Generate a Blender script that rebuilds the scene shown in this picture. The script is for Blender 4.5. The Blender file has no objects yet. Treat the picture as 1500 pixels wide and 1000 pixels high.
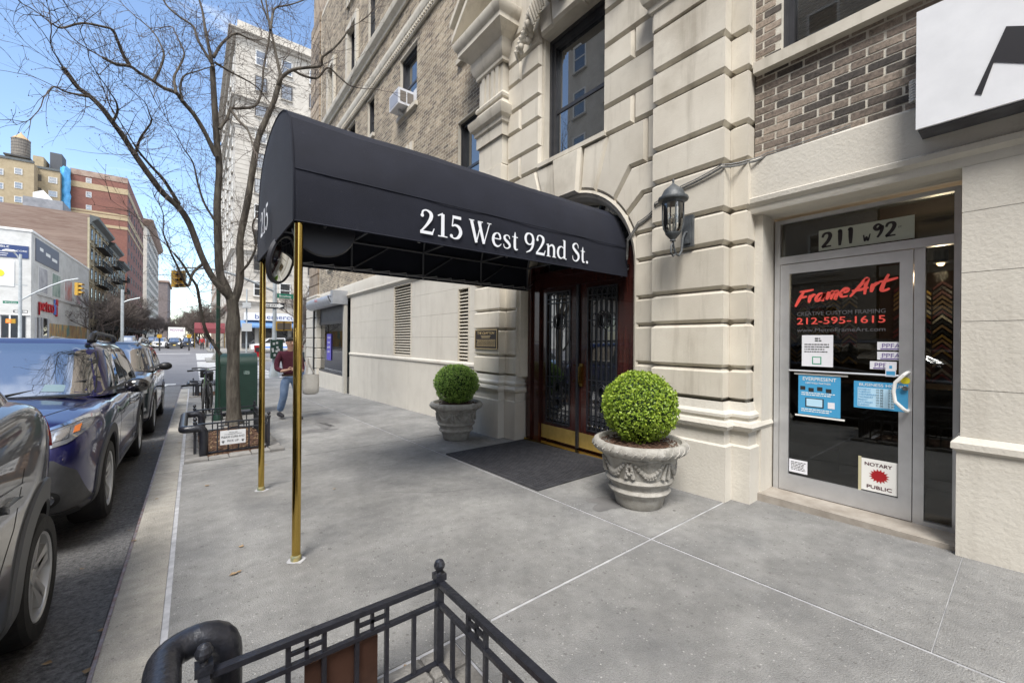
import bpy, bmesh, math, random
from math import sin, cos, pi, radians, sqrt, atan2
from mathutils import Vector, Matrix, noise
from mathutils.bvhtree import BVHTree
import numpy as np
random.seed(7); np.random.seed(7)
SC = bpy.context.scene
COL = SC.collection

# ------------------------------------------------------------------ camera
YAW = math.atan(468/597.); ROLL = .0081
_F = Vector((sin(YAW), cos(YAW), 0)); _R0 = Vector((cos(YAW), -sin(YAW), 0)); _U0 = Vector((0, 0, 1))
_R = cos(ROLL)*_R0 + sin(ROLL)*_U0; _U = -sin(ROLL)*_R0 + cos(ROLL)*_U0
CAMH = 1.42
cd = bpy.data.cameras.new('camera'); cam = bpy.data.objects.new('camera', cd); COL.objects.link(cam)
m = Matrix((_R, _U, -_F)).transposed().to_4x4(); m.translation = (0, 0, CAMH); cam.matrix_world = m
cd.sensor_width = 36; cd.lens = 597/1500*36; cd.clip_start = .05; cd.clip_end = 6000
SC.camera = cam

# ------------------------------------------------------------------ light
SUN_EL, SUN_AZ = radians(54), radians(226)      # direction towards the sun, azimuth from +Y clockwise
W = bpy.data.worlds.new('World'); SC.world = W; W.use_nodes = True
nt = W.node_tree; nt.nodes.clear()
sky = nt.nodes.new('ShaderNodeTexSky'); sky.sky_type = 'NISHITA'; sky.sun_disc = False
sky.sun_elevation = SUN_EL; sky.sun_rotation = SUN_AZ; sky.air_density = 1.0; sky.dust_density = .6; sky.ozone_density = 1.6
tc = nt.nodes.new('ShaderNodeTexCoord'); mp = nt.nodes.new('ShaderNodeMapping'); mp.inputs['Scale'].default_value = (1, 1, 2.6)
nz = nt.nodes.new('ShaderNodeTexNoise'); nz.inputs['Scale'].default_value = 2.1; nz.inputs['Detail'].default_value = 9; nz.inputs['Roughness'].default_value = .58
nz.inputs['Distortion'].default_value = .35
rp = nt.nodes.new('ShaderNodeValToRGB'); rp.color_ramp.elements[0].position = .52; rp.color_ramp.elements[1].position = .80
mx = nt.nodes.new('ShaderNodeMixRGB'); mx.inputs[2].default_value = (7.4, 7.7, 8.2, 1)
bg = nt.nodes.new('ShaderNodeBackground'); bg.inputs['Strength'].default_value = .15
ow = nt.nodes.new('ShaderNodeOutputWorld')
L = nt.links.new
L(tc.outputs['Generated'], mp.inputs[0]); L(mp.outputs[0], nz.inputs['Vector']); 
sx = nt.nodes.new('ShaderNodeSeparateXYZ'); L(tc.outputs['Generated'], sx.inputs[0])
cvr = nt.nodes.new('ShaderNodeMapRange'); cvr.inputs[1].default_value = .60; cvr.inputs[2].default_value = .05; cvr.inputs[3].default_value = -.10; cvr.inputs[4].default_value = .22
add = nt.nodes.new('ShaderNodeMath'); L(sx.outputs['Y'], cvr.inputs[0]); L(nz.outputs['Fac'], add.inputs[0]); L(cvr.outputs[0], add.inputs[1]); L(add.outputs[0], rp.inputs[0])
L(rp.outputs[0], mx.inputs[0]); L(sky.outputs[0], mx.inputs[1]); L(mx.outputs[0], bg.inputs[0]); L(bg.outputs[0], ow.inputs[0])
sd = bpy.data.lights.new('sun', 'SUN'); sd.energy = 2.6; sd.angle = radians(24); sd.color = (1, .955, .895)
sun = bpy.data.objects.new('sun', sd); COL.objects.link(sun)
sdir = Vector((sin(SUN_AZ)*cos(SUN_EL), cos(SUN_AZ)*cos(SUN_EL), sin(SUN_EL)))
sun.rotation_euler = (-sdir).to_track_quat('-Z', 'Y').to_euler()
SC.view_settings.view_transform = 'Standard'; SC.view_settings.look = 'None'
SC.view_settings.exposure = 1.02; SC.view_settings.gamma = 1; SC.view_settings.use_curve_mapping = False

# ------------------------------------------------------------------ helpers
def at(px, py, ax, val):
    'point of the world plane (ax = val) seen at photo pixel px, py'
    r = _F + (px-750)/597*_R - (py-500.8)/597*_U
    o = Vector((0, 0, CAMH)); t = (val-o[ax])/r[ax]
    return o + r*t

def gz(y):
    'height of the ground at distance y along the street'
    if y < 22: return -.0264*y
    if y < 30: return -.581 - .0*(y-22)
    if y < 64: return -.581 + .581*((y-30)/34)**1.15
    return .004*(y-64)

MATS = {}
def mat(name, col, rough=.7, col2=None, scale=8, detail=4, bump=0, bscale=None, metal=0, spec=.5, coat=0, emis=None, estr=0,
        mix=(.35, .65), obj=False, objvar=0, stretch=None, alpha=None, ior=None, col3=None, scale3=1.2, mix3=(.45, .7)):
    if name in MATS: return MATS[name]
    M_ = bpy.data.materials.new(name); M_.use_nodes = True; n = M_.node_tree; b = n.nodes['Principled BSDF']; lk = n.links.new
    b.inputs['Base Color'].default_value = (*col, 1); b.inputs['Roughness'].default_value = rough; b.inputs['Metallic'].default_value = metal
    b.inputs['Specular IOR Level'].default_value = spec
    if ior: b.inputs['IOR'].default_value = ior
    if coat: b.inputs['Coat Weight'].default_value = coat; b.inputs['Coat Roughness'].default_value = .03
    if emis: b.inputs['Emission Color'].default_value = (*emis, 1); b.inputs['Emission Strength'].default_value = estr
    t = n.nodes.new('ShaderNodeTexCoord'); src = t.outputs['Object']
    if stretch:
        mp = n.nodes.new('ShaderNodeMapping'); mp.inputs['Scale'].default_value = stretch; lk(src, mp.inputs[0]); src = mp.outputs[0]
    cur = None
    if col2:
        z = n.nodes.new('ShaderNodeTexNoise'); z.inputs['Scale'].default_value = scale; z.inputs['Detail'].default_value = detail; z.inputs['Roughness'].default_value = .62
        lk(src, z.inputs['Vector'])
        r = n.nodes.new('ShaderNodeValToRGB'); e = r.color_ramp.elements
        e[0].position, e[1].position = mix; e[0].color = (*col, 1); e[1].color = (*col2, 1)
        lk(z.outputs['Fac'], r.inputs[0]); cur = r.outputs[0]
    if col3:
        z = n.nodes.new('ShaderNodeTexNoise'); z.inputs['Scale'].default_value = scale3; z.inputs['Detail'].default_value = 6; z.inputs['Roughness'].default_value = .6
        lk(src, z.inputs['Vector']); r = n.nodes.new('ShaderNodeMapRange'); r.inputs[1].default_value, r.inputs[2].default_value = mix3; r.clamp = True
        lk(z.outputs['Fac'], r.inputs[0]); q = n.nodes.new('ShaderNodeMixRGB'); lk(r.outputs[0], q.inputs[0])
        if cur: lk(cur, q.inputs[1])
        else: q.inputs[1].default_value = (*col, 1)
        q.inputs[2].default_value = (*col3, 1); cur = q.outputs[0]
    if objvar:
        oi = n.nodes.new('ShaderNodeObjectInfo'); hv = n.nodes.new('ShaderNodeHueSaturation')
        mr = n.nodes.new('ShaderNodeMapRange'); mr.inputs[3].default_value = 1-objvar; mr.inputs[4].default_value = 1+objvar
        lk(oi.outputs['Random'], mr.inputs[0]); lk(mr.outputs[0], hv.inputs['Value'])
        if cur: lk(cur, hv.inputs['Color'])
        else: hv.inputs['Color'].default_value = (*col, 1)
        cur = hv.outputs[0]
    if cur: lk(cur, b.inputs['Base Color'])
    if bump:
        z = n.nodes.new('ShaderNodeTexNoise'); z.inputs['Scale'].default_value = bscale or scale*4; z.inputs['Detail'].default_value = 5
        lk(src, z.inputs['Vector'])
        bp = n.nodes.new('ShaderNodeBump'); bp.inputs['Strength'].default_value = min(1, bump); bp.inputs['Distance'].default_value = .012*max(1, bump)
        lk(z.outputs['Fac'], bp.inputs['Height']); lk(bp.outputs[0], b.inputs['Normal'])
    MATS[name] = M_
    return M_

def glassmat(name, tint=(.85, .9, .9), f=1.5, extra=0.0):
    if name in MATS: return MATS[name]
    M_ = bpy.data.materials.new(name); M_.use_nodes = True; n = M_.node_tree; n.nodes.clear(); lk = n.links.new
    o = n.nodes.new('ShaderNodeOutputMaterial'); mxs = n.nodes.new('ShaderNodeMixShader'); tr = n.nodes.new('ShaderNodeBsdfTransparent'); gl = n.nodes.new('ShaderNodeBsdfGlossy')
    fr = n.nodes.new('ShaderNodeFresnel'); fr.inputs[0].default_value = f; ad = n.nodes.new('ShaderNodeMath'); ad.inputs[1].default_value = extra
    tr.inputs[0].default_value = (*tint, 1); gl.inputs['Roughness'].default_value = .01
    lk(fr.outputs[0], ad.inputs[0]); lk(ad.outputs[0], mxs.inputs[0]); lk(tr.outputs[0], mxs.inputs[1]); lk(gl.outputs[0], mxs.inputs[2]); lk(mxs.outputs[0], o.inputs[0])
    MATS[name] = M_
    return M_

class MB:
    def __init__(s): s.v = []; s.f = []
    def add(s, v, f):
        n = len(s.v); s.v += [tuple(p) for p in v]; s.f += [tuple(n+i for i in q) for q in f]; return s
    def box(s, x0, x1, y0, y1, z0, z1):
        return s.add([(x, y, z) for z in (z0, z1) for y in (y0, y1) for x in (x0, x1)],
                     [(0, 2, 3, 1), (4, 5, 7, 6), (0, 1, 5, 4), (2, 6, 7, 3), (0, 4, 6, 2), (1, 3, 7, 5)])
    def slopebox(s, x0, x1, y0, y1, zf, up, dn):
        'box whose top and bottom follow the ground function zf'
        ys = [y0, y1]
        return s.add([(x, y, zf(y)+h) for h in (dn, up) for y in ys for x in (x0, x1)],
                     [(0, 2, 3, 1), (4, 5, 7, 6), (0, 1, 5, 4), (2, 6, 7, 3), (0, 4, 6, 2), (1, 3, 7, 5)])
    def obox(s, c, dx, dy, dz, rz=0, rot=None):
        R = rot or Matrix.Rotation(rz, 3, 'Z'); c = Vector(c)
        return s.add([c + R @ Vector((x*dx/2, y*dy/2, z*dz/2)) for z in (-1, 1) for y in (-1, 1) for x in (-1, 1)],
                     [(0, 2, 3, 1), (4, 5, 7, 6), (0, 1, 5, 4), (2, 6, 7, 3), (0, 4, 6, 2), (1, 3, 7, 5)])
    def bar(s, a, b, w, h=None, up=(0, 0, 1)):
        a, b = Vector(a), Vector(b); h = h or w; d = (b-a).normalized(); u = Vector(up)
        if abs(d.dot(u)) > .99: u = Vector((1, 0, 0))
        x = d.cross(u).normalized(); y = x.cross(d)
        vs = [p + x*i*w/2 + y*j*h/2 for p in (a, b) for i, j in ((-1, -1), (1, -1), (1, 1), (-1, 1))]
        return s.add(vs, [(0, 1, 2, 3), (7, 6, 5, 4), (0, 4, 5, 1), (1, 5, 6, 2), (2, 6, 7, 3), (3, 7, 4, 0)])
    def tube(s, pts, r, n=8, cap=True):
        pts = [Vector(p) for p in pts]; k = len(pts); R = r if isinstance(r, (list, tuple)) else [r]*k
        ref = None; rings = []
        for i, p in enumerate(pts):
            d = (pts[min(i+1, k-1)] - pts[max(i-1, 0)]).normalized()
            if ref is None:
                ref = d.cross(Vector((0, 0, 1))) if abs(d.z) < .9 else d.cross(Vector((0, 1, 0)))
            ref = (ref - d*ref.dot(d))
            if ref.length < 1e-6: ref = d.orthogonal()
            ref.normalize(); q = d.cross(ref)
            rings.append([p + R[i]*(cos(2*pi*j/n)*ref + sin(2*pi*j/n)*q) for j in range(n)])
        vs = [v for g in rings for v in g]; fs = [(i*n+j, i*n+(j+1) % n, (i+1)*n+(j+1) % n, (i+1)*n+j) for i in range(k-1) for j in range(n)]
        if cap: fs += [tuple(reversed(range(n))), tuple((k-1)*n+j for j in range(n))]
        return s.add(vs, fs)
    def lathe(s, prof, c=(0, 0, 0), n=24, axis='z', fn=None, cap=True):
        vs = []; k = len(prof)
        for r, z in prof:
            for j in range(n):
                a = 2*pi*j/n; rr = r*(fn(a, z) if fn else 1)
                p = (rr*cos(a), rr*sin(a), z)
                if axis == 'x': p = (z, rr*cos(a), rr*sin(a))
                if axis == 'y': p = (rr*cos(a), z, rr*sin(a))
                vs.append((p[0]+c[0], p[1]+c[1], p[2]+c[2]))
        fs = [(i*n+j, i*n+(j+1) % n, (i+1)*n+(j+1) % n, (i+1)*n+j) for i in range(k-1) for j in range(n)]
        if cap: fs += [tuple(range(n)), tuple((k-1)*n+j for j in reversed(range(n)))]
        return s.add(vs, fs)
    def ball(s, c, r, n=12, sz=(1, 1, 1)):
        pr = [(max(1e-4, sin(pi*i/(n//2)))*r, -cos(pi*i/(n//2))*r) for i in range(n//2+1)]
        q = MB().lathe(pr, n=n); return s.add([(c[0]+x*sz[0], c[1]+y*sz[1], c[2]+z*sz[2]) for x, y, z in q.v], q.f)
    def prism(s, poly, fr, d0, d1):
        'poly of 2D points, fr(u, v, d) -> world'
        n = len(poly); vs = [fr(u, v, d0) for u, v in poly] + [fr(u, v, d1) for u, v in poly]
        return s.add(vs, [tuple(range(n)), tuple(reversed(range(n, 2*n)))] + [(i, (i+1) % n, n+(i+1) % n, n+i) for i in range(n)])
    def sweep(s, prof, path, side=1, close=False):
        'sweep (out, z) profile along an xy path with mitred corners; z may be offset by path'
        P = [Vector(p[:2]) for p in path]; k = len(P); rings = []
        for i in range(k):
            ns = []
            if i > 0 or close: d = (P[i]-P[i-1]).normalized(); ns.append(Vector((-d.y, d.x))*side)
            if i < k-1 or close: d = (P[(i+1) % k]-P[i]).normalized(); ns.append(Vector((-d.y, d.x))*side)
            n_ = sum(ns, Vector((0, 0))).normalized(); sc = 1/max(.3, n_.dot(ns[0]))
            rings.append([(P[i].x+n_.x*o*sc, P[i].y+n_.y*o*sc, z) for o, z in prof])
        m_ = len(prof); vs = [v for r in rings for v in r]; fs = []
        for i in range(k if close else k-1):
            a, b = i*m_, ((i+1) % k)*m_
            fs += [(a+j, a+j+1, b+j+1, b+j) for j in range(m_-1)]
        if not close: fs += [tuple(range(m_)), tuple((k-1)*m_+j for j in reversed(range(m_)))]
        return s.add(vs, fs)
    def mesh(s, name, m, smooth=False, angle=35, fix=True):
        me = bpy.data.meshes.new(name); me.from_pydata(s.v, [], s.f)
        if m: me.materials.append(m)
        if fix:
            bm = bmesh.new(); bm.from_mesh(me); bmesh.ops.recalc_face_normals(bm, faces=bm.faces); bm.to_mesh(me); bm.free()
        if smooth:
            me.polygons.foreach_set('use_smooth', [True]*len(me.polygons)); me.set_sharp_from_angle(angle=radians(angle))
        me.update(); return me
    def build(s, name, m, parent=None, smooth=False, angle=35, label=None, cat=None, group=None, kind=None, fix=True):
        return link(name, s.mesh(name, m, smooth, angle, fix), parent, label, cat, group, kind)

def link(name, me, parent=None, label=None, cat=None, group=None, kind=None, loc=None, rot=None, scale=None):
    o = bpy.data.objects.new(name, me); COL.objects.link(o)
    if parent: o.parent = parent
    if label: o['label'] = label
    if cat: o['category'] = cat
    if group: o['group'] = group
    if kind: o['kind'] = kind
    if loc is not None: o.location = loc
    if rot is not None: o.rotation_euler = rot
    if scale is not None: o.scale = scale
    return o
def thing(name, label, cat, loc=(0, 0, 0), rz=0, group=None, kind=None):
    return link(name, None, None, label, cat, group, kind, loc=loc, rot=(0, 0, rz))
def copy_tree(o, parent=None):
    c = o.copy(); COL.objects.link(c); c.parent = parent
    for ch in list(o.children): copy_tree(ch, c)
    return c

def inset(poly, d):
    n = len(poly); out = []
    ar = sum(poly[i][0]*poly[(i+1) % n][1]-poly[(i+1) % n][0]*poly[i][1] for i in range(n)); sg = 1 if ar > 0 else -1
    for i in range(n):
        a, b, c = Vector(poly[i-1]), Vector(poly[i]), Vector(poly[(i+1) % n])
        e1, e2 = (b-a).normalized(), (c-b).normalized(); n1, n2 = Vector((-e1.y, e1.x))*sg, Vector((-e2.y, e2.x))*sg
        k = n1+n2; k = k/max(.35, k.length_squared)*2 if k.length > 1e-6 else n1
        out.append(tuple(b + k*d))
    return out
def textmesh(txt, size=1, extrude=.002, shear=0, align='LEFT', space=1):
    c = bpy.data.curves.new('t', 'FONT'); c.body = txt; c.size = size; c.extrude = extrude; c.shear = shear; c.align_x = align; c.space_character = space; c.resolution_u = 3
    o = bpy.data.objects.new('t', c); COL.objects.link(o); dg = bpy.context.evaluated_depsgraph_get(); me = bpy.data.meshes.new_from_object(o.evaluated_get(dg))
    COL.objects.unlink(o); bpy.data.objects.remove(o); return me
def text_on(txt, origin, udir, vdir, size, m, name='lettering', parent=None, width=None, bold=0, **kw):
    'flat lettering: origin = left end of the baseline; width = total width to fit'
    me = textmesh(txt, size, **kw); me.materials.clear(); me.materials.append(m)
    u, v = Vector(udir).normalized(), Vector(vdir).normalized(); n_ = u.cross(v)
    xs = [p.co.x for p in me.vertices]; w = max(xs)-min(xs); sx = width/w if width else 1
    M4 = Matrix((u, v, n_)).transposed().to_4x4(); M4.translation = Vector(origin)
    me.transform(M4 @ Matrix.Diagonal((sx, 1, 1, 1)) @ Matrix.Translation((-min(xs), 0, 0)))
    return link(name, me, parent)

# materials used all over
CREAM = mat('painted limestone', (.51, .468, .392), .75, (.59, .55, .468), 1.6, 5, .12, 60, col3=(.40, .355, .28), scale3=1.1, mix3=(.56, .9), objvar=.08)
def streaks(M_, amt=.34, c=(.20, .17, .125)):
    n = M_.node_tree; b = n.nodes['Principled BSDF']; lk = n.links.new; src = b.inputs['Base Color'].links[0].from_socket; t = n.nodes.new('ShaderNodeTexCoord')
    for sc, lo_, hi_, a_ in (((5, 5, .55), .53, .74, amt), ((1.1, 1.1, 1.1), .52, .8, amt*.6), ((26, 26, 3), .60, .78, amt*.5)):
        mp = n.nodes.new('ShaderNodeMapping'); mp.inputs['Scale'].default_value = sc; z = n.nodes.new('ShaderNodeTexNoise'); z.inputs['Scale'].default_value = 1; z.inputs['Detail'].default_value = 7; z.inputs['Roughness'].default_value = .65
        lk(t.outputs['Object'], mp.inputs[0]); lk(mp.outputs[0], z.inputs['Vector']); mr = n.nodes.new('ShaderNodeMapRange'); mr.inputs[1].default_value = lo_; mr.inputs[2].default_value = hi_; mr.inputs[4].default_value = a_; lk(z.outputs['Fac'], mr.inputs[0])
        q = n.nodes.new('ShaderNodeMixRGB'); lk(mr.outputs[0], q.inputs[0]); lk(src, q.inputs[1]); q.inputs[2].default_value = (*c, 1); src = q.outputs[0]
    lk(src, b.inputs['Base Color'])
streaks(CREAM, .5)
CREAM2 = mat('painted stucco', (.52, .49, .43), .8, (.58, .55, .485), 2.2, 5, .3, 45, col3=(.47, .43, .35), scale3=.7, mix3=(.58, .9))
streaks(CREAM2, .22)
IRON = mat('black enamel', (.012, .013, .017), .32, (.02, .021, .028), 30, 3, .25, 60, spec=.6, col3=(.09, .035, .02), scale3=9, mix3=(.68, .76))
BLACKP = mat('black plastic', (.012, .012, .013), .45)
BRASS = mat('polished brass', (.62, .44, .12), .14, (.50, .34, .09), 7, 3, metal=1, stretch=(1, 1, .3))
ALU = mat('anodised aluminium', (.55, .56, .58), .36, (.62, .63, .65), 6, 3, metal=.7)
GLASSW = mat('window glass', (.018, .022, .026), .015, spec=1, ior=2.1)
CLEAR = glassmat('clear glass', (.58, .62, .62), 1.55, .03)
DARKF = mat('dark window frame', (.028, .029, .033), .35, (.04, .041, .046), 5)
WHITE = mat('white paint', (.78, .78, .76), .5)
# ------------------------------------------------------------------ ground
def sheet(name, xs, ys, zf, m, **k):
    b = MB(); nx = len(xs)
    b.add([(x, y, zf(x, y)) for y in ys for x in xs], [(j*nx+i, j*nx+i+1, (j+1)*nx+i+1, (j+1)*nx+i) for j in range(len(ys)-1) for i in range(nx-1)])
    return b.build(name, m, kind='structure', smooth=True, **k)
YS = [-60, -20, 0] + list(range(2, 22, 2)) + list(range(22, 66, 2)) + [80, 100, 150, 300, 1000, 3000]
ASPH = mat('asphalt', (.085, .085, .087), .88, (.23, .23, .232), 40, 7, 1.8, 90, col3=(.17, .17, .172), scale3=.55, mix3=(.5, .75))
ASPH2 = mat('worn asphalt', (.13, .13, .14), .9, (.17, .17, .18), 20, 6, .5, 120, col3=(.10, .10, .11), scale3=.4, mix3=(.5, .75))
sheet('ground', [-3000, -400, -60, 0, 60, 400, 3000], YS, lambda x, y: gz(y)-.2, ASPH2)
sheet('street', [-9.5, -6, -3, -.39], [y for y in YS if y <= 24] + [24.01], lambda x, y: gz(y)-.135+.05*sin(pi*(x+9.5)/9.1), ASPH)
sheet('avenue', [-200, -60, -9.5, -5, 0, 5, 60, 200], [24.02] + [y for y in YS if 24 < y < 60] + [60.5], lambda x, y: gz(y)-.12, ASPH2)
sheet('far_street', [-9.5, -3, -.39, 1.5], [60.51] + [y for y in YS if 61 < y < 1001], lambda x, y: gz(y)-.11, ASPH2)

CONC = mat('concrete slab', (.205, .202, .194), .82, (.275, .271, .258), 3.1, 9, .8, 150, col3=(.140, .140, .138), scale3=1.3, mix3=(.48, .74), objvar=.10)
def specks(M_, dark=(.09, .085, .08), light=(.5, .49, .46), sc=42):
    n = M_.node_tree; b = n.nodes['Principled BSDF']; lk = n.links.new; t = n.nodes.new('ShaderNodeTexCoord'); src = b.inputs['Base Color'].links[0].from_socket
    for c, s_, th, seed in ((dark, sc, .93, 0), (light, sc*1.7, .94, 7)):
        v = n.nodes.new('ShaderNodeTexVoronoi'); v.inputs['Scale'].default_value = s_; mp = n.nodes.new('ShaderNodeMapping'); mp.inputs['Location'].default_value = (seed, seed, 0); lk(t.outputs['Object'], mp.inputs[0]); lk(mp.outputs[0], v.inputs['Vector'])
        sp = n.nodes.new('ShaderNodeSeparateColor'); lk(v.outputs['Color'], sp.inputs[0]); g = n.nodes.new('ShaderNodeMath'); g.operation = 'GREATER_THAN'; g.inputs[1].default_value = th; lk(sp.outputs[0], g.inputs[0])
        d = n.nodes.new('ShaderNodeMath'); d.operation = 'LESS_THAN'; d.inputs[1].default_value = .33; lk(v.outputs['Distance'], d.inputs[0]); mu = n.nodes.new('ShaderNodeMath'); mu.operation = 'MULTIPLY'; lk(g.outputs[0], mu.inputs[0]); lk(d.outputs[0], mu.inputs[1])
        m2 = n.nodes.new('ShaderNodeMath'); m2.operation = 'MULTIPLY'; m2.inputs[1].default_value = .5; lk(mu.outputs[0], m2.inputs[0])
        q = n.nodes.new('ShaderNodeMixRGB'); lk(m2.outputs[0], q.inputs[0]); lk(src, q.inputs[1]); q.inputs[2].default_value = (*c, 1); src = q.outputs[0]
    # grain and soft blotches
    for s_, lo_, hi_ in ((210, .80, 1.22), (13, .90, 1.10), (.7, .78, 1.14), (2.6, .88, 1.08)):
        z = n.nodes.new('ShaderNodeTexNoise'); z.inputs['Scale'].default_value = s_; z.inputs['Detail'].default_value = 6; lk(t.outputs['Object'], z.inputs['Vector']); mr = n.nodes.new('ShaderNodeMapRange'); mr.inputs[1].default_value = .3; mr.inputs[2].default_value = .7; mr.inputs[3].default_value = lo_; mr.inputs[4].default_value = hi_; lk(z.outputs['Fac'], mr.inputs[0])
        h = n.nodes.new('ShaderNodeHueSaturation'); lk(mr.outputs[0], h.inputs['Value']); lk(src, h.inputs['Color']); src = h.outputs[0]
    lk(src, b.inputs['Base Color'])
specks(CONC)
CONCK = mat('kerb concrete', (.33, .31, .27), .85, (.42, .395, .345), 5, 8, .7, 120, col3=(.20, .19, .175), scale3=2.5, mix3=(.52, .75), objvar=.06)
CAULK = mat('pale joint sealant', (.47, .47, .48), .7, (.30, .30, .31), 9)
specks(CONCK, sc=60); specks(ASPH, (.02, .02, .02), (.28, .28, .27), 55)
side = thing('sidewalk', None, None, kind='structure')
MB().slopebox(-.14, 4.8, -8, 20.6, gz, -.006, -.3).build('joint_filler', CAULK, side)
jy = [-7.05, -2.65, 1.75, 6.15, 10.55, 14.95, 20.5]
for i in range(len(jy)-1):
    a, b = jy[i]+.011, jy[i+1]-.011
    # wall side slab
    cuts = [a, b] if i != 1 else [a, .28, b]
    for p, q in zip(cuts[:-1], cuts[1:]):
        if i == 1: p, q = (p, q-.002) if q < 1 else (p+.004, q)
        MB().slopebox(2.722, 4.8, p, q, gz, 0, -.2).build('slab', CONC, side)
    def mainslab(rects):
        m_ = MB()
        for r in rects: m_.slopebox(*r, gz, 0, -.2)
        m_.build('slab', CONC, side)
    x0, x1 = -.088, 2.70
    if i == 1: mainslab([(x0, x1, a, -.9), (1.02, x1, -.9, b)])
    elif i == 2: mainslab([(x0, x1, a, b)])
    elif i == 3: mainslab([(x0, x1, a, 6.64), (1.07, x1, 6.64, 9.2), (x0, x1, 9.2, b)])
    elif i == 5: mainslab([(x0, x1, a, 16.3), (1.0, x1, 16.3, 18.2), (x0, x1, 18.2, b)])
    else: mainslab([(x0, x1, a, b)])
STEEL = mat('rusty steel kerb face', (.30, .27, .27), .45, (.22, .13, .10), 14, 5, .4, 60, metal=.5)
kb = thing('kerb', None, None, kind='structure')
ky = [-8, -2.7, 1.4, 6.3, 10.6, 15, 20.55]
for a, b in zip(ky[:-1], ky[1:]):
    MB().slopebox(-.335, -.118, a+.006, b-.006, gz, 0, -.3).build('kerb_stone', CONCK, kb)
    MB().slopebox(-.352, -.336, a, b, gz, .002, -.3).build('steel_facing', STEEL, kb)
# corner apron of the sidewalk past the corner and the avenue sidewalk
MB().slopebox(2.3, 60, 20.52, 24.0, gz, -.002, -.3).build('avenue_sidewalk', CONC, kind='structure')
MB().slopebox(-.3, 2.29, 20.56, 22.9, lambda y: gz(20.56)-(y-20.56)*.055, -.002, -.3).build('corner_ramp', CONC, kind='structure')
# far and opposite sidewalks
MB().slopebox(1.5, 200, 60.6, 63.99, gz, 0, -.3).build('far_sidewalk', CONC, kind='structure')
MB().slopebox(-200, -9.6, 60.6, 63.99, gz, 0, -.3).build('far_sidewalk', CONC, kind='structure')
for k_ in ((1.5, 4.15), (-13.2, -9.6)):
    mm = MB()
    for a, b in zip([64, 80, 100, 150], [80, 100, 150, 400]): mm.slopebox(*k_, a, b, gz, 0, -.3)
    mm.build('far_side_sidewalk', CONC, kind='structure')
MB().slopebox(-13.4, -9.62, -20, 21.9, gz, 0, -.3).build('opposite_sidewalk', CONC, kind='structure')
MB().slopebox(-200, -9.62, 21.92, 23.9, gz, 0, -.3).build('opposite_sidewalk', CONC, kind='structure')
# painted markings
ROADW = mat('road paint', (.62, .62, .60), .7, (.42, .42, .41), 12, 6, mix=(.4, .75))
mk = MB()
y = 26.0
while y < 58:
    if not 43 < y < 46: mk.slopebox(.3, 4.0, y, y+.62, gz, -.1115, -.13)
    y += 1.25
mk.build('crosswalk_stripes', ROADW, kind='structure')
mk = MB(); mk.slopebox(-9.2, -.6, 24.4, 24.85, gz, -.1115, -.13); mk.slopebox(-9.3, -.2, 58.2, 58.6, gz, -.1115, -.13)
mk.build('stop_line', ROADW, kind='structure')
mk = MB(); mk.add([(x, y, gz(y)-.111) for x, y in ((-1.35, 20.3), (-.85, 24.3), (-1.25, 24.3))], [(0, 1, 2)])
mk.build('lane_marking', ROADW, kind='structure')
# median with low concrete planters
MEDC = mat('planter concrete', (.22, .21, .185), .85, (.17, .165, .15), 3, 6, .4)
mm = MB()
for a, b in zip([42.0, 44.0], [44.0, 46.6]): mm.slopebox(.9, 60, a, b, gz, .03, -.3)
mm.build('median', CONC, kind='structure')
for i_, (a, b) in enumerate(((1.3, 3.6), (6.6, 14.5))):
    q = MB().prism([(a, 0), (a+.3, .62), (b-.3, .62), (b, 0)], lambda u, v, d: (u, d, gz(44)+.03+v), 43, 45.4)
    q.build('concrete_planter', MEDC, label='low pale concrete planter wall on the avenue median, '+('left of the green mailbox' if i_ == 0 else 'behind the traffic pole'), cat='planter', group='planters on the median')
# wet stains, tar spots and litter
WET = mat('wet concrete stain', (.135, .132, .128), .6, (.175, .17, .165), 5, 8); 
def blot(cx, cy, rx, ry, seed, m=WET, h=.0022, k=.45, name='stain'):
    v = []; n_ = 40
    for i in range(n_): a = 2*pi*i/n_; q = 1+k*noise.noise(Vector((cos(a)*1.3, sin(a)*1.3, seed)))*2+.12*noise.noise(Vector((cos(a)*5, sin(a)*5, seed))); v.append((cx+rx*q*cos(a), cy+ry*q*sin(a)))
    return MB().add([(x, y, gz(y)+h) for x, y in v], [tuple(range(n_))]).build(name, m, kind='structure')
blot(3.02, 2.42, .17, .16, 1); blot(2.15, 9.0, .16, .8, 4, k=.5); blot(1.75, 7.9, .35, .16, 5); blot(2.0, 8.4, .14, .4, 8)
CRK = mat('dark crack', (.06, .058, .055), .9)
for k_, (a_, b_) in enumerate((((1.3, 4.1), (2.65, 3.3)), ((.0, 5.3), (1.2, 4.9)), ((1.0, 7.6), (2.6, 7.1)), ((3.0, 8.6), (4.05, 8.1)))):
    cb2 = MB(); n_ = 26; v = []
    for i in range(n_+1):
        t = i/n_; x, y = a_[0]+(b_[0]-a_[0])*t, a_[1]+(b_[1]-a_[1])*t; y += .10*noise.noise(Vector((t*3, k_*3.1, 0)))+.03*noise.noise(Vector((t*14, k_, 5))); w_ = .0018*(.3+sin(pi*t)); v += [(x, y-w_, gz(y)+.0016), (x, y+w_, gz(y)+.0016)]
    cb2.add(v, [(2*i, 2*i+2, 2*i+3, 2*i+1) for i in range(n_)]); cb2.build('crack', CRK, kind='structure', fix=False)
GUM = mat('old gum', (.15, .147, .142), .7); rs = random.Random(31)
gm = MB()
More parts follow.
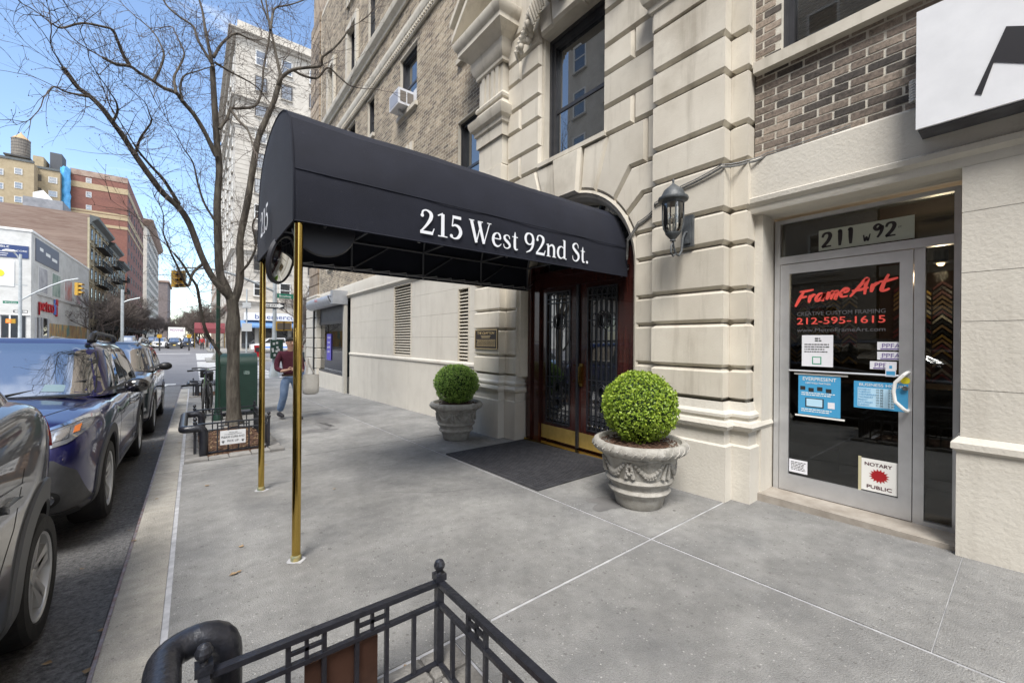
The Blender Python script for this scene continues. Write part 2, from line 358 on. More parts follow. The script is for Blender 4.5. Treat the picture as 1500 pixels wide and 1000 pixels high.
for i in range(70):
    x, y = rs.uniform(-.05, 4.0), rs.uniform(.5, 14)
    if (x < 1.05 and (y < 1.8 or 6.5 < y < 9.3)): continue
    r = rs.uniform(.006, .016); gm.add([(x+r*cos(a)*rs.uniform(.8, 1.2), y+r*sin(a), gz(y)+.0035) for a in [2*pi*j/9 for j in range(9)]], [tuple(range(9))])
gm.build('gum_spots', GUM, kind='stuff', label='dark old chewing gum spots scattered over the sidewalk', cat='gum', fix=False)
DRY = mat('dry leaf', (.35, .25, .14), .8, (.2, .13, .07), 30); lf = MB()
for i in range(90):
    y = rs.uniform(1.2, 16); x = rs.choice((rs.gauss(-.42, .04), rs.gauss(-.5, .10), rs.uniform(-.3, 2)*.6)); z = gz(y)+(.006 if x > -.34 else -.125); s_ = rs.uniform(.008, .03); a = rs.uniform(0, 6.3)
    lf.add([(x+s_*cos(a+b), y+s_*.7*sin(a+b), z+rs.uniform(0, .008)) for b in (0, 1.7, 3.1, 4.6)], [(0, 1, 2, 3)])
lf.build('dry_leaves', DRY, kind='stuff', label='small dry leaves and litter bits along the kerb and gutter', cat='litter', fix=False)
# ------------------------------------------------------------------ the apartment building on the right
BLD = thing('apartment_building', 'brick and limestone apartment house with the arched canopy entrance, filling the right side', 'building')
BRK = mat('tan brick', (.36, .29, .21), .85, (.22, .17, .125), 4.5, 5, .5, 90, objvar=.28, col3=(.12, .10, .09), scale3=3.1, mix3=(.55, .68))
def brickstuff(name, ca, cb, cc):
    M_ = bpy.data.materials.new(name); M_.use_nodes = True; n = M_.node_tree; b = n.nodes['Principled BSDF']; lk = n.links.new
    a = n.nodes.new('ShaderNodeAttribute'); a.attribute_name = 'rnd'; oi = n.nodes.new('ShaderNodeObjectInfo'); ad = n.nodes.new('ShaderNodeMath'); fr = n.nodes.new('ShaderNodeMath'); fr.operation = 'FRACT'
    lk(a.outputs['Fac'], ad.inputs[0]); lk(oi.outputs['Random'], ad.inputs[1]); lk(ad.outputs[0], fr.inputs[0])
    r = n.nodes.new('ShaderNodeValToRGB'); e = r.color_ramp.elements; e[0].color = (*ca, 1); e[1].color = (*cc, 1); x = e.new(.55); x.color = (*cb, 1)
    lk(fr.outputs[0], r.inputs[0])
    t = n.nodes.new('ShaderNodeNewGeometry'); z = n.nodes.new('ShaderNodeTexNoise'); z.inputs['Scale'].default_value = 46; z.inputs['Detail'].default_value = 8; z.inputs['Roughness'].default_value = .7
    lk(t.outputs['Position'], z.inputs['Vector']); mr = n.nodes.new('ShaderNodeMapRange'); mr.inputs[1].default_value = .3; mr.inputs[2].default_value = .7; mr.inputs[3].default_value = .42; mr.inputs[4].default_value = 1.5; z2 = n.nodes.new('ShaderNodeTexNoise'); z2.inputs['Scale'].default_value = 2.3; z2.inputs['Detail'].default_value = 5; lk(t.outputs['Position'], z2.inputs['Vector']); ad2 = n.nodes.new('ShaderNodeMath'); ml = n.nodes.new('ShaderNodeMath'); ml.operation = 'MULTIPLY_ADD'; ml.inputs[1].default_value = .55; ml.inputs[2].default_value = -.275; lk(z2.outputs['Fac'], ml.inputs[0]); lk(ml.outputs[0], ad2.inputs[0]); lk(z.outputs['Fac'], ad2.inputs[1]); lk(ad2.outputs[0], mr.inputs[0])
    h = n.nodes.new('ShaderNodeHueSaturation'); lk(r.outputs[0], h.inputs['Color']); lk(mr.outputs[0], h.inputs['Value']); lk(h.outputs[0], b.inputs['Base Color'])
    bp = n.nodes.new('ShaderNodeBump'); bp.inputs['Strength'].default_value = .6; bp.inputs['Distance'].default_value = .004; lk(z.outputs['Fac'], bp.inputs['Height']); lk(bp.outputs[0], b.inputs['Normal'])
    b.inputs['Roughness'].default_value = .85; MATS[name] = M_; return M_
BRL = brickstuff('buff brick', (.17, .14, .11), (.35, .285, .205), (.45, .38, .28))
BRD = brickstuff('brown brick', (.06, .052, .046), (.195, .155, .125), (.30, .245, .195))
MORT = mat('pale mortar', (.50, .465, .39), .9, (.60, .57, .50), 14, 5, .4, 120)
MORT2 = mat('grey mortar', (.50, .46, .385), .9, (.56, .52, .44), 14, 5, .4, 120)
def holed(m_, x0, x1, yr, zr, holes):
    ys = sorted({yr[0], yr[1]} | {v for h in holes for v in h[:2] if yr[0] < v < yr[1]}); zs = sorted({zr[0], zr[1]} | {v for h in holes for v in h[2:] if zr[0] < v < zr[1]})
    for i in range(len(ys)-1):
        run = None
        for j in range(len(zs)-1):
            yc, zc = (ys[i]+ys[i+1])/2, (zs[j]+zs[j+1])/2
            solid = not any(h[0] < yc < h[1] and h[2] < zc < h[3] for h in holes)
            if solid:
                if run is None: run = zs[j]
            if (not solid or j == len(zs)-2) and run is not None:
                m_.box(x0, x1, ys[i], ys[i+1], run, zs[j+1] if solid else zs[j]); run = None
    return m_
def bricks(yr, zr, holes, first=0):
    out = []; ph, bl = .0676, .198; r = first
    z = zr[0]
    while z + .05 <= zr[1]:
        y = yr[0] - (bl+.014)*(.5 if r % 2 else 0) - .05
        while y < yr[1]:
            a, b = max(y, yr[0]), min(y+bl-.004, yr[1])
            segs = [(a, b)]
            for h in holes:
                if h[2]-.01 < z+.029 < h[3]+.01:
                    n_ = []
                    for p, q in segs:
                        if q <= h[0] or p >= h[1]: n_.append((p, q))
                        else:
                            if p < h[0]: n_.append((p, h[0]))
                            if q > h[1]: n_.append((h[1], q))
                    segs = n_
            out += [(p, q, z+.007, z+.007+.0525) for p, q in segs if q-p > .03]
            y += bl+.014
        z += ph; r += 1
    return out
WX = 4.165      # mortar face of the brickwork
HL = [(6.18, 7.13, 3.95, 5.78), (6.12, 7.05, 7.0, 8.6), (9.06, 10.07, 7.1, 8.6), (9.06, 10.07, 4.0, 5.8), (11.96, 12.56, 7.5, 8.68), (13.75, 14.55, 7.55, 8.68),
      (11.96, 12.56, 10.35, 12.1), (13.62, 14.48, 10.2, 11.9), (13.62, 14.48, 12.9, 14.6), (9.06, 10.07, 10.4, 12.1), (6.12, 7.05, 10.4, 12.1), (16.3, 17.0, 7.5, 8.68), (16.3, 17.0, 10.3, 11.9), (16.3, 17.0, 4.2, 5.8)]
HR = [(.52, 1.41, 4.02, 5.8), (-1.6, -.5, 4.02, 5.8)]
holed(MB(), WX, 4.5, (6.08, 18.4), (3.2, 15), HL).build('brick_wall', MORT2, BLD)
holed(MB(), WX, 4.5, (-4, 1.62), (3.14, 9), HR).build('brick_wall', MORT, BLD)
core = MB(); core.box(4.75, 24, 2.9, 19.97, -1, 32); core.box(6.9, 24, -4, 2.88, -1, 32); core.box(4.52, 6.9, -4, 2.88, 3.14, 32)
core.box(4.2, 4.74, 6.1, 19.95, 15.01, 32); core.box(4.2, 4.51, -4, 6.08, 9.01, 32)
core.build('wall_core', BRK, BLD)
holed(MB(), 4.12, 4.5, (1.62, 6.08), (4.0, 9), [(3.36, 4.5, 4.06, 5.92), (3.36, 4.5, 7, 8.6)]).build('stone_wall', CREAM, BLD)
BL = bricks((6.09, 18.3), (3.3, 14.9), [(h[0], h[1], h[2]-.14, h[3]) for h in HL] + [(6, 20, 8.76, 9.32), (6, 20, 9.78, 10.14)])
BR_ = bricks((-3.9, 1.62), (3.145, 8.9), [(h[0], h[1], h[2]-.09, h[3]) for h in HR], 1)
unit = {}
for nm, mm in (('light', BRL), ('dark', BRD)):
    unit[nm] = MB().box(-.5, .5, -.5, .5, -.5, .5).mesh('brick', mm)
def lay(lst, mm, keep, nm, x):
    rs = random.Random(3); near = sorted(lst, key=lambda b: keep(b))
    n1 = 150
    for b in near[:n1]:
        pr = x - rs.uniform(0, .002)
        link('brick', unit[nm], BLD, loc=((pr+4.175)/2, (b[0]+b[1])/2, (b[2]+b[3])/2), scale=(4.175-pr, b[1]-b[0], b[3]-b[2]), rot=(rs.uniform(-.006, .006), 0, 0))
    v, f, rv = [], [], []
    for b in near[n1:]:
        pr = x - rs.uniform(0, .002); k = len(v); y0, y1, z0, z1 = b; g = rs.random()
        v += [(pr, y0, z0), (pr, y1, z0), (pr, y1, z1), (pr, y0, z1), (4.17, y0, z0), (4.17, y1, z0), (4.17, y1, z1), (4.17, y0, z1)]
        f += [(k, k+3, k+2, k+1), (k, k+1, k+5, k+4), (k+1, k+2, k+6, k+5), (k+2, k+3, k+7, k+6), (k+3, k, k+4, k+7)]; rv += [g]*5
    me = bpy.data.meshes.new('brickwork'); me.from_pydata(v, [], f); me.materials.append(mm)
    at_ = me.attributes.new('rnd', 'FLOAT', 'FACE'); at_.data.foreach_set('value', rv)
    link('brickwork', me, BLD, kind='stuff')
lay(BR_, BRD, lambda b: (b[2]-3.1) + abs(b[0]-.9)*.5, 'dark', 4.1615)
lay(BL, BRL, lambda b: (b[0]-6.1)*.7 + abs(b[2]-6.1)*.5, 'light', 4.1625)

def qblock(x0, x1, y0, y1, z0, z1, c=.038, m=CREAM, cy=(1, 1)):
    'rusticated block: the joint grooves wrap round the front and both returns'
    r = random.Random(int(y0*991+z0*97)); t = r.uniform(-.002, .002); v = []
    g = .004
    for z, k in ((z0+g, c), (z0+c, 0), (z1-c, 0), (z1-g, c)):
        v += [(x0+k*1.15+t, y0+k*cy[0], z), (x0+k*1.15+t, y1-k*cy[1], z), (x1, y1-k*cy[1], z), (x1, y0+k*cy[0], z)]
    f = [(i*4+j, i*4+(j+1) % 4, i*4+4+(j+1) % 4, i*4+4+j) for i in range(3) for j in range(4)] + [(0, 3, 2, 1), (12, 13, 14, 15)]
    return MB().add(v, f).build('stone_block', m, BLD)
def pblock(poly, xf, xb=4.13, c=.036, m=CREAM, name='stone_block'):
    q = inset(poly, .003); p2 = inset(poly, c); n = len(poly)
    v = [(xf, *p) for p in p2] + [(xf+c*1.2, *p) for p in q] + [(xb, *p) for p in q]
    f = [tuple(range(n))] + [(i, (i+1) % n, n+(i+1) % n, n+i) for i in range(n)] + [(n+i, n+(i+1) % n, 2*n+(i+1) % n, 2*n+i) for i in range(n)]
    return MB().add(v, f).build(name, m, BLD)
JZ = [.87, 1.18, 1.615, 1.93, 2.36, 2.68, 3.13, 3.485, 3.985, 4.34]
for k, (z0, z1) in enumerate(zip(JZ[:-1], JZ[1:])):
    qblock(3.92, 4.13, 1.79, 2.55, z0, z1)                     # right pilaster
    qblock(4.045, 4.2, 1.63, 1.788, z0, z1, .034)
    qblock(3.92, 4.13, 5.34, 6.09, z0, z1)                     # left pilaster
    if z1 < 2.7:
        qblock(4.045, 4.14, 2.552, 2.835, z0, z1, .034); qblock(4.045, 4.14, 5.065, 5.338, z0, z1, .034)
    elif z0 > 3.4 and z1 < 4.1: pass
qblock(3.92, 4.13, 1.79, 2.55, 4.34, 4.79); qblock(4.045, 4.2, 1.63, 1.788, 4.34, 4.79, .034)
qblock(3.92, 4.13, 1.79, 2.55, 4.79, 5.3, .01); qblock(4.045, 4.2, 1.63, 1.788, 4.79, 5.3, .034)
MB().box(4.1, 4.5, 1.66, 2.83, -.4, 2.66).box(4.1, 4.5, 5.06, 6.1, -.5, 2.66).box(4.125, 4.5, 1.66, 2.62, 2.66, 4).box(4.125, 4.5, 5.3, 6.1, 2.66, 4).build('stone_backing', CREAM, BLD)
AY, AZ, AR = 3.95, 2.33, 1.13
def arc(a0, a1, n=5, r=AR): return [(AY - r*cos(a0+(a1-a0)*i/n), AZ + r*sin(a0+(a1-a0)*i/n)) for i in range(n+1)]
def ang(p): return atan2(p[1]-AZ, AY-p[0])
P1, P2_, P3, P4, P5 = (2.86, 2.68), (2.99, 2.93), (3.17, 3.15), (3.46, 3.37), (3.73, 3.45)
for mir in (0, 1):
    F_ = (lambda L_: [(2*AY-y, z) for y, z in reversed(L_)]) if mir else (lambda L_: L_)
    def A(p, q): return arc(ang(p), ang(q))
    pblock(F_(A(P1, P2_) + [(2.76, 3.13), (2.56, 3.13), (2.56, 2.68)]), 4.045)
    pblock(F_(A(P2_, P3) + [(2.93, 3.485), (2.56, 3.485), (2.56, 3.13), (2.76, 3.13)]), 4.045)
    pblock(F_(A(P3, P4) + [(3.27, 4.0), (2.72, 4.0), (2.72, 3.485), (2.93, 3.485)]), 4.045)
    pblock(F_([(2.56, 3.485), (2.72, 3.485), (2.72, 4.0), (2.56, 4.0)]), 4.05, c=.03)
    pblock(F_(A(P4, P5) + [(3.68, 4.0), (3.27, 4.0)]), 4.045)
    for k, (z0, z1) in enumerate(((4.0, 4.35), (4.35, 4.77), (4.77, 5.12), (5.12, 5.55), (5.55, 5.88), (5.88, 6.3))):
        a, b = 2.56, 3.36
        if k % 2 == 0: pblock(F_([(a, z0), (2.9, z0), (2.9, z1), (a, z1)]), 4.045); pblock(F_([(2.9, z0), (b, z0), (b, z1), (2.9, z1)]), 4.045)
        else: pblock(F_([(a, z0), (b, z0), (b, z1), (a, z1)]), 4.045)
pblock([(3.73, 3.40), (4.17, 3.40), (4.22, 4.0), (3.68, 4.0)], 3.985, name='keystone')
pblock([(2.56, 6.3), (5.34, 6.3), (5.34, 8.9), (2.56, 8.9)], 4.06)
pblock([(3.36, 5.92), (3.66, 5.92), (3.6, 6.3), (3.3, 6.3)], 4.0); pblock([(4.2, 5.92), (4.5, 5.92), (4.56, 6.3), (4.26, 6.3)], 4.0); pblock([(3.66, 5.90), (4.2, 5.90), (4.26, 6.34), (3.6, 6.34)], 3.95)
# mouldings at the foot of the pilasters, plinths, ledges
BASE = [(0, -.6), (.055, -.6), (.055, .46), (.03, .475), (.03, .60), (.072, .62), (.088, .655), (.072, .69), (.032, .70), (.032, .72), (.05, .735), (.05, .76), (.018, .79), (.004, .868), (0, .868)]
MB().sweep(BASE, [(4.44, 1.63), (4.045, 1.63), (4.045, 1.79), (3.92, 1.79), (3.92, 2.55), (4.045, 2.55), (4.045, 2.84), (4.33, 2.84)], 1).build('plinth', CREAM2, BLD, smooth=True, angle=30)
MB().sweep(BASE, [(4.33, 5.06), (4.045, 5.06), (4.045, 5.34), (3.92, 5.34), (3.92, 6.09), (4.12, 6.09)], 1).build('plinth', CREAM2, BLD, smooth=True, angle=30)
LEDG = [(0, -.9), (.02, -.9), (.02, .70), (.045, .72), (.045, .76), (.012, .80), (0, .80)]
LEDGL = [(0, -1.2), (.02, -1.2), (.02, .93), (.045, .95), (.045, .99), (.012, 1.02), (0, 1.02)]
MB().sweep(LEDG, [(4.12, -4), (4.12, .295), (4.5, .295)], 1).build('plinth', CREAM2, BLD, smooth=True, angle=30)
MB().sweep(LEDGL, [(4.12, 6.16), (4.12, 13.95)], 1).build('plinth', CREAM2, BLD, smooth=True, angle=30)
def panel(y0, y1, z0, z1, x=4.12, m=CREAM2):
    pblock([(y0, z0), (y1, z0), (y1, z1), (y0, z1)], x-random.uniform(0, .0015), x+.3, .0018, m, 'stone_panel')
for z0, z1 in ((.80, 1.12), (1.12, 1.58), (1.58, 1.91), (1.91, 2.32), (2.32, 2.63)):
    panel(-.9, .30, z0, z1); panel(-2.4, -.9, z0, z1); panel(-4, -2.4, z0, z1)
LV = [(6.57, 6.99, .97, 2.46), (9.17, 10.25, 1.02, 2.83)]
zl = [1.02, 1.5, 1.98, 2.46, 2.84]
for z0, z1 in zip(zl[:-1], zl[1:]):
    for a, b in ((6.1, 6.57), (6.99, 9.17), (10.25, 13.95)): panel(a, b, z0, z1)
panel(6.57, 6.99, 2.46, 2.84)
# lintel bands
LIN = [(0, 2.84), (.02, 2.84), (.03, 2.87), (.06, 2.90), (.06, 2.93), (.02, 2.95), (.02, 3.22), (0, 3.28)]
MB().sweep(LIN, [(4.12, 6.1), (4.12, 18.3)], 1).build('lintel_band', CREAM2, BLD, smooth=True, angle=25)
MB().box(4.12, 4.5, 6.1, 18.3, 2.84, 3.29).build('lintel_backing', CREAM2, BLD)
LIN2 = [(0, 2.63), (-.0, 2.63), (.012, 2.66), (.012, 2.69), (.045, 2.72), (.05, 2.76), (.045, 2.765), (.02, 2.775), (.02, 3.12), (0, 3.14)]
MB().sweep(LIN2, [(4.12, -4), (4.12, 1.66)], 1).build('lintel_band', CREAM2, BLD, smooth=True, angle=25)
MB().box(4.12, 4.62, -4, 1.66, 2.632, 3.14).build('lintel_backing', CREAM2, BLD)
MB().box(4.2, 4.6, 1.56, 1.63, -.2, 2.63).build('door_reveal', CREAM2, BLD)
# belt courses high on the brick wall
for prof in ([(0, 8.78), (.05, 8.78), (.05, 8.9), (.09, 8.93), (.12, 9.02), (.12, 9.06), (.05, 9.1), (.05, 9.25), (.0, 9.3)], [(0, 9.80), (.05, 9.8), (.06, 9.86), (.15, 9.96), (.17, 10.05), (.17, 10.1), (0, 10.14)]):
    MB().sweep(prof, [(4.15, 6.09), (4.15, 18.35)], 1).build('belt_course', CREAM, BLD, smooth=True, angle=20)
q = MB()
y = 6.2
while y < 18.2: q.box(4.06, 4.12, y, y+.05, 8.83, 8.895); y += .1
q.build('dentils', CREAM, BLD, kind='stuff')
q = 3.3; k = 0
while q < 15:
    qblock(4.10, 4.5, 18.42, 19.98, q, q+.44, .03, BRK); q += .44
MB().box(4.16, 4.5, 18.36, 19.96, -1.2, 3.3).build('corner_pier_backing', CREAM2, BLD)
q = -.6
while q < 3.2: qblock(3.99, 4.5, 18.05, 19.98, q, min(q+.42, 3.3), .03, CREAM2); q += .42

# pilaster order, entablature and pediment of the entrance bay
def orderly(y0, y1):
    pth = [(4.12, y0), (3.95, y0), (3.95, y1), (4.12, y1)]
    MB().sweep([(0, 4.79), (.02, 4.79), (.02, 4.98), (.05, 5.0), (.055, 5.06), (.10, 5.1), (.13, 5.18), (.135, 5.24), (.09, 5.26), (.03, 5.34), (0, 5.4)], pth, 1).build('pedestal_cap', CREAM, BLD, smooth=True, angle=25)
    s_ = MB(); s_.box(3.965, 4.13, y0+.02, y1-.02, 4.34, 6.1)
    for i in range(4):
        a = y0+.09+i*(y1-y0-.18)/4; s_.box(3.945, 3.964, a+.025, a+(y1-y0-.18)/4-.025, 5.5, 6.0)
    s_.build('pilaster_shaft', CREAM, BLD)
    MB().sweep([(0, 5.98), (.03, 6.0), (.03, 6.05), (.07, 6.1), (.10, 6.2), (.10, 6.3), (.16, 6.36), (.24, 6.42), (.27, 6.44), (.27, 6.52), (.31, 6.56), (.34, 6.64), (.34, 6.68), (0, 6.72)], pth, 1).build('entablature', CREAM, BLD, smooth=True, angle=25)
    MB().sweep([(0, 5.40), (.03, 5.42), (.04, 5.46), (.02, 5.50), (0, 5.52)], pth, 1).build('shaft_base', CREAM, BLD, smooth=True, angle=25)
orderly(5.34, 6.06); orderly(1.84, 2.55)
for y0, y1, s_ in ((6.45, 4.75, 1), (1.45, 3.15, -1)):
    rk = MB()
    for (a, b, c_, d) in ((0, .10, 3.62, 4.1), (.10, .26, 3.70, 4.1), (.26, .36, 3.58, 4.1)):
        rk.add([(x, y, z+h) for x in (c_, d) for (y, z) in ((y0, 6.74), (y1, 8.1)) for h in (a, b)], [(0, 1, 3, 2), (4, 6, 7, 5), (0, 4, 5, 1), (2, 3, 7, 6), (0, 2, 6, 4), (1, 5, 7, 3)])
    rk.build('raking_cornice', CREAM, BLD)
# carved cartouche and drapery over the window
cv = MB()
for i in range(9):
    t = -1+i/4; cv.tube([(3.86-.07*(1-t*t), 3.95+t*.30, 6.95-.25*abs(t)), (3.72-.1*(1-t*t), 3.95+t*.27, 6.6), (3.8-.08*(1-t*t), 3.95+t*.17, 6.28+.05*abs(t)), (3.93, 3.95+t*.08, 6.12)], [.045, .05, .042, .02], 8)
for s_ in (-1, 1):
    for i in range(6):
        a = i/5; cv.tube([(3.9, 3.95+s_*(.36+.035*i), 6.62-.02*i), (3.82, 3.95+s_*(.38+.04*i), 6.42-.04*i), (3.9, 3.95+s_*(.37+.04*i), 6.2-.03*i)], [.02, .03, .022], 6)
    for i in range(9):
        a = i/8; cv.ball((3.95-.05*sin(a*9), 3.95+s_*(.62+.28*a), 6.28-.42*a+.03*sin(i*2.3)), .075-.025*a, 8, (1, .8, 1.2))
        cv.tube([(3.93, 3.95+s_*(.56+.3*a), 6.33-.42*a), (3.87, 3.95+s_*(.64+.3*a), 6.26-.42*a), (3.95, 3.95+s_*(.7+.29*a), 6.16-.42*a)], [.02, .035, .015], 6)
cv.box(3.9, 4.06, 3.55, 4.35, 6.35, 6.9)
cv.build('carved_cartouche', CREAM, BLD, smooth=True, angle=60)

# windows ------------------------------------------------------------
def window(y0, y1, z0, z1, x=4.26, fr=DARKF, sill=True, split=.5, frt=.06, sillx=4.12, silld=.06, wide=.06, blind=False, gap=True):
    w = MB(); t = frt
    w.box(x, x+.12, y0, y0+t, z0, z1); w.box(x, x+.12, y1-t, y1, z0, z1); w.box(x, x+.12, y0+t, y1-t, z1-t*1.3, z1); w.box(x, x+.12, y0+t, y1-t, z0, z0+t)
    w.box(x-.03, x-.002, y0, y0+t*.45, z0, z1); w.box(x-.03, x-.002, y1-t*.45, y1, z0, z1); w.box(x-.03, x-.002, y0+t*.45, y1-t*.45, z1-t*.5, z1)
    zm = z0+(z1-z0)*split
    w.box(x+.03, x+.08, y0+t+.001, y1-t-.001, zm-.025, zm+.025)
    fo = w.build('window', fr, BLD)
    a, b = y0+t, y1-t
    for (p, q, xx) in ((zm+.025, z1-t*1.3, x+.06), (z0+t, zm-.025, x+.045)):
        MB().box(xx, xx+.008, a, b, p, q).build('pane', glassmat('blind window glass', (.8, .82, .82), 1.6, .06) if blind else GLASSW, fo)
    MB().box(x+.13, x+.2, y0, y1, z0, z1).build('blind' if blind else 'interior_shade', mat('window blind', (.42, .42, .43), .8) if blind else BLACKP, fo)
    if blind:
        sl = MB(); zz = z0+.1
        while zz < z1-.1: sl.box(x+.112, x+.128, y0+t, y1-t, zz, zz+.016); zz += .03
        sl.build('blind_slats', mat('window blind', (.42, .42, .43), .8), fo, kind='stuff')
    if sill: MB().box(sillx-silld, x, y0-wide, y1+wide, z0-.10, z0-.002).build('sill', CREAM, fo)
    return fo
for h in HL:
    window(*h, x=4.27, sillx=4.15, frt=.05 if h[1]-h[0] < .9 else .07)
window(3.36, 4.5, 4.06, 5.92, x=4.24, sill=False, frt=.10, split=.42)
window(3.36, 4.5, 7, 8.6, x=4.24, sill=False, frt=.10)
MB().box(4.02, 4.24, 3.3, 4.56, 4.0, 4.058).build('sill', CREAM, BLD)
for h in HR: window(*h, x=4.25, sillx=4.15, silld=.07, wide=.2, frt=.07, split=.55, blind=True)
# white stone surround of the upper left window and flat arch stones
for (a, b, z0, z1) in ((13.62, 14.48, 10.2, 11.9), (13.62, 14.48, 12.9, 14.6), (16.3, 17.0, 10.3, 11.9)):
    sr = MB(); sr.box(4.08, 4.2, a-.16, a-.002, z0-.1, z1+.2).box(4.08, 4.2, b+.002, b+.16, z0-.1, z1+.2).box(4.08, 4.2, a, b, z1+.002, z1+.2)
    sr.build('window_surround', CREAM, BLD)
fl = MB()
for a in (9.3, 9.55, 9.8): fl.prism([(a-.05, 5.82), (a+.05, 5.82), (a+.08, 6.22), (a-.08, 6.22)], lambda u, v, d: (d, u, v), 4.12, 4.2)
fl.build('flat_arch', CREAM, BLD)
# louvres
LOUV = mat('painted louvre', (.50, .46, .385), .6)
for a, b, z0, z1 in LV:
    lo = MB(); lo.box(4.11, 4.22, a, a+.03, z0, z1).box(4.11, 4.22, b-.03, b, z0, z1).box(4.11, 4.22, a+.03, b-.03, z1-.03, z1).box(4.11, 4.22, a+.03, b-.03, z0, z0+.03)
    lv = lo.build('louvre_vent', LOUV, BLD)
    MB().box(4.24, 4.3, a, b, z0, z1).build('void', BLACKP, lv)
    n_ = int((z1-z0-.06)/.066); me = MB().obox((0, 0, 0), .085, b-a-.062, .012, rot=Matrix.Rotation(radians(-38), 3, 'Y')).mesh('slat', LOUV)
    for i in range(n_): link('slat', me, lv, loc=(4.165, (a+b)/2, z0+.06+i*(z1-z0-.09)/n_))
# archivolt and jamb moulding of the doorway
pf = [(1.135, 4.13), (1.135, 4.06), (1.10, 4.05), (1.085, 4.085), (1.05, 4.095), (1.035, 4.13), (1.015, 4.15), (1.0, 4.20), (1.0, 4.45), (1.2, 4.45)]
pts = [(0, z) for z in (.86, AZ)] + [(radians(a), None) for a in range(6, 180, 6)] + [(pi, z) for z in (AZ, .86)]
v, f = [], []
for a, z in pts:
    for r, x in pf: v.append((x, AY - r*cos(a), (AZ + r*sin(a)) if z is None else z))
n_ = len(pf); f = [(i*n_+j, i*n_+j+1, (i+1)*n_+j+1, (i+1)*n_+j) for i in range(len(pts)-1) for j in range(n_-1)]
MB().add(v, f).build('archivolt', CREAM, BLD, smooth=True, angle=30)
MB().box(4.3, 4.74, 2.5, 2.95, -.4, 4.0).box(4.3, 4.74, 4.98, 5.4, -.4, 4.0).box(4.46, 4.74, 2.95, 4.98, 2.5, 4.0).build('doorway_lining', CREAM2, BLD)

# entrance double door
WOOD = mat('red mahogany', (.024, .007, .006), .2, (.058, .015, .011), 3, 7, .05, 30, stretch=(6, 6, .7), coat=.6)
D = MB(); X0 = 4.29
D.box(X0-.05, X0+.12, 4.73, 4.975, -.14, 2.6).box(X0-.05, X0+.12, 2.945, 3.15, -.14, 2.6).box(X0-.05, X0+.12, 3.15, 4.73, 2.235, 2.45)
D.box(X0-.09, X0-.052, 4.88, 4.97, -.14, 2.6).box(X0-.09, X0-.052, 2.95, 3.04, -.14, 2.6).box(X0-.08, X0-.052, 3.04, 4.88, 2.38, 2.46)
door = D.build('entrance_door', WOOD, BLD)
MB().box(X0+.05, X0+.08, 2.96, 4.97, 2.46, 3.34).build('fanlight', GLASSW, door)
fa = MB()
for i in range(1, 8):
    a = pi*i/8; fa.bar((X0+.02, AY-.05*cos(a), 2.46), (X0+.02, AY-.98*cos(a), 2.46+.86*sin(a)), .03)
fa.build('fanlight_bars', IRON, door)
MB().box(4.12, 4.4, 2.99, 4.93, -.145, -.083).build('threshold', BRASS, door)
for s_ in (0, 1):
    a, b = (3.945, 4.725) if s_ == 0 else (3.155, 3.935)
    ga, gb = (a+.155, b-.12) if s_ == 0 else (a+.12, b-.155)
    lf = MB()
    lf.box(X0, X0+.05, a, ga, -.07, 2.23).box(X0, X0+.05, gb, b, -.07, 2.23).box(X0, X0+.05, ga, gb, -.07, .20).box(X0, X0+.05, ga, gb, 2.17, 2.23)
    lf.build('door_leaf', WOOD, door)
    MB().box(X0+.03, X0+.04, ga, gb, .2, 2.17).build('door_glass', GLASSW, door)
    MB().box(X0-.006, X0-.001, a+.012, b-.012, -.055, .15).build('kick_plate', mat('brushed brass', (.60, .45, .16), .38, (.50, .37, .12), 9, 4, metal=.75), door)
    g = MB(); xg = X0-.006; w_ = .014
    g.box(xg-.012, xg, ga, ga+.02, .2, 2.17).box(xg-.012, xg, gb-.02, gb, .2, 2.17).box(xg-.012, xg, ga+.02, gb-.02, .2, .22).box(xg-.012, xg, ga+.02, gb-.02, 2.15, 2.17)
    def P_(y, z): return (xg-.004, y, z)
    nb = 5
    for i in range(1, nb+1):
        y = ga+(gb-ga)*i/(nb+1)
        if i == 3:
            for z0, z1 in ((.22, .42), (.62, .7), (.86, 1.60), (1.84, 2.15)): g.bar(P_(y, z0), P_(y, z1), w_)
        else: g.bar(P_(y, .22), P_(y, 2.15), w_)
    for z in (.33, .40, .9, 2.0, 2.06): g.bar(P_(ga+.02, z), P_(gb-.02, z), w_*.8)
    yc = (ga+gb)/2
    for zc, rz in ((1.72, .12), (.74, .12), (.52, .08)):
        for rr in (1, .72): g.tube([P_(yc+.075*rr*cos(t*pi/8), zc+rz*rr*sin(t*pi/8)) for t in range(17)], .008, 5, cap=False)
        g.bar(P_(ga+.02, zc), P_(yc-.075, zc), w_*.8); g.bar(P_(yc+.075, zc), P_(gb-.02, zc), w_*.8)
    for i in range(nb+1):
        y = ga+(gb-ga)*(i+.5)/(nb+1)
        g.tube([P_(y+.03*cos(t*pi/6), 2.09+.045*sin(t*pi/6)) for t in range(7)], .006, 4)
        g.tube([P_(y+.03*cos(t*pi/6), .31-.045*sin(t*pi/6)) for t in range(7)], .006, 4)
    for sy in (-1, 1):
        g.tube([P_(yc+sy*.13+.03*cos(t*pi/6), .66+.09*sin(t*pi/6)) for t in range(13)], .006, 4, cap=False)
        g.tube([P_(yc+sy*.13+.03*cos(t*pi/6), 1.72+.09*sin(t*pi/6)) for t in range(13)], .006, 4, cap=False)
    g.build('iron_grille', IRON, door)
MB().box(X0-.02, X0-.001, 3.855, 3.915, .80, 1.12).obox((X0-.05, 3.885, .96), .02, .03, .24).build('push_plate', BRASS, door)
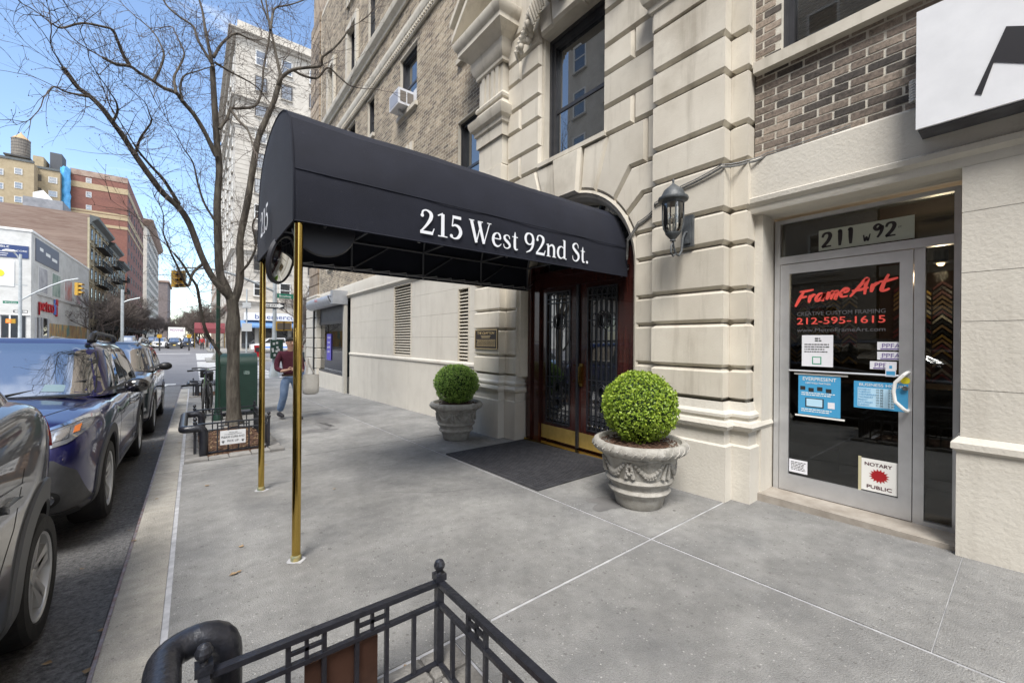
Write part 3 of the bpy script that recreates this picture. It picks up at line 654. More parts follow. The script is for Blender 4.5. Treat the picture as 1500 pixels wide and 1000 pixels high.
MB().box(X0-.035, X0-.001, 3.925, 3.965, -.07, 2.23).build('astragal', IRON, door)
for z in (.87, 1.09): MB().ball((X0-.01, 4.03, z), .014, 8).build('lock', BRASS, door)
# bronze plaque
BRZ = mat('dark bronze', (.035, .026, .022), .4, metal=.5); GOLD = mat('raised gold lettering', (.55, .42, .22), .35, metal=.6)
pl = MB().box(3.896, 3.915, 5.36, 6.02, 1.29, 1.615).build('plaque', BRZ, label='dark bronze plaque with raised gold lettering, on the pilaster left of the mahogany doors', cat='plaque')
fr = MB(); X1 = 3.89
fr.box(X1, 3.8955, 5.36, 6.02, 1.29, 1.302).box(X1, 3.8955, 5.36, 6.02, 1.603, 1.615).box(X1, 3.8955, 5.36, 5.372, 1.303, 1.602).box(X1, 3.8955, 6.008, 6.02, 1.303, 1.602)
fr.build('border', GOLD, pl)
serif_jobs = []
for i, (s_, z, w_, h_) in enumerate((('BUILT CIRCA 1900', 1.485, .26, .022), ('UPPER WEST SIDE', 1.462, .30, .018))): pass
tl = MB()
for i, z in enumerate([1.50, 1.478]):
    tl.box(X1, 3.8955, 5.55+.02*i, 5.83-.02*i, z, z+.010)
for i in range(6):
    z = 1.44-i*.021; y = 5.41
    rr = random.Random(i)
    while y < 5.95:
        q = min(5.965, y+rr.uniform(.02, .07)); tl.box(X1, 3.8955, y, q, z, z+.009); y = q+.012
tl.build('small_lettering', GOLD, pl)
text_on('THE CLAYTON', (3.8895, 5.94, 1.535), (0, -1, 0), (0, 0, 1), .062, GOLD, 'lettering', pl, width=.50, extrude=.003)
# mat in front of the door
RUB = mat('black ribbed rubber', (.022, .022, .026), .75, (.045, .045, .05), 12, 5, .4, 90)
q = MB(); q.slopebox(2.735, 4.14, 3.05, 4.93, gz, .006, 0)
x = 2.77
while x < 4.11: q.slopebox(x, x+.022, 3.08, 4.90, gz, .013, .004); x += .04
q.slopebox(2.735, 2.765, 3.05, 4.93, gz, .015, .0061).slopebox(4.112, 4.14, 3.05, 4.93, gz, .015, .0061)
q.slopebox(2.765, 4.112, 3.05, 3.078, gz, .015, .0061).slopebox(2.765, 4.112, 4.902, 4.93, gz, .015, .0061)
q.build('door_mat', RUB, label='black ribbed rubber mat on the sidewalk in front of the mahogany doors', cat='door mat')
# ------------------------------------------------------------------ canopy
CAN = thing('entrance_canopy', 'long black barrel canopy with white lettering reaching from the arched doorway to two brass posts', 'canopy')
FAB = mat('black canvas', (.0045, .006, .0135), .75, (.008, .010, .020), 3.2, 6, .35, 240, spec=.3, col3=(.022, .025, .036), scale3=26, mix3=(.66, .8))
FAB.node_tree.nodes['Principled BSDF'].inputs['Sheen Weight'].default_value = .04
CY, CX0, CX1, CZ = 3.985, .53, 4.17, 2.22
half = [(-.935, 0), (-.937, .12), (-.936, .24), (-.933, .35), (-.905, .46), (-.870, .57), (-.825, .68), (-.785, .755), (-.67, .845), (-.52, .915), (-.35, .965), (-.17, .99), (0, 1.0)]
secp = half + [(-y, z) for y, z in reversed(half[:-1])]
v, f = [], []; NX = 28
for i in range(NX+1):
    t = i/NX; x = CX0+(CX1-CX0)*t
    for j, (y, z) in enumerate(secp):
        n_ = (noise.noise(Vector((x*1.3, y*2.5, z*2.5)))*.014+noise.noise(Vector((x*4.5+z*6, y*2, z*3)))*.006) + .006*sin(t*pi*4)**2*(-1)
        ed = 1 if .3 < z else .4
        v.append((x, CY+y*(1+n_*ed), CZ+z*(1+n_*ed*.7)+ (.004*sin(x*5+y) if z < .01 else 0)))
k = len(secp); f = [(i*k+j, i*k+j+1, (i+1)*k+j+1, (i+1)*k+j) for i in range(NX) for j in range(k-1)]
cv = MB().add(v, f); base = list(cv.v)
cv.add([(x, CY+(y-CY)*.994, z-.006 if z > CZ+.3 else z) for x, y, z in base], f)
cv.build('cover', FAB, CAN, smooth=True, angle=22, fix=False)
ep = MB(); rows = 9
pts = [(CY+y, CZ+z) for y, z in secp]
v = []; n_ = len(pts)
for r in range(rows+1):
    s_ = 1-r/rows
    for y, z in pts:
        yy, zz = CY+(y-CY)*s_, CZ+.45+(z-CZ-.45)*s_
        v.append((CX0-.004-.035*(1-s_**4)*.6+.006*noise.noise(Vector((yy*4, zz*4, 3)))*(1-s_**6), yy, zz))
f = [(r*n_+j, r*n_+(j+1) % n_, (r+1)*n_+(j+1) % n_, (r+1)*n_+j) for r in range(rows) for j in range(n_)]
ep.add(v, f); ep.build('end_panel', FAB, CAN, smooth=True, angle=60)
sm = MB(); sm.tube([(CX0-.004, y, z) for y, z in pts], .007, 5); sm.tube([(CX0-.002, CY-.937, CZ), (CX0-.002, CY+.937, CZ)], .008, 5)
for y in (-.936, .936): sm.tube([(CX0, CY+y, CZ+.35), (CX1, CY+y, CZ+.35)], .004, 4); sm.tube([(CX0, CY+y, CZ), (CX1, CY+y, CZ)], .006, 4)
sm.build('piping', FAB, CAN, smooth=True, angle=60)
FRM = mat('dull aluminium pipe', (.16, .165, .18), .5, metal=.6)
fr = MB()
for y in (-.90, .90):
    fr.tube([(.56, CY+y, CZ+.03), (4.2, CY+y, CZ+.03)], .016, 6)
    fr.tube([(.56, CY+y, CZ+.34), (4.2, CY+y, CZ+.34)], .013, 6)
for x in (.58, 1.45, 2.35, 3.25, 4.12):
    fr.tube([(x, CY+y*.955, CZ+z*.96) for y, z in secp], .013, 6)
    fr.tube([(x, CY-.9, CZ+.34), (x, CY+.9, CZ+.34)], .012, 6)
    for s_ in (-1, 1): fr.tube([(x, CY+s_*.9, CZ+.03), (x+.45, CY+s_*.9, CZ+.34)], .009, 5)
fr.build('frame', FRM, CAN, smooth=True, angle=60, kind=None)
CORD = mat('white lacing cord', (.45, .45, .46), .8)
for y in (-.895, .895):
    lc = MB(); x = .62; p = []
    while x < 4.0: p += [(x, CY+y*.985, CZ+.012), (x+.20, CY+y*.975, CZ+.05), (x+.205, CY+y*.985, CZ+.012)]; x += .215
    lc.tube(p, .0035, 4).build('lacing', CORD, CAN)
for y in (3.088, 4.882):
    po = MB().tube([(.565, y, gz(y)-.01), (.565, y, 2.24)], .0275, 20).build('post', BRASS, CAN, smooth=True)
    MB().lathe([(.034, gz(y)-.005), (.034, gz(y)+.03), (.029, gz(y)+.04)], (.565, y, 0), 20).build('foot_collar', mat('corroded brass', (.12, .16, .12), .7, (.4, .3, .1), 20), po)
    a_ = [(.565+.06*cos(t)*(1+.6*noise.noise(Vector((cos(t), sin(t), y)))), y+.06*sin(t)*(1+.6*noise.noise(Vector((cos(t)*2, sin(t), y)))), gz(y)+.0035) for t in [2*pi*i/18 for i in range(18)]]
    MB().add(a_, [tuple(range(18))]).build('mortar_patch', CAULK, CAN)
LET = mat('white canopy lettering', (.74, .76, .80), .6)
# serif glyph strokes: [x, y, width] splines; boxes; dots  (cap height 1)
GL = {
 '1': (.60, [('s', [(.33, .03, .15), (.33, .95, .15)]), ('s', [(.33, .965, .07), (.11, .85, .05)]), ('b', (.12, 0, .54, .045))]),
 '2': (.70, [('s', [(.14, .72, .10), (.17, .90, .07), (.32, .965, .065), (.50, .87, .14), (.51, .68, .15), (.38, .44, .11), (.22, .23, .08), (.08, .07, .07)]), ('b', (.06, 0, .60, .125)), ('s', [(.57, .06, .06), (.65, .27, .035)]), ('d', (.14, .73, .07))]),
 '5': (.66, [('b', (.17, .87, .57, .995)), ('s', [(.20, .93, .055), (.155, .53, .05)]), ('s', [(.15, .53, .05), (.30, .60, .09), (.48, .52, .14), (.55, .32, .155), (.46, .12, .13), (.29, .03, .065), (.12, .07, .06)]), ('d', (.12, .12, .07))]),
 '9': (.68, [('s', [(.32, .965, .06), (.16, .89, .11), (.09, .69, .14), (.16, .49, .11), (.32, .42, .06), (.47, .48, .09), (.55, .64, .13), (.56, .70, .14), (.49, .89, .11), (.32, .965, .06)]), ('s', [(.56, .70, .14), (.54, .42, .13), (.40, .16, .09), (.14, .01, .04)])]),
 'W': (1.12, [('s', [(.09, .97, .15), (.345, .03, .13)]), ('s', [(.345, .03, .05), (.58, .95, .05)]), ('s', [(.47, .97, .15), (.725, .03, .13)]), ('s', [(.725, .03, .05), (1.0, .96, .05)]), ('b', (-.03, .96, .22, 1)), ('b', (.40, .96, .66, 1)), ('b', (.88, .96, 1.1, 1))]),
 'e': (.60, [('b', (.12, .36, .50, .405)), ('s', [(.49, .40, .09), (.43, .59, .09), (.30, .645, .05), (.15, .55, .11), (.09, .35, .14), (.15, .13, .12), (.31, .04, .085), (.45, .09, .05), (.53, .18, .03)])]),
 's': (.50, [('s', [(.40, .48, .04), (.36, .60, .05), (.23, .64, .05), (.11, .55, .11), (.15, .42, .13), (.32, .30, .14), (.41, .17, .11), (.34, .06, .07), (.21, .025, .05), (.10, .07, .05), (.06, .20, .035)])]),
 't': (.42, [('s', [(.21, .86, .03), (.20, .62, .12), (.20, .16, .14), (.27, .04, .08), (.38, .07, .035)]), ('b', (.05, .60, .37, .645))]),
 'n': (.70, [('s', [(.155, .03, .135), (.155, .58, .135)]), ('s', [(.18, .62, .06), (.02, .59, .04)]), ('b', (.03, 0, .30, .04)), ('s', [(.2, .50, .05), (.34, .60, .09), (.46, .58, .12), (.53, .44, .135), (.53, .03, .135)]), ('b', (.41, 0, .67, .04))]),
 'd': (.74, [('s', [(.50, .56, .05), (.35, .64, .055), (.17, .55, .12), (.10, .33, .145), (.16, .11, .12), (.33, .03, .06), (.50, .13, .05)]), ('s', [(.555, .03, .135), (.555, .97, .135)]), ('b', (.43, .96, .60, 1.0)), ('b', (.60, 0, .71, .045))]),
 'S': (.64, [('s', [(.50, .72, .035), (.47, .90, .05), (.33, .97, .06), (.16, .88, .12), (.14, .72, .14), (.32, .55, .17), (.50, .40, .16), (.53, .22, .14), (.42, .07, .09), (.27, .03, .05), (.13, .10, .05), (.09, .29, .035)])]),
 '.': (.26, [('d', (.12, .075, .08))]), ' ': (.32, []),
}
def serif(txt, org, u, v_, h, m, parent, name='lettering', width=None):
    tot = sum(GL[c][0] for c in txt); k = (width/tot/h) if width else 1
    u, v_ = Vector(u), Vector(v_); n_ = u.cross(v_); b = MB(); x0 = 0; o = Vector(org); lay_ = 0
    def W_(x, y, d): return o + u*((x0+x)*h*k) + v_*(y*h) + n_*(.001+d*.0004)
    for c in txt:
        lay_ = 0
        for kind, a in GL[c][1]:
            lay_ += 1
            if kind == 'b': b.add([W_(a[0], a[1], lay_), W_(a[2], a[1], lay_), W_(a[2], a[3], lay_), W_(a[0], a[3], lay_)], [(0, 1, 2, 3)])
            elif kind == 'd': b.add([W_(a[0]+a[2]*cos(t*pi/8), a[1]+a[2]*sin(t*pi/8), lay_) for t in range(16)], [tuple(range(16))])
            else:
                P = [Vector(p) for p in a]; Q = []
                if len(P) == 2: Q = P
                else:
                    E_ = [P[0]*2-P[1]] + P + [P[-1]*2-P[-2]]
                    for i in range(1, len(E_)-2):
                        for s_ in range(6):
                            t = s_/6; p0, p1, p2, p3 = E_[i-1:i+3]
                            Q.append(.5*((2*p1)+(-p0+p2)*t+(2*p0-5*p1+4*p2-p3)*t*t+(-p0+3*p1-3*p2+p3)*t**3))
                    Q.append(P[-1])
                vs = []
                for i, q in enumerate(Q):
                    d = (Q[min(i+1, len(Q)-1)]-Q[max(i-1, 0)]).xy.normalized(); w = q.z/2; nx, ny = -d.y*w, d.x*w
                    vs += [W_(q.x+nx, q.y+ny, lay_), W_(q.x-nx, q.y-ny, lay_)]
                b.add(vs, [(2*i, 2*i+1, 2*i+3, 2*i+2) for i in range(len(Q)-1)])
        x0 += GL[c][0]
    return b.build(name, m, parent, fix=False)
serif('215 West 92nd St.', (1.42, CY-.950, 2.285), (1, 0, 0), (0, 0, 1), .20, LET, CAN, width=2.03)
serif('215', (CX0-.048, 4.33, 2.335), (0, -1, 0), (0, 0, 1), .22, LET, CAN, width=.46)
# convex mirrors under the canopy
MIR = mat('mirror', (.82, .84, .84), .02, metal=1)
def cmirror(c, r, nrm, label):
    t = thing('convex_mirror', label, 'mirror', c, 0, 'convex mirrors under the canopy'); d = Vector(nrm).normalized()
    q = d.to_track_quat('Z', 'Y').to_matrix()
    a = MB().lathe([(r*sin(i*.5/10)/sin(.5), r*.42*(cos(i*.5/10)-cos(.5))/(1-cos(.5))*.35) for i in range(10, 0, -1)] + [(.001, r*.147)], n=32)
    a.v = [tuple(q @ Vector(p)) for p in a.v]; a.build('mirror_face', MIR, t, smooth=True, angle=60)
    b = MB().lathe([(r+.008, -.03), (r+.014, 0), (r+.004, .01), (r-.006, .004)], n=32); b.add([(0, 0, 0)], [])
    b.v = [tuple(q @ Vector(p)) for p in b.v]; b.build('back_shell', mat('grey mirror back', (.02, .021, .028), .5), t, smooth=True)
    e = MB(); e.tube([tuple(q @ Vector((0, 0, -.03))), tuple(q @ Vector((0, 0, -.09))), (0, 0, .22)], .012, 6); e.build('bracket', FRM, t)
cmirror((.765, 3.25, 2.245), .205, (.10, 1, -.12), 'dark back of the round mirror beside the nearer brass post')
cmirror((.60, 3.95, 2.10), .20, (.86, -.53, -.24), 'round convex mirror reflecting the facade, behind the nearer brass post')

# ------------------------------------------------------------------ shopfront 211
SX = 4.45
sh = MB()
sh.box(SX, SX+.06, 1.50, 1.545, .0, 2.60).box(SX, SX+.06, .325, .36, .0, 2.60).box(SX, SX+.06, .36, 1.50, 2.565, 2.60).box(SX-.012, SX+.06, .36, 1.50, 2.175, 2.245)
sh.box(SX, SX+.06, .51, .572, .0, 2.174).box(SX, SX+.06, .36, .51, .0, .06)
shop = sh.build('shop_front', ALU, BLD)
MB().box(SX+.03, SX+.036, .36, 1.50, 2.245, 2.565).build('transom_glass', CLEAR, shop)
MB().box(SX+.03, SX+.036, .36, .51, .06, 2.174).build('side_glass', CLEAR, shop)
dr = MB(); dr.box(SX-.005, SX+.04, 1.42, 1.495, .035, 2.17).box(SX-.005, SX+.04, .577, .655, .035, 2.17).box(SX-.005, SX+.04, .655, 1.42, .035, .19).box(SX-.005, SX+.04, .655, 1.42, 2.08, 2.17)
dr.build('shop_door', ALU, shop)
MB().box(SX+.015, SX+.021, .655, 1.42, .19, 2.08).build('door_glass', CLEAR, shop)
hd = MB().tube([(SX-.005, .60, 1.20), (SX-.06, .60, 1.20), (SX-.075, .615, 1.185), (SX-.075, .665, 1.12), (SX-.075, .675, 1.05), (SX-.075, .665, .97), (SX-.075, .615, .915), (SX-.06, .60, .90), (SX-.005, .60, .90)], .013, 8)
hd.build('pull_handle', WHITE, shop, smooth=True)
MB().tube([(SX+.0, 1.42, 1.17), (SX-.0, .655, 1.17)], .009, 6).build('push_bar', ALU, shop)
MB().lathe([(.018, 0), (.018, .02), (.012, .025)], (0, 0, 0), 14, 'x').build('lock', mat('lock steel', (.5, .5, .5), .3, metal=1), shop).location = (SX-.03, .615, 1.075)
MB().slopebox(4.16, 4.62, .30, 1.62, lambda y: .0, .028, -.2).build('door_sill', mat('worn stone', (.25, .22, .185), .8, (.34, .31, .27), 6, 6, .3), shop)
# interior of the shop
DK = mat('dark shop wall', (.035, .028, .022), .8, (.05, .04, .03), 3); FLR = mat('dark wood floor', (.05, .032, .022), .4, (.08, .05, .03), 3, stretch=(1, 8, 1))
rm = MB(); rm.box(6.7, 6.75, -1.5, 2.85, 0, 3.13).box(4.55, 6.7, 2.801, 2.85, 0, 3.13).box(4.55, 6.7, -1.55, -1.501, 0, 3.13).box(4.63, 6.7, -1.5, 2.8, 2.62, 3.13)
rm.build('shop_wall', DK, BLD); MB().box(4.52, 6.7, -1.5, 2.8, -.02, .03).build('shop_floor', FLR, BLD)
GOLDF = [mat('gilt moulding', (.55, .36, .10), .3, metal=.8), mat('black moulding', (.02, .02, .02), .3), mat('red moulding', (.20, .03, .03), .4), mat('oak moulding', (.35, .22, .10), .5), mat('silver moulding', (.5, .48, .42), .35, metal=.7)]
boards = thing('moulding_display', 'rows of gilt and red frame corner samples on the back wall of the dark shop', 'frame samples')
rs = random.Random(5)
cm = []
for g in GOLDF:
    b = MB(); b.prism([(-.075, 0), (0, .075), (.075, 0), (.075, -.03), (0, .045), (-.075, -.03)], lambda u, v, d: (d, u, v), -.02, .02); cm.append(b.mesh('corner_sample', g))
for yy in np.arange(-.2, 2.7, .165):
    for zz in np.arange(.75, 2.45, .055):
        w = rs.choices(range(5), (5, 4, 2, 2, 2) if yy > 1.2 else (2, 5, 3, 3, 3))[0]
        if (yy > 1.45 and 1.15 < zz < 2.05) or (yy < 1.0 and 1.0 < zz < 2.1): link('corner_sample', cm[w], boards, loc=(6.66, yy, zz), rot=(rs.uniform(-.03, .03), 0, 0))
fs = thing('leaning_frame', 'large wooden frame leaning on the shop wall inside the glass door', 'picture frame')
b = MB(); b.bar((5.5, 2.3, .03), (5.75, 2.6, 1.1), .09); b.bar((5.9, 2.0, .03), (6.15, 2.3, 1.1), .09); b.bar((5.5, 2.3, .08), (5.9, 2.0, .08), .08); b.bar((5.75, 2.6, 1.1), (6.15, 2.3, 1.1), .09); b.build('frame', GOLDF[3], fs)
ct = thing('shop_counter', 'dark wooden counter inside the shop behind the glass door', 'counter'); MB().box(5.6, 6.3, -.3, 1.3, .0, .95).box(5.55, 6.35, -.35, 1.35, .951, 1.0).build('body', FLR, ct)
lp = thing('ceiling_lamp', 'small warm ceiling spotlight glowing inside the shop', 'lamp', tuple(at(1378, 386, 0, 5.6)))
MB().lathe([(.05, .12), (.05, 0), (.02, 0)], n=14).build('housing', BLACKP, lp); MB().ball((0, 0, 0), .03, 10).build('bulb', mat('warm bulb', (1, .7, .4), .5, emis=(1, .62, .3), estr=5), lp)
ld = bpy.data.lights.new('shop_bulb', 'POINT'); ld.energy = 9; ld.color = (1, .72, .45); ld.shadow_soft_size = .05; lo = link('bulb_light', ld, lp, loc=(0, 0, -.12))

# signs and papers on the shop door ------------------------------------------
UY, UZ = (0, -1, 0), (0, 0, 1)
PAPER = mat('white paper', (.72, .73, .78), .6); INK = mat('black ink', (.02, .02, .02), .6); GREYV = mat('grey vinyl', (.10, .10, .11), .5)
REDV = mat('red vinyl', (.75, .09, .07), .45); BLUEP = mat('blue print', (.06, .32, .58), .45); NAVY = mat('violet print', (.14, .09, .30), .5); LBL = mat('light blue print', (.45, .68, .85), .5); GRN = mat('green print', (.03, .28, .16), .5)
GX = SX+.0135
def decal(name, y0, y1, z0, z1, m, label, cat, x=None, group=None):
    'thin sheet stuck on the glass: y0 is its left edge as seen from the street'
    x = GX if x is None else x
    return MB().box(x-.0015, x, min(y0, y1), max(y0, y1), z0, z1).build(name, m, label=label, cat=cat, group=group)
def put(txt, y, z, size, m, parent, width=None, name='lettering', x=None, tilt=0, **k):
    x = (GX-.0015 if x is None else x)-.0012
    return text_on(txt, (x, y, z), (0, -cos(tilt), sin(tilt)), (0, sin(tilt)*0, 1), size, m, name, parent, width, extrude=.0004, **k)
def lines(parent, y0, y1, z1, dz, n, h, m, x=None, seed=1):
    x = (GX-.0015 if x is None else x); b = MB(); r = random.Random(seed)
    for i in range(n):
        y = max(y0, y1); lo_ = min(y0, y1)+r.uniform(0, .2)*abs(y1-y0)
        while y > lo_:
            w = r.uniform(.008, .028); b.box(x-.0008, x-.0001, max(lo_, y-w), y, z1-i*dz-h, z1-i*dz); y -= w+.005
    return b.build('small_print', m, parent)
s211 = decal('number_sign', 1.20, .575, 2.262, 2.445, mat('pale green board', (.46, .49, .42), .6), 'pale painted board reading 211 W 92 ST above the shop door', 'sign', x=SX+.026)
BR = mat('brush black', (.025, .02, .025), .5)
def brush(strokes, org, sc, m, parent, x, w=.016, name='lettering', sh_=0.):
    b = MB()
    for st in strokes:
        P = [Vector((p[0]+sh_*p[1], p[1], 0)) for p in st]; E_ = [P[0]*2-P[1]] + P + [P[-1]*2-P[-2]]; Q = []
        for i in range(1, len(E_)-2):
            for q in range(5):
                t = q/5; p0, p1, p2, p3 = E_[i-1:i+3]; Q.append(.5*((2*p1)+(-p0+p2)*t+(2*p0-5*p1+4*p2-p3)*t*t+(-p0+3*p1-3*p2+p3)*t**3))
        Q.append(P[-1]); vs = []
        for i, q in enumerate(Q):
            d = (Q[min(i+1, len(Q)-1)]-Q[max(i-1, 0)]).normalized(); t = i/(len(Q)-1); ww = w*(.75+.55*sin(pi*t))*(1+.35*abs(d.y))/2
            for s_ in (1, -1):
                px_, pz = q.x*sc-d.y*ww*s_, q.y*sc+d.x*ww*s_; vs.append((x-.001-.0002*len(b.f) % .0009, org[0]-px_, org[1]+pz))
        b.add(vs, [(2*i, 2*i+1, 2*i+3, 2*i+2) for i in range(len(Q)-1)])
    return b.build(name, m, parent, fix=False)
xs_ = SX+.0245
two = [(.02, .72), (.12, .95), (.36, .98), (.46, .78), (.34, .45), (.05, .08), (.10, .07), (.52, .08)]
brush([two], (1.175, 2.285), .13, BR, s211, xs_, .017)
brush([[(.0, .9), (.08, 1.0), (.08, .5), (.06, .0)]], (1.055, 2.287), .13, BR, s211, xs_, .018); brush([[(.0, .88), (.1, 1.0), (.1, .5), (.10, .0)]], (.985, 2.29), .13, BR, s211, xs_, .018)
brush([[(0, .9), (.12, .05), (.3, .6), (.45, .05), (.68, .95)]], (.885, 2.29), .062, BR, s211, xs_, .008)
brush([[(.42, .85), (.22, .97), (.05, .78), (.2, .58), (.42, .8), (.45, .6), (.36, .3), (.2, .03)]], (.82, 2.305), .115, BR, s211, xs_, .015)
brush([two], (.745, 2.30), .115, BR, s211, xs_, .015); put('ST', .67, 2.36, .022, BR, s211, x=xs_)
fa = thing('shop_lettering', 'red brush lettering FrameArt with the phone number below on the glass door', 'lettering')
FRA = [
 ([[(.3, 1.0), (.15, .5), (.0, -.15)], [(.0, 1.0), (.4, 1.02), (.9, 1.1)], [(.1, .55), (.35, .56), (.6, .62)]], 0),
 ([[(.05, .6), (.1, .3), (.12, 0)], [(.12, .35), (.25, .58), (.42, .6)]], .72),
 ([[(.45, .55), (.2, .6), (.03, .3), (.15, .05), (.4, .3), (.5, .6), (.45, .1), (.6, .05)]], 1.2),
 ([[(.05, .6), (.1, .3), (.08, 0)], [(.1, .3), (.3, .6), (.35, .4), (.33, 0)], [(.35, .35), (.55, .6), (.62, .4), (.6, .05), (.72, .02)]], 1.85),
 ([[(.08, .32), (.35, .38), (.4, .55), (.22, .62), (.05, .35), (.15, .05), (.5, .08)]], 2.65),
 ([[(-.05, -.1), (.25, .5), (.6, 1.15), (.65, .6), (.75, .0)], [(-.05, .32), (.4, .36), (.85, .48)]], 3.35),
 ([[(.05, .6), (.1, .3), (.12, 0)], [(.12, .35), (.25, .58), (.42, .6)]], 4.3),
 ([[(.3, 1.1), (.2, .5), (.2, .05), (.4, .0), (.6, .12)], [(-.1, .62), (.3, .65), (.85, .8)]], 4.75)]
fb = MB()
for gl, ox in FRA: 
    o_ = brush([[(p[0]+ox, p[1]+ox*.14) for p in st] for st in gl], (1.37, 1.785), .118, REDV, fa, GX-.003, .017, sh_=.25); o_.name = 'lettering'
put('212-595-1615', 1.36, 1.60, .085, REDV, fa, width=.62); put('212-595-1615', 1.362, 1.602, .085, REDV, fa, width=.62, x=GX-.002)
put('CREATIVE CUSTOM FRAMING', 1.36, 1.68, .05, GREYV, fa, width=.62); put('www.MetroFrameArt.com', 1.36, 1.53, .05, GREYV, fa, width=.62); put('METRO', 1.34, 1.86, .15, GREYV, fa, width=.66, x=SX+.024)
n1 = decal('notice_paper', 1.32, 1.085, 1.215, 1.50, PAPER, 'white notice sheet taped to the upper left of the glass door', 'notice')
lines(n1, 1.30, 1.11, 1.42, .022, 4, .010, INK); lines(n1, 1.22, 1.17, 1.475, .02, 2, .012, INK, seed=2); MB().box(GX-.0022, GX-.0016, 1.17, 1.24, 1.235, 1.305).build('green_border', GRN, n1); MB().box(GX-.003, GX-.0023, 1.178, 1.232, 1.243, 1.297).build('blank_square', PAPER, n1)
n2 = decal('poster', 1.345, 1.03, .77, 1.13, BLUEP, 'blue EVERPRESENT poster with a laptop picture on the glass door', 'poster')
put('EVERPRESENT', 1.31, 1.085, .045, WHITE, n2, width=.25); put('CERTIFIED PARTNER', 1.29, 1.055, .022, WHITE, n2, width=.19)
b = MB()
for i in range(4): b.box(GX-.0026, GX-.0016, 1.29-i*.065, 1.33-i*.065, .995-(i % 2)*.012, 1.03-(i % 2)*.012)
b.build('pictures', INK, n2); MB().box(GX-.0024, GX-.0016, 1.15, 1.29, .84, .925).build('laptop_picture', INK, n2); MB().box(GX-.0032, GX-.0025, 1.16, 1.28, .85, .918).build('screen_picture', LBL, n2); MB().box(GX-.0028, GX-.0020, 1.07, 1.12, .845, .90).build('small_picture', PAPER, n2)
lines(n2, 1.32, 1.06, .975, .018, 2, .008, WHITE); lines(n2, 1.32, 1.06, .825, .018, 2, .008, WHITE, seed=5)
MB().box(GX-.002, GX, .98, 1.38, 1.135, 1.15).build('tape_strip', WHITE, n2); MB().box(GX-.002, GX, 1.0, 1.37, .75, .765).build('tape_strip', WHITE, n2)
for i, (y, z) in enumerate(((.79, 1.375), (.79, 1.295), (.835, 1.215))):
    q = decal('window_sticker', y, y-.165, z, z+.066, PAPER, ('topmost', 'middle', 'lowest')[i]+' of the three white PPFA stickers on the glass door', 'sticker', group='white member stickers on the door'); put('PPFA', y-.03, z+.018, .05, NAVY, q, width=.11); MB().box(GX-.0022, GX-.0016, y-.16, y-.02, z+.004, z+.013).build('violet_line', NAVY, q)
q = decal('payment_sticker', .735, .672, 1.16, 1.265, PAPER, 'small white and blue sticker above the pull handle', 'sticker', x=SX-.0055); MB().box(SX-.0075, SX-.0071, .677, .73, 1.165, 1.205).build('blue_field', BLUEP, q); MB().box(SX-.0075, SX-.0071, .695, .712, 1.225, 1.25).build('blue_mark', BLUEP, q)
n3 = decal('hours_sign', .935, .60, .885, 1.11, BLUEP, 'blue BUSINESS HOURS sign behind the pull handle of the glass door', 'sign', x=SX-.006)
put('BUSINESS HOURS', .90, 1.072, .034, WHITE, n3, width=.29, x=SX-.0075)
MB().box(SX-.0085, SX-.0078, .68, .91, .90, 1.058).build('pale_table', LBL, n3)
for i, d in enumerate(('MONDAY', 'TUESDAY', 'WEDNESDAY', 'THURSDAY', 'FRIDAY', 'SATURDAY', 'SUNDAY')):
    z = 1.038-i*.0215; put(d, .905, z, .019, BLUEP, n3, x=SX-.0085); put(('10 00', '10 00', '10 00', '10 00', '10 00', '10 00', '11 00')[i], .79, z, .021, INK, n3, x=SX-.0085); put(('7 00', '7 00', '7 00', '7 00', '7 00', '6 00', '5 00')[i], .715, z, .021, INK, n3, x=SX-.0085)
n4 = decal('notary_sign', .885, .66, .20, .465, WHITE, 'white NOTARY PUBLIC sign with a red starburst low on the glass door', 'sign')
MB().box(GX-.004, GX+.002, .886, .905, .19, .475).build('yellowed_edge', mat('yellowed plastic', (.5, .46, .3), .5), n4)
MAR = mat('maroon ink', (.12, .02, .04), .5)
for o_ in (0, .0016): put('NOTARY', .862+o_, .408, .040, MAR, n4, width=.17); put('PUBLIC', .848+o_, .222+o_, .040, MAR, n4, width=.155)
st = [(.772+(.065 if i % 2 else .045)*cos(pi*i/16), .333+(.06 if i % 2 else .04)*sin(pi*i/16)) for i in range(32)]
MB().prism(st, lambda u, v, d: (d, u, v), GX-.0026, GX-.0017).build('starburst', mat('dark red ink', (.35, .01, .015), .5), n4)
n5 = decal('licence_paper', 1.415, 1.27, .215, .335, PAPER, 'small white licence paper low at the left edge of the glass door', 'notice'); lines(n5, 1.40, 1.28, .315, .014, 6, .006, INK)
q = MB().lathe([(.028, 0), (.028, .002)], (0, 0, 0), 18, 'x').build('round_sticker', mat('yellow print', (.75, .65, .03), .5), label='round yellow sticker on the metal edge beside the pull handle', cat='sticker'); q.location = (SX-.0075, .617, 1.135)

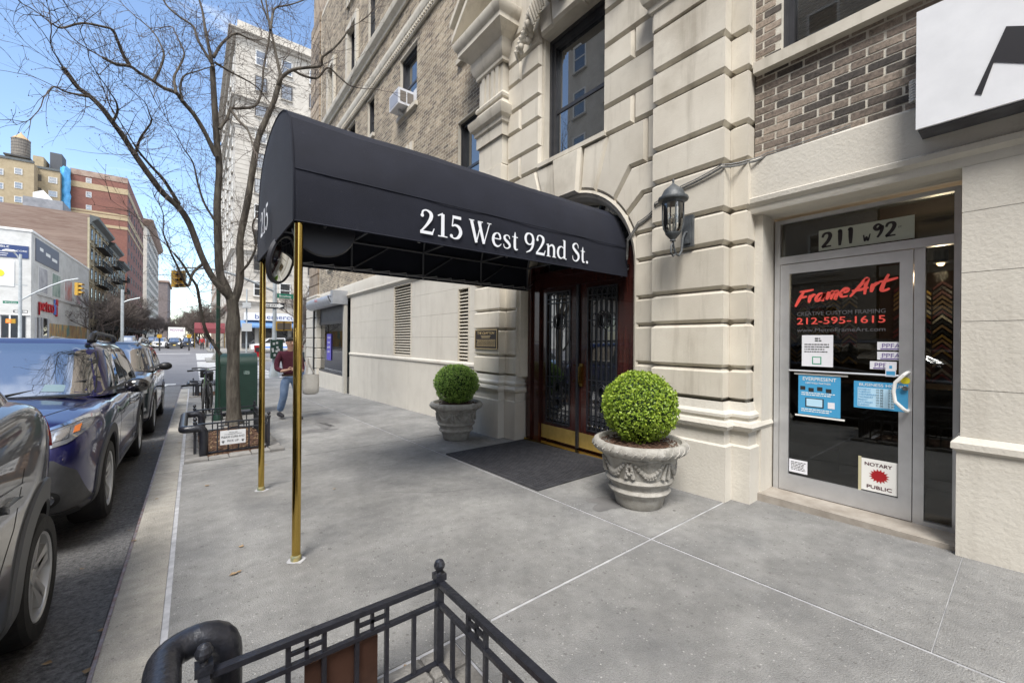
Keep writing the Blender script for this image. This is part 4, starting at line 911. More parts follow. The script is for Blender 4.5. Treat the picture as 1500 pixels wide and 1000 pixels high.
# ------------------------------------------------------------------ box sign over the shop
sg = thing('box_sign', 'big white box sign with a black angular mark above the shop door', 'sign')
SGW = mat('white sign face', (.74, .75, .77), .4, (.66, .67, .69), 3, 5)
x0, x1 = 3.90, 4.12
MB().box(x0, x0+.02, -1.6, .50, 2.895, 3.70).build('face', SGW, sg)
MB().box(x0+.021, x1, -1.59, .49, 2.885, 3.69).build('cabinet', mat('dark sign cabinet', (.05, .05, .055), .6, (.10, .10, .11), 6), sg)
MB().box(x1+.001, 4.165, -1.3, .35, 3.2, 3.6).build('mounting', ALU, sg)
sp = [at(px, py, 0, x0) for px, py in ((1474, 40), (1456, 92), (1437, 141), (1428, 141), (1450, 96), (1470, 44))]
L_ = [(p.y, p.z) for p in [at(px, py, 0, x0) for px, py in ((1474, 40), (1428, 139), (1438, 140), (1456, 92))]]
a, b, c_, d = L_
MB().prism([a, b, c_, d, (d[0]-.32, d[1]-.19), (d[0]-.36, d[1]-.42), (d[0]-.40, d[1]-.42), (a[0]-.50, a[1]-.28)], lambda u, v, w: (w, u, v), x0-.004, x0-.001).build('angular_mark', mat('black sign vinyl', (.018, .018, .022), .4), sg)
co = MB(); cc = at(1341, 134, 0, 4.09)
co.tube([(cc.x+.03*cos(t*.7), cc.y+.028*sin(t*.7), cc.z+.075-t*.0022) for t in range(0, 70)], .009, 6)
co.build('coiled_cable', mat('white flex', (.55, .55, .54), .5), sg, smooth=True)
# ------------------------------------------------------------------ wall lantern
ZL = mat('weathered dark metal', (.045, .05, .055), .5, (.09, .10, .105), 14, 5, .3, 40)
ln = thing('wall_lantern', 'weathered metal lantern with clear glass on the rusticated pilaster', 'lantern', (3.62, 2.13, 2.25))
MB().lathe([(.004, .74), (.012, .72), (.008, .70), (.02, .685), (.05, .66), (.085, .63), (.105, .59), (.112, .565), (.135, .56), (.14, .545), (.135, .53), (.10, .52), (.095, .50)], n=24).build('cap', ZL, ln, smooth=True, angle=40)
MB().lathe([(.087, .50), (.087, .30), (.075, .245), (.05, .215)], n=24, cap=False).build('glass_jar', glassmat('lantern glass', (.93, .94, .93), 1.6, .10), ln, smooth=True)
cg = MB()
for i in range(4):
    a = pi/4+i*pi/2; cg.tube([(r*cos(a), r*sin(a), z) for r, z in ((.097, .51), (.097, .32), (.085, .26), (.06, .215))], .007, 6)
cg.build('cage', ZL, ln)
MB().lathe([(.03, .145), (.022, .16), (.032, .17), (.05, .19), (.07, .215), (.07, .222), (.03, .235)], n=20).build('cup', ZL, ln, smooth=True, angle=40)
cn = MB()
for i in range(3): a = i*2.1+.4; cn.tube([(.03*cos(a), .03*sin(a), .23), (.03*cos(a), .03*sin(a), .36)], .009, 8)
cn.build('candle_tube', mat('ivory', (.6, .58, .5), .5), ln)
bb = MB()
for i in range(3): a = i*2.1+.4; bb.ball((.03*cos(a), .03*sin(a), .385), .016, 8, (1, 1, 1.6))
bb.build('bulb', glassmat('bulb glass', (.95, .95, .93), 1.45, .05), ln, smooth=True)
br = MB(); br.tube([(.0, 0, .15), (.01, .0, .10), (.05, 0, .03), (.11, 0, .02), (.16, 0, .07), (.18, 0, .2), (.22, 0, .26), (.27, 0, .28)], .011, 8)
br.tube([(.0, 0, .13), (-.03, 0, .09), (-.03, 0, .03), (.01, 0, .0), (.05, 0, .03), (.03, 0, .07), (.0, 0, .06)], .008, 7)
br.build('scroll_arm', ZL, ln, smooth=True)
q = MB(); q.box(.265, .30, -.055, .055, .13, .44).box(.25, .266, -.035, .035, .16, .41); q.build('wall_plate', ZL, ln)
# cable along the facade
cb = MB(); P = [(4.13, .9, 3.145), (4.11, 1.5, 3.13), (4.06, 1.63, 3.10), (3.90, 1.80, 3.07), (3.905, 2.2, 2.99), (3.905, 2.5, 2.90), (4.03, 2.62, 2.86), (4.03, 2.8, 2.78), (4.04, 2.95, 2.62), (4.1, 3.0, 2.5), (4.12, 3.02, 2.42)]
P2 = []
for i in range(len(P)-1):
    a, b = Vector(P[i]), Vector(P[i+1]); P2 += [a.lerp(b, t)+Vector((0, 0, -.01*sin(pi*t))) for t in (0, .33, .66)]
cb.tube(P2+[P[-1]], .011, 6); cb.tube([p+Vector((-.012, 0, .02)) for p in P2], .006, 5)
cb.build('electric_cable', mat('grey cable', (.13, .13, .13), .5, (.25, .25, .24), 30), label='grey cable running over the stone joints from the shop lintel to the canopy', cat='cable', smooth=True)

# ------------------------------------------------------------------ planters with clipped box balls
POT = mat('cast stone', (.27, .255, .225), .85, (.40, .385, .35), 9, 8, .6, 90, col3=(.13, .125, .105), scale3=6, mix3=(.55, .72))
LEAF = mat('box leaves', (.055, .115, .018), .5, objvar=0); 
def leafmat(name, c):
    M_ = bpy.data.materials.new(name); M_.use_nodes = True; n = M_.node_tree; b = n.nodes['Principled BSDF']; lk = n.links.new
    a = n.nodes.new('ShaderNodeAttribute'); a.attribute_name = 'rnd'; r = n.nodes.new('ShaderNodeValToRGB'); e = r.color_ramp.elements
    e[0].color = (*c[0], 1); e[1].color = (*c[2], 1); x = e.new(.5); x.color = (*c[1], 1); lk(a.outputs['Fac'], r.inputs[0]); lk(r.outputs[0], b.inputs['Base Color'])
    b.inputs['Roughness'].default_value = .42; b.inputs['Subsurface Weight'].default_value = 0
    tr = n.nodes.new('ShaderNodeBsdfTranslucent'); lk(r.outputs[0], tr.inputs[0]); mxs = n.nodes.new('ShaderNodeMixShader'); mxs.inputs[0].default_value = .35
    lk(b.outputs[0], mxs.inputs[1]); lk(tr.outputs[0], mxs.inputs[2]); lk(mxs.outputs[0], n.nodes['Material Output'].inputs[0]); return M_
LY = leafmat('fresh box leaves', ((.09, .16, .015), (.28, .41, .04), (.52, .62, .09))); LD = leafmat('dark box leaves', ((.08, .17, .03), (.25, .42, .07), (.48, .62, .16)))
def leaves(n_, rx, rz, size, seed, mm, parent, cz):
    rs = np.random.RandomState(seed); v = []; f = []; rv = []
    for i in range(n_):
        d = rs.normal(size=3); d /= np.linalg.norm(d); bump_ = 1+.075*noise.noise(Vector(d)*2.6+Vector((seed, 0, 0)))+.06*noise.noise(Vector(d)*8)
        shell = 1-abs(rs.normal())*.075; rr = bump_*shell*(1.0 + (.03 if rs.rand() < .06 else 0))
        p = np.array([d[0]*rx*rr, d[1]*rx*rr, d[2]*rz*rr+cz])
        nn = d*.55+rs.normal(size=3)*.6; nn /= np.linalg.norm(nn); u = np.cross(nn, rs.normal(size=3)); u /= np.linalg.norm(u); w = np.cross(nn, u)
        s_ = size*rs.uniform(.7, 1.25); k = len(v)
        v += [tuple(p-u*s_), tuple(p+w*s_*.55-nn*s_*.15), tuple(p+u*s_), tuple(p-w*s_*.55-nn*s_*.15)]; f.append((k, k+1, k+2, k+3))
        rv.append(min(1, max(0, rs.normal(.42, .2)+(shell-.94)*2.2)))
    me = bpy.data.meshes.new('foliage'); me.from_pydata(v, [], f); me.materials.append(mm); a = me.attributes.new('rnd', 'FLOAT', 'FACE'); a.data.foreach_set('value', rv)
    return link('foliage', me, parent, kind='stuff')
MUL = mat('bark mulch', (.065, .034, .022), .95, (.13, .072, .045), 22, 4, 1, 60)
def chips(parent, n_, place, seed, s0=.02, m=None):
    rs = random.Random(seed); b = MB()
    for i in range(n_):
        p = place(rs); r = Matrix.Rotation(rs.uniform(0, 6.3), 3, 'Z') @ Matrix.Rotation(rs.uniform(-.7, .7), 3, 'X'); b.obox(p, rs.uniform(.6, 1.6)*s0, rs.uniform(.3, .6)*s0, .25*s0, rot=r)
    return b.build('bark_chips', m or MUL, parent, kind='stuff', fix=False)
def potplant(c, rz, mm, label, seed, fx, fz, fcz):
    t = thing('potted_boxwood', label, 'potted shrub', (c[0], c[1], gz(c[1])), rz, 'potted box balls beside the entrance')
    prof = [(.19, 0), (.205, .01), (.225, .10), (.235, .125), (.262, .135), (.275, .155), (.265, .18), (.252, .185), (.262, .225), (.29, .235), (.303, .257), (.293, .28), (.282, .287), (.325, .45), (.335, .462), (.345, .47), (.345, .485), (.39, .50), (.415, .53), (.42, .56), (.405, .59), (.385, .60), (.365, .595), (.35, .56), (.05, .55)]
    MB().lathe(prof, n=56, fn=lambda a, z: 1+(.012*sin(a*30+z*60) if .5 < z < .58 else 0)+.004*noise.noise(Vector((cos(a)*3, sin(a)*3, z*8)))).build('pot', POT, t, smooth=True, angle=50)
    rl = MB()
    for i in range(6):
        a0 = i*pi/3
        for j in range(11):
            a = a0+pi/3*(.16+.68*j/10); z = .425-.085*sin(pi*j/10); r = .313-(.425-z)*.25
            rl.ball(((r+.004)*cos(a), (r+.004)*sin(a), z), .02+.009*sin(pi*j/10), 7); 
            if 2 < j < 8: rl.ball(((r+.01)*cos(a+.03), (r+.01)*sin(a+.03), z-.022), .017, 6)
        for da in (-.075, .075):
            rl.tube([(.330*cos(a0+da*.5), .330*sin(a0+da*.5), .445), (.318*cos(a0+da), .318*sin(a0+da), .38), (.305*cos(a0+da*1.3), .305*sin(a0+da*1.3), .315)], [.009, .013, .021], 7)
        if i % 2:
            for j in range(9): b_ = j*.7; rl.ball((.322*cos(a0+.11*cos(b_)*.6), .322*sin(a0+.11*cos(b_)*.6), .385+.035*sin(b_)), .017, 6)
    rl.build('garland_relief', POT, t, smooth=True, angle=60)
    for k in range(44):
        pass
    sc_ = MB()
    for k in range(34):
        a = 2*pi*k/34; sc_.tube([(.402*cos(a-.08), .402*sin(a-.08), .512), (.423*cos(a), .423*sin(a), .548), (.404*cos(a+.08), .404*sin(a+.08), .585)], [.006, .009, .006], 5)
    sc_.build('leaf_rim', POT, t, smooth=True)
    MB().lathe([(.36, .53), (.25, .56), (.08, .59), (.001, .6)], n=24).build('soil', MUL, t)
    chips(t, 420, lambda r: (lambda a, q: (q*cos(a), q*sin(a), .548+.06*(1-q/.36)+.012))(r.uniform(0, 6.3), .36*sqrt(r.random())), seed)
    MB().tube([(0, 0, .5), (.01, 0, fcz-.1)], .02, 7).build('stem', mat('twig bark', (.09, .07, .05), .9), t)
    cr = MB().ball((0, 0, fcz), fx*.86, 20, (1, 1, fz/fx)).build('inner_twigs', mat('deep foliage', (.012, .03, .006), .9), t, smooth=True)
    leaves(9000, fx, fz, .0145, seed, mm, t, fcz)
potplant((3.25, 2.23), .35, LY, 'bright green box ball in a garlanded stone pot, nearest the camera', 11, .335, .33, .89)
potplant((3.36, 5.73), .9, LD, 'dark green box ball in a garlanded stone pot, left of the bronze plaque', 23, .355, .32, .885)
# water stain by the pot
# ------------------------------------------------------------------ cars
def interp(pts, x):
    if x <= pts[0][0]: return pts[0][1]
    for (a, p), (b, q) in zip(pts[:-1], pts[1:]):
        if x <= b:
            t = (x-a)/(b-a); t2 = t*t*(3-2*t) if abs(q-p) > .001 else t
            return p+(q-p)*(.5*t+.5*t2)
    return pts[-1][1]
TYRE = mat('tyre rubber', (.016, .016, .017), .8, (.03, .03, .03), 12, bump=.2, bscale=60); RIM = mat('alloy rim', (.58, .59, .60), .32, metal=.45)
CHROME = mat('chrome', (.75, .76, .78), .1, metal=1); CGLASS = mat('car glass', (.012, .016, .018), .01, spec=1, ior=3.1); LINER = mat('arch liner', (.006, .006, .006), .9)
GREYPL = mat('grey cladding plastic', (.055, .057, .062), .55, (.07, .072, .078), 20, bump=.1); REDL = mat('red lamp lens', (.35, .01, .015), .08, coat=1); AMB = mat('amber lens', (.55, .15, .03), .15, coat=.6)
LENS = mat('lamp reflector', (.45, .47, .5), .12, metal=.9); LENSD = mat('lamp housing', (.03, .032, .036), .12, coat=1); DARKM = mat('dark metal brake', (.05, .05, .05), .6, metal=.5)
def paint(name, c, c2, metal=.5): return mat(name, c, .28, c2, 400, 2, coat=1, metal=metal)
def tobvh(me): return BVHTree.FromPolygons([v.co.copy() for v in me.vertices], [tuple(p.vertices) for p in me.polygons])
def resample(poly, n, close=True):
    P = [Vector(p) for p in poly] + ([Vector(poly[0])] if close else []); L_ = [0]
    for a, b in zip(P[:-1], P[1:]): L_.append(L_[-1]+(b-a).length)
    out = []
    for i in range(n):
        s_ = L_[-1]*i/(n if close else n-1); k = 0
        while k < len(P)-2 and L_[k+1] < s_: k += 1
        t = (s_-L_[k])/max(1e-9, L_[k+1]-L_[k]); out.append(P[k].lerp(P[k+1], min(1, t)))
    return out
class Proj:
    def __init__(s, bv, axis, sign, tilt=0): s.bv, s.ax, s.sg, s.tl = bv, axis, sign, tilt
    def __call__(s, a, b, off):
        if s.ax == 'x': o = Vector((s.sg*5, a, b+s.tl*5)); d = Vector((-s.sg, 0, -s.tl)).normalized()
        elif s.ax == 'y': o = Vector((a, s.sg*5, b)); d = Vector((0, -s.sg, 0))
        else: o = Vector((a, b, 5)); d = Vector((0, 0, -1))
        h = s.bv.ray_cast(o, d)
        if h[0] is None: return None
        n_ = h[1] if h[1].dot(d) < 0 else -h[1]
        return h[0] + n_*off
def patch(pj, poly, off, name, m, parent, rings=7, n=44, lip=.006, smooth=True):
    P = resample(poly, n); c = sum(P, Vector((0, 0)))/len(P); v = []; last = None
    for r in range(rings+1):
        s_ = 1-r/rings
        for p in P:
            q = c+(p-c)*max(s_, .02); w = pj(q.x, q.y, off)
            if w is None: w = last if last is not None else Vector((0, 0, .5))
            last = w; v.append(w)
    rim = [pj((c+(p-c)*1.0).x, (c+(p-c)*1.0).y, -lip) or v[i] for i, p in enumerate(P)]
    b = MB(); k = (rings+1)*n; b.add(v+rim, [(r*n+j, r*n+(j+1) % n, (r+1)*n+(j+1) % n, (r+1)*n+j) for r in range(rings) for j in range(n)] + [tuple(rings*n+j for j in range(n))] + [(k+j, k+(j+1) % n, (j+1) % n, j) for j in range(n)])
    return b.build(name, m, parent, smooth=smooth, angle=50)
def strip(pj, pts, w, off, name, m, parent, n=40, taper=False):
    P = resample(pts, n, False); v = []; lastw = None
    for i, p in enumerate(P):
        d = (P[min(i+1, n-1)]-P[max(i-1, 0)]).normalized(); ww = w/2*(1 if not taper else max(.15, sin(pi*(i+.5)/n))); nn = Vector((-d.y, d.x))*ww
        for q, o in ((p+nn, -.004), (p+nn*.9, off), (p-nn*.9, off), (p-nn, -.004)):
            x = pj(q.x, q.y, o); x = x if x is not None else lastw
            if x is None: return None
            lastw = x; v.append(x)
    return MB().add(v, [(i*4+j, i*4+j+1, i*4+5+j, i*4+4+j) for i in range(n-1) for j in range(3)]).build(name, m, parent, smooth=True, angle=40)
def wheelmeshes(r, wd, spokes=5):
    t = MB().lathe([(r*.66, -wd/2+.02), (r*.72, -wd/2), (r*.93, -wd/2), (r*.985, -wd/2+.02), (r, -wd/2+.045), (r, wd/2-.045), (r*.985, wd/2-.02), (r*.93, wd/2), (r*.72, wd/2), (r*.66, wd/2-.02)], n=48, axis='y', cap=False).mesh('tyre', TYRE, True, 30)
    b = MB(); b.lathe([(r*.55, -wd/2+.03), (r*.69, -wd/2+.01), (r*.70, wd/2-.012), (r*.685, wd/2-.005), (r*.655, wd/2-.012), (r*.635, wd/2-.05), (r*.60, -.02)], n=40, axis='y', cap=False)
    b.lathe([(.001, wd/2-.03), (r*.12, wd/2-.03), (r*.16, wd/2-.045), (r*.17, 0)], n=20, axis='y')
    for i in range(spokes):
        a = 2*pi*i/spokes+pi/2
        for da in (-.13, .13):
            a1, a2 = a+da*1.6, a+da
            e1, e2 = Vector((cos(a1), 0, sin(a1))), Vector((cos(a2), 0, sin(a2))); tn = Vector((-sin(a), 0, cos(a)))
            p = [e1*r*.13-tn*.03+Vector((0, wd/2-.035, 0)), e1*r*.13+tn*.03+Vector((0, wd/2-.035, 0)), e2*r*.66+tn*.028+Vector((0, wd/2-.018, 0)), e2*r*.66-tn*.028+Vector((0, wd/2-.018, 0))]
            b.add(p+[q-Vector((0, .03, 0)) for q in p], [(0, 1, 2, 3), (7, 6, 5, 4), (0, 4, 5, 1), (1, 5, 6, 2), (2, 6, 7, 3), (3, 7, 4, 0)])
    rm_ = b.mesh('rim', RIM, True, 30)
    k = MB().lathe([(.001, .0), (r*.52, .0), (r*.52, .012), (.001, .012)], n=28, axis='y').mesh('brake_disc', DARKM)
    return t, rm_, k
def car(name, label, P, loc, rz=-pi/2, group=None, detail=2, cat='car'):
    t = thing(name, label, cat, loc, rz, group); Lh, Wd, pm = P['L']/2, P['W'], P['paint']; N = 46 if detail > 1 else 26
    def wz(x):
        s_ = max(0, (abs(x)-Lh*.60)/(Lh*.40)); return Wd/2*(1-.10*s_**2.2-.16*s_**9)
    M2 = []
    xs = [-Lh*cos(pi*i/N)*.35 + (-Lh+2*Lh*i/N)*.65 for i in range(N+1)]
    for x in xs:
        zc, zb, w = interp(P['top'], x), interp(P['bot'], x), wz(x)
        crown = interp(P.get('crown', [(-9, .06)]), x); zs = zc-crown; s_ = max(0, (abs(x)-(Lh-.42))/.42)
        zm = zb+(zs-zb)*.55
        sec = [(0, zb), (.7, zb), (.90, zb+.02), (.965, zb+.07), (.985, zb+.17), (.985, zm-.06), (.992, zm+.06), (1.0, zs-.16), (.988, zs-.07), (.955, zs-.015), (.90, zs+crown*.25), (.72, zs+crown*.6), (.40, zc-.008), (0, zc)]
        row = []
        for fy, z in sec:
            u = (z-zb)/max(.1, zc-zb); k = P['nose'][0]*max(0, u-.62)**1.5*4 + P['nose'][1]*max(0, .35-u)**2*6
            if x < 0: k = P['tail'][0]*max(0, u-.55)**1.4*3 + P['tail'][1]*max(0, .35-u)**2*6
            row.append((x-(1 if x > 0 else -1)*k*s_**2, fy*w, z))
        M2.append(row)
    v, f = [], []; R_ = len(M2[0]); full = 2*R_-2
    for row in M2: v += row + [(x, -y, z) for x, y, z in row[-2:0:-1]]
    for i in range(N):
        for j in range(full): a, b = i*full+j, i*full+(j+1) % full; f.append((a, b, b+full, a+full))
    f += [tuple(range(full)), tuple(N*full+j for j in reversed(range(full)))]
    bme = MB().add(v, f).mesh('body', pm); bo = bpy.data.objects.new('body', bme); COL.objects.link(bo)
    r = P['wr']; fx, rx = P['axles']
    if detail > 1:
        cut = MB()
        for x in (fx, rx):
            for sy in (1, -1): cut.lathe([(r+.055, sy*(Wd/2-.30)), (r+.055, sy*(Wd/2+.2))], (x, 0, r), 36, 'y')
        co_ = bpy.data.objects.new('cut', cut.mesh('cut', LINER)); COL.objects.link(co_)
        su = bo.modifiers.new('s', 'SUBSURF'); su.levels = 1
        md = bo.modifiers.new('b', 'BOOLEAN'); md.object = co_; md.solver = 'EXACT'; md.material_mode = 'TRANSFER'
        dg = bpy.context.evaluated_depsgraph_get(); me = bpy.data.meshes.new_from_object(bo.evaluated_get(dg))
        bo.modifiers.clear(); bo.data = me; bpy.data.objects.remove(co_)
        me.polygons.foreach_set('use_smooth', [True]*len(me.polygons)); me.set_sharp_from_angle(angle=radians(40))
    else:
        bme.polygons.foreach_set('use_smooth', [True]*len(bme.polygons)); bme.set_sharp_from_angle(angle=radians(40))
    bo.parent = t; bv = tobvh(bo.data)
    # greenhouse
    G = P['glass']; lv = []; NR = 40
    for q in range(7):
        u = q/6*.93 if q < 6 else 1
        z = G['z0']+(G['z1']-G['z0'])*(u if q < 6 else .975); e_ = u**1.15
        xf = G['f0']+(G['f1']-G['f0'])*u; xr = G['r0']+(G['r1']-G['r0'])*e_; wy = G['w0']+(G['w1']-G['w0'])*u**1.2
        if q == 6: xf -= .05; xr += .05; wy -= .05
        lv.append((z, xf, xr, wy))
    for s_ in (.85, .6, .3, .05): z, xf, xr, wy = lv[6]; c = (xf+xr)/2; lv.append((G['z1']-.012+.03*(1-s_)**.7+0*z, c+(xf-c)*s_, c+(xr-c)*s_, wy*s_))
    v = []
    for z, xf, xr, wy in lv:
        cx, hx = (xf+xr)/2, (xf-xr)/2
        for j in range(NR):
            a = 2*pi*j/NR; ca, sa = cos(a), sin(a); ex = 2/7.
            X_ = cx+hx*(abs(ca)**ex)*(1 if ca > 0 else -1); Y_ = wy*(abs(sa)**ex)*(1 if sa > 0 else -1)
            v.append((X_-(.10 if X_ > cx else -.05)*(abs(Y_)/max(.05, wy))**2*(hx > .3), Y_, z+.03*(1-(Y_/max(wy, .01))**2)*0))
    n_ = len(lv); f = [(i*NR+j, i*NR+(j+1) % NR, (i+1)*NR+(j+1) % NR, (i+1)*NR+j) for i in range(n_-1) for j in range(NR)] + [tuple((n_-1)*NR+j for j in range(NR))]
    ro = MB().add(v, f).build('cabin', pm, t, smooth=True, angle=50); gv = tobvh(ro.data)
    pf, pb, ps, pn = Proj(gv, 'x', 1), Proj(gv, 'x', -1), Proj(gv, 'y', 1), Proj(gv, 'y', -1)
    z0, z1 = G['z0'], G['z1']; wb_, wt_ = G['w0'], G['w1']
    ws = [(-wb_*.93, z0+.015), (-wt_*.93, z1-.08), (-wt_*.6, z1-.065), (wt_*.6, z1-.065), (wt_*.93, z1-.08), (wb_*.93, z0+.015), (0, z0-.0)]
    patch(pf, ws, .004, 'windscreen', CGLASS, t, rings=10, n=60)
    patch(pb, [(y*.86, z+.04) for y, z in ws], .004, 'rear_window', CGLASS, t, rings=8, n=50)
    for pj in ((ps, pn) if detail > 1 else (ps, pn)):
        patch(pj, P['dlo'], .004, 'window_trim', BLACKP, t, rings=6, n=60)
        for k, w_ in enumerate(P['sidewin']): patch(pj, w_, .008, 'side_window', CGLASS, t, rings=6, n=50)
    bf, bb, bs, bn = Proj(bv, 'x', 1), Proj(bv, 'x', -1), Proj(bv, 'y', 1), Proj(bv, 'y', -1); bt = Proj(bv, 'z', 1)
    # wheels
    for x in (fx, rx):
        for sy in (1, -1):
            wt = link('wheel', WM[P['wheel']][0], t, loc=(x, sy*(Wd/2-.125), r), rot=(0, 0, 0 if sy > 0 else pi))
            link('rim', WM[P['wheel']][1], wt)
            if detail > 1: link('brake_disc', WM[P['wheel']][2], wt, loc=(0, .03, 0))
    if detail > 1:
        for pj in (bs, bn):
            for x in (fx, rx):
                ro_ = r+.058+P.get('arch_w', .06)/2; pts = [(x+ro_*cos(a), r+ro_*sin(a)) for a in [radians(-12+204*i/24) for i in range(25)]]
                strip(pj, pts, P.get('arch_w', .06), .012, 'arch_trim', P.get('arch_m', pm), t, 50)
            for ln_ in P['doors']: strip(pj, ln_, .009, .0008, 'door_gap', LINER, t, 50)
            if 'sill' in P: strip(pj, P['sill'], .10, .01, 'sill_cladding', GREYPL, t, 50)
            for hx in P['handles']: strip(pj, [(hx-.09, P['hz']), (hx+.09, P['hz']+.005)], .035, .025, 'door_handle', P.get('handle_m', pm), t, 12)
        for sy in (1, -1):
            mx_, mz = P['mirror']; b = MB(); b.ball((mx_, sy*(Wd/2+.10), mz+.03), .1, 16, (.75, 1.05, .78)); b.v = [(x if x > mx_-.03 else mx_-.03+(x-mx_+.03)*.2, y, z) for x, y, z in b.v]
            b.bar((mx_, sy*(Wd/2-.06), mz-.03), (mx_+.0, sy*(Wd/2+.08), mz-.0), .05, .05); b.build('wing_mirror', P.get('mirror_m', BLACKP), t, smooth=True, angle=50)
    return t, dict(f=bf, b=bb, s=bs, n=bn, t=bt, gf=pf, gs=ps, gn=pn)
WM = {'a': wheelmeshes(.34, .225), 'b': wheelmeshes(.33, .215, 5), 'c': wheelmeshes(.36, .23, 6)}
BLUE = paint('deep blue paint', (.013, .013, .085), (.018, .019, .115)); GREYC = paint('graphite paint', (.040, .045, .052), (.055, .062, .07)); INDG = paint('blue black paint', (.018, .019, .032), (.026, .027, .045))
SILV = paint('silver paint', (.42, .43, .45), (.5, .5, .52)); WHT = paint('white car paint', (.7, .7, .7), (.74, .74, .74), 0); BLK = paint('black car paint', (.012, .012, .014), (.02, .02, .022), .3)
def rz_(y): return gz(y)-.115
XC = -.62-.90
# 1 deep blue crossover
PB = dict(L=4.62, W=1.82, paint=BLUE, wr=.345, wheel='a', axles=(1.42, -1.28), nose=(.16, .10), tail=(.10, .10),
  top=[(-2.31, .98), (-2.1, 1.03), (-1.6, 1.06), (-.4, 1.05), (.75, 1.06), (1.0, 1.075), (1.6, 1.055), (2.05, 1.00), (2.31, .90)], bot=[(-2.31, .36), (-1.9, .24), (1.9, .22), (2.31, .27)],
  crown=[(-2.3, .04), (0, .04), (1.0, .09), (2.0, .10), (2.31, .07)],
  glass=dict(z0=1.03, z1=1.62, f0=1.03, f1=.30, r0=-2.16, r1=-1.62, w0=.84, w1=.66),
  dlo=[(.82, 1.07), (.20, 1.53), (-.6, 1.56), (-1.35, 1.50), (-1.85, 1.28), (-1.9, 1.12), (-1.2, 1.07)],
  sidewin=[[(.60, 1.10), (.13, 1.49), (-.28, 1.52), (-.33, 1.11)], [(-.42, 1.11), (-.38, 1.52), (-1.0, 1.50), (-1.22, 1.40), (-1.12, 1.13)], [(-1.25, 1.15), (-1.3, 1.40), (-1.68, 1.27), (-1.75, 1.17)]],
  doors=[[(.82, .95), (.78, .6), (.62, .32)], [(-.36, 1.02), (-.36, .6), (-.36, .32)], [(-1.2, 1.0), (-1.1, .75), (-.95, .62), (-.86, .5)], [(.62, .33), (-.36, .32), (-.84, .33)]], handles=(-.17, -1.0), hz=.88, mirror=(.62, 1.08), mirror_m=mat('glossy black plastic', (.012, .012, .013), .12, coat=1), arch_m=GREYPL, arch_w=.085, sill=[(1.0, .30), (-.86, .30)])
cb_, pj = car('parked_car', 'deep blue crossover with grey cladding, headlights towards the camera, between two parked cars', PB, (XC-.03, 4.40+2.31*1.055, rz_(6.7)), group='cars parked along the kerb')
cb_.scale = (1.055,)*3; cb_.rotation_euler.y = -.0264
for S in (1, -1):
    F2 = lambda L_: [(S*y, z) for y, z in L_]
    patch(pj['f'], F2([(.36, .80), (.60, .865), (.80, .935), (.845, .935), (.84, .875), (.76, .80), (.60, .755), (.42, .745)]), .006, 'headlight', mat('clear headlight', (.16, .17, .19), .06, (.30, .31, .34), 14, 3, coat=1, metal=.5), cb_, 6, 50)
    strip(pj['f'], F2([(.36, .808), (.60, .876), (.80, .945), (.85, .94)]), .020, .012, 'chrome_strip', CHROME, cb_, 30)
    patch(pj['f'], F2([(.55, .775), (.55, .825), (.61, .84), (.61, .785)]), .011, 'lamp_bowl', LENS, cb_, 4, 24)
    patch(pj['f'], F2([(.775, .86), (.775, .90), (.80, .91), (.80, .87)]), .011, 'turn_lens', AMB, cb_, 4, 24)
    patch(pj['f'], F2([(.69, .815), (.69, .875), (.755, .90), (.755, .835)]), .011, 'lamp_bowl', LENS, cb_, 4, 24)
    patch(pj['f'], F2([(.33, .62), (.50, .70), (.70, .70), (.80, .60), (.84, .42), (.87, .29), (.60, .27), (.36, .29)]), .008, 'bumper_cladding', GREYPL, cb_, 8, 60)
    patch(pj['f'], F2([(.665+.085*cos(a)*.8, .43+.06*sin(a)) for a in [2*pi*i/20 for i in range(20)]]), .014, 'fog_lamp_recess', BLACKP, cb_, 3, 24)
    patch(pj['f'], F2([(.665+.05*cos(a)*.8, .43+.04*sin(a)) for a in [2*pi*i/20 for i in range(20)]]), .022, 'fog_lamp', LENS, cb_, 3, 24)
    strip(pj['f'], F2([(.02, .285), (.5, .285), (.80, .30)]), .05, .016, 'front_lip', BLACKP, cb_, 30)
    rr = MB(); rr.tube([(.22, S*.60, 1.585), (.14, S*.605, 1.66), (0, S*.61, 1.685), (-1.2, S*.61, 1.68), (-1.45, S*.60, 1.65), (-1.52, S*.59, 1.60)], [.02, .026, .02, .02, .026, .02], 8); rr.bar((.18, S*.60, 1.58), (.10, S*.605, 1.65), .07, .035); rr.build('roof_rail', BLACKP, cb_, smooth=True)
patch(pj['f'], [(-.37, .78), (.37, .78), (.40, .66), (.30, .52), (-.30, .52), (-.40, .66)], .006, 'grille', BLACKP, cb_, 6, 50)
for z in (.56, .61, .66, .71, .75): strip(pj['f'], [(-.33, z), (.33, z)], .012, .012, 'grille_bar', GREYPL, cb_, 24)
patch(pj['f'], [(-.34, .48), (.34, .48), (.30, .34), (-.30, .34)], .006, 'lower_intake', BLACKP, cb_, 5, 40)
patch(pj['f'], [(-.155, .51), (.155, .51), (.155, .43), (-.155, .43)], .02, 'number_plate', WHITE, cb_, 3, 30)
for S in (1, -1): strip(pj['t'], [(.98, S*.78), (1.6, S*.70), (2.1, S*.52)], .010, .001, 'bonnet_gap', LINER, cb_, 40)
strip(pj['t'], [(2.13, -.5), (2.16, 0), (2.13, .5)], .01, .001, 'bonnet_gap', LINER, cb_, 40)
for a in (-.62, .1): MB().tube([(1.0, a, 1.07), (.86, a+.30, 1.13), (.74, a+.55, 1.19)], .008, 5).build('wiper', BLACKP, cb_)
MB().box(.95, 1.12, -.70, .70, 1.055, 1.072).build('cowl', BLACKP, cb_)
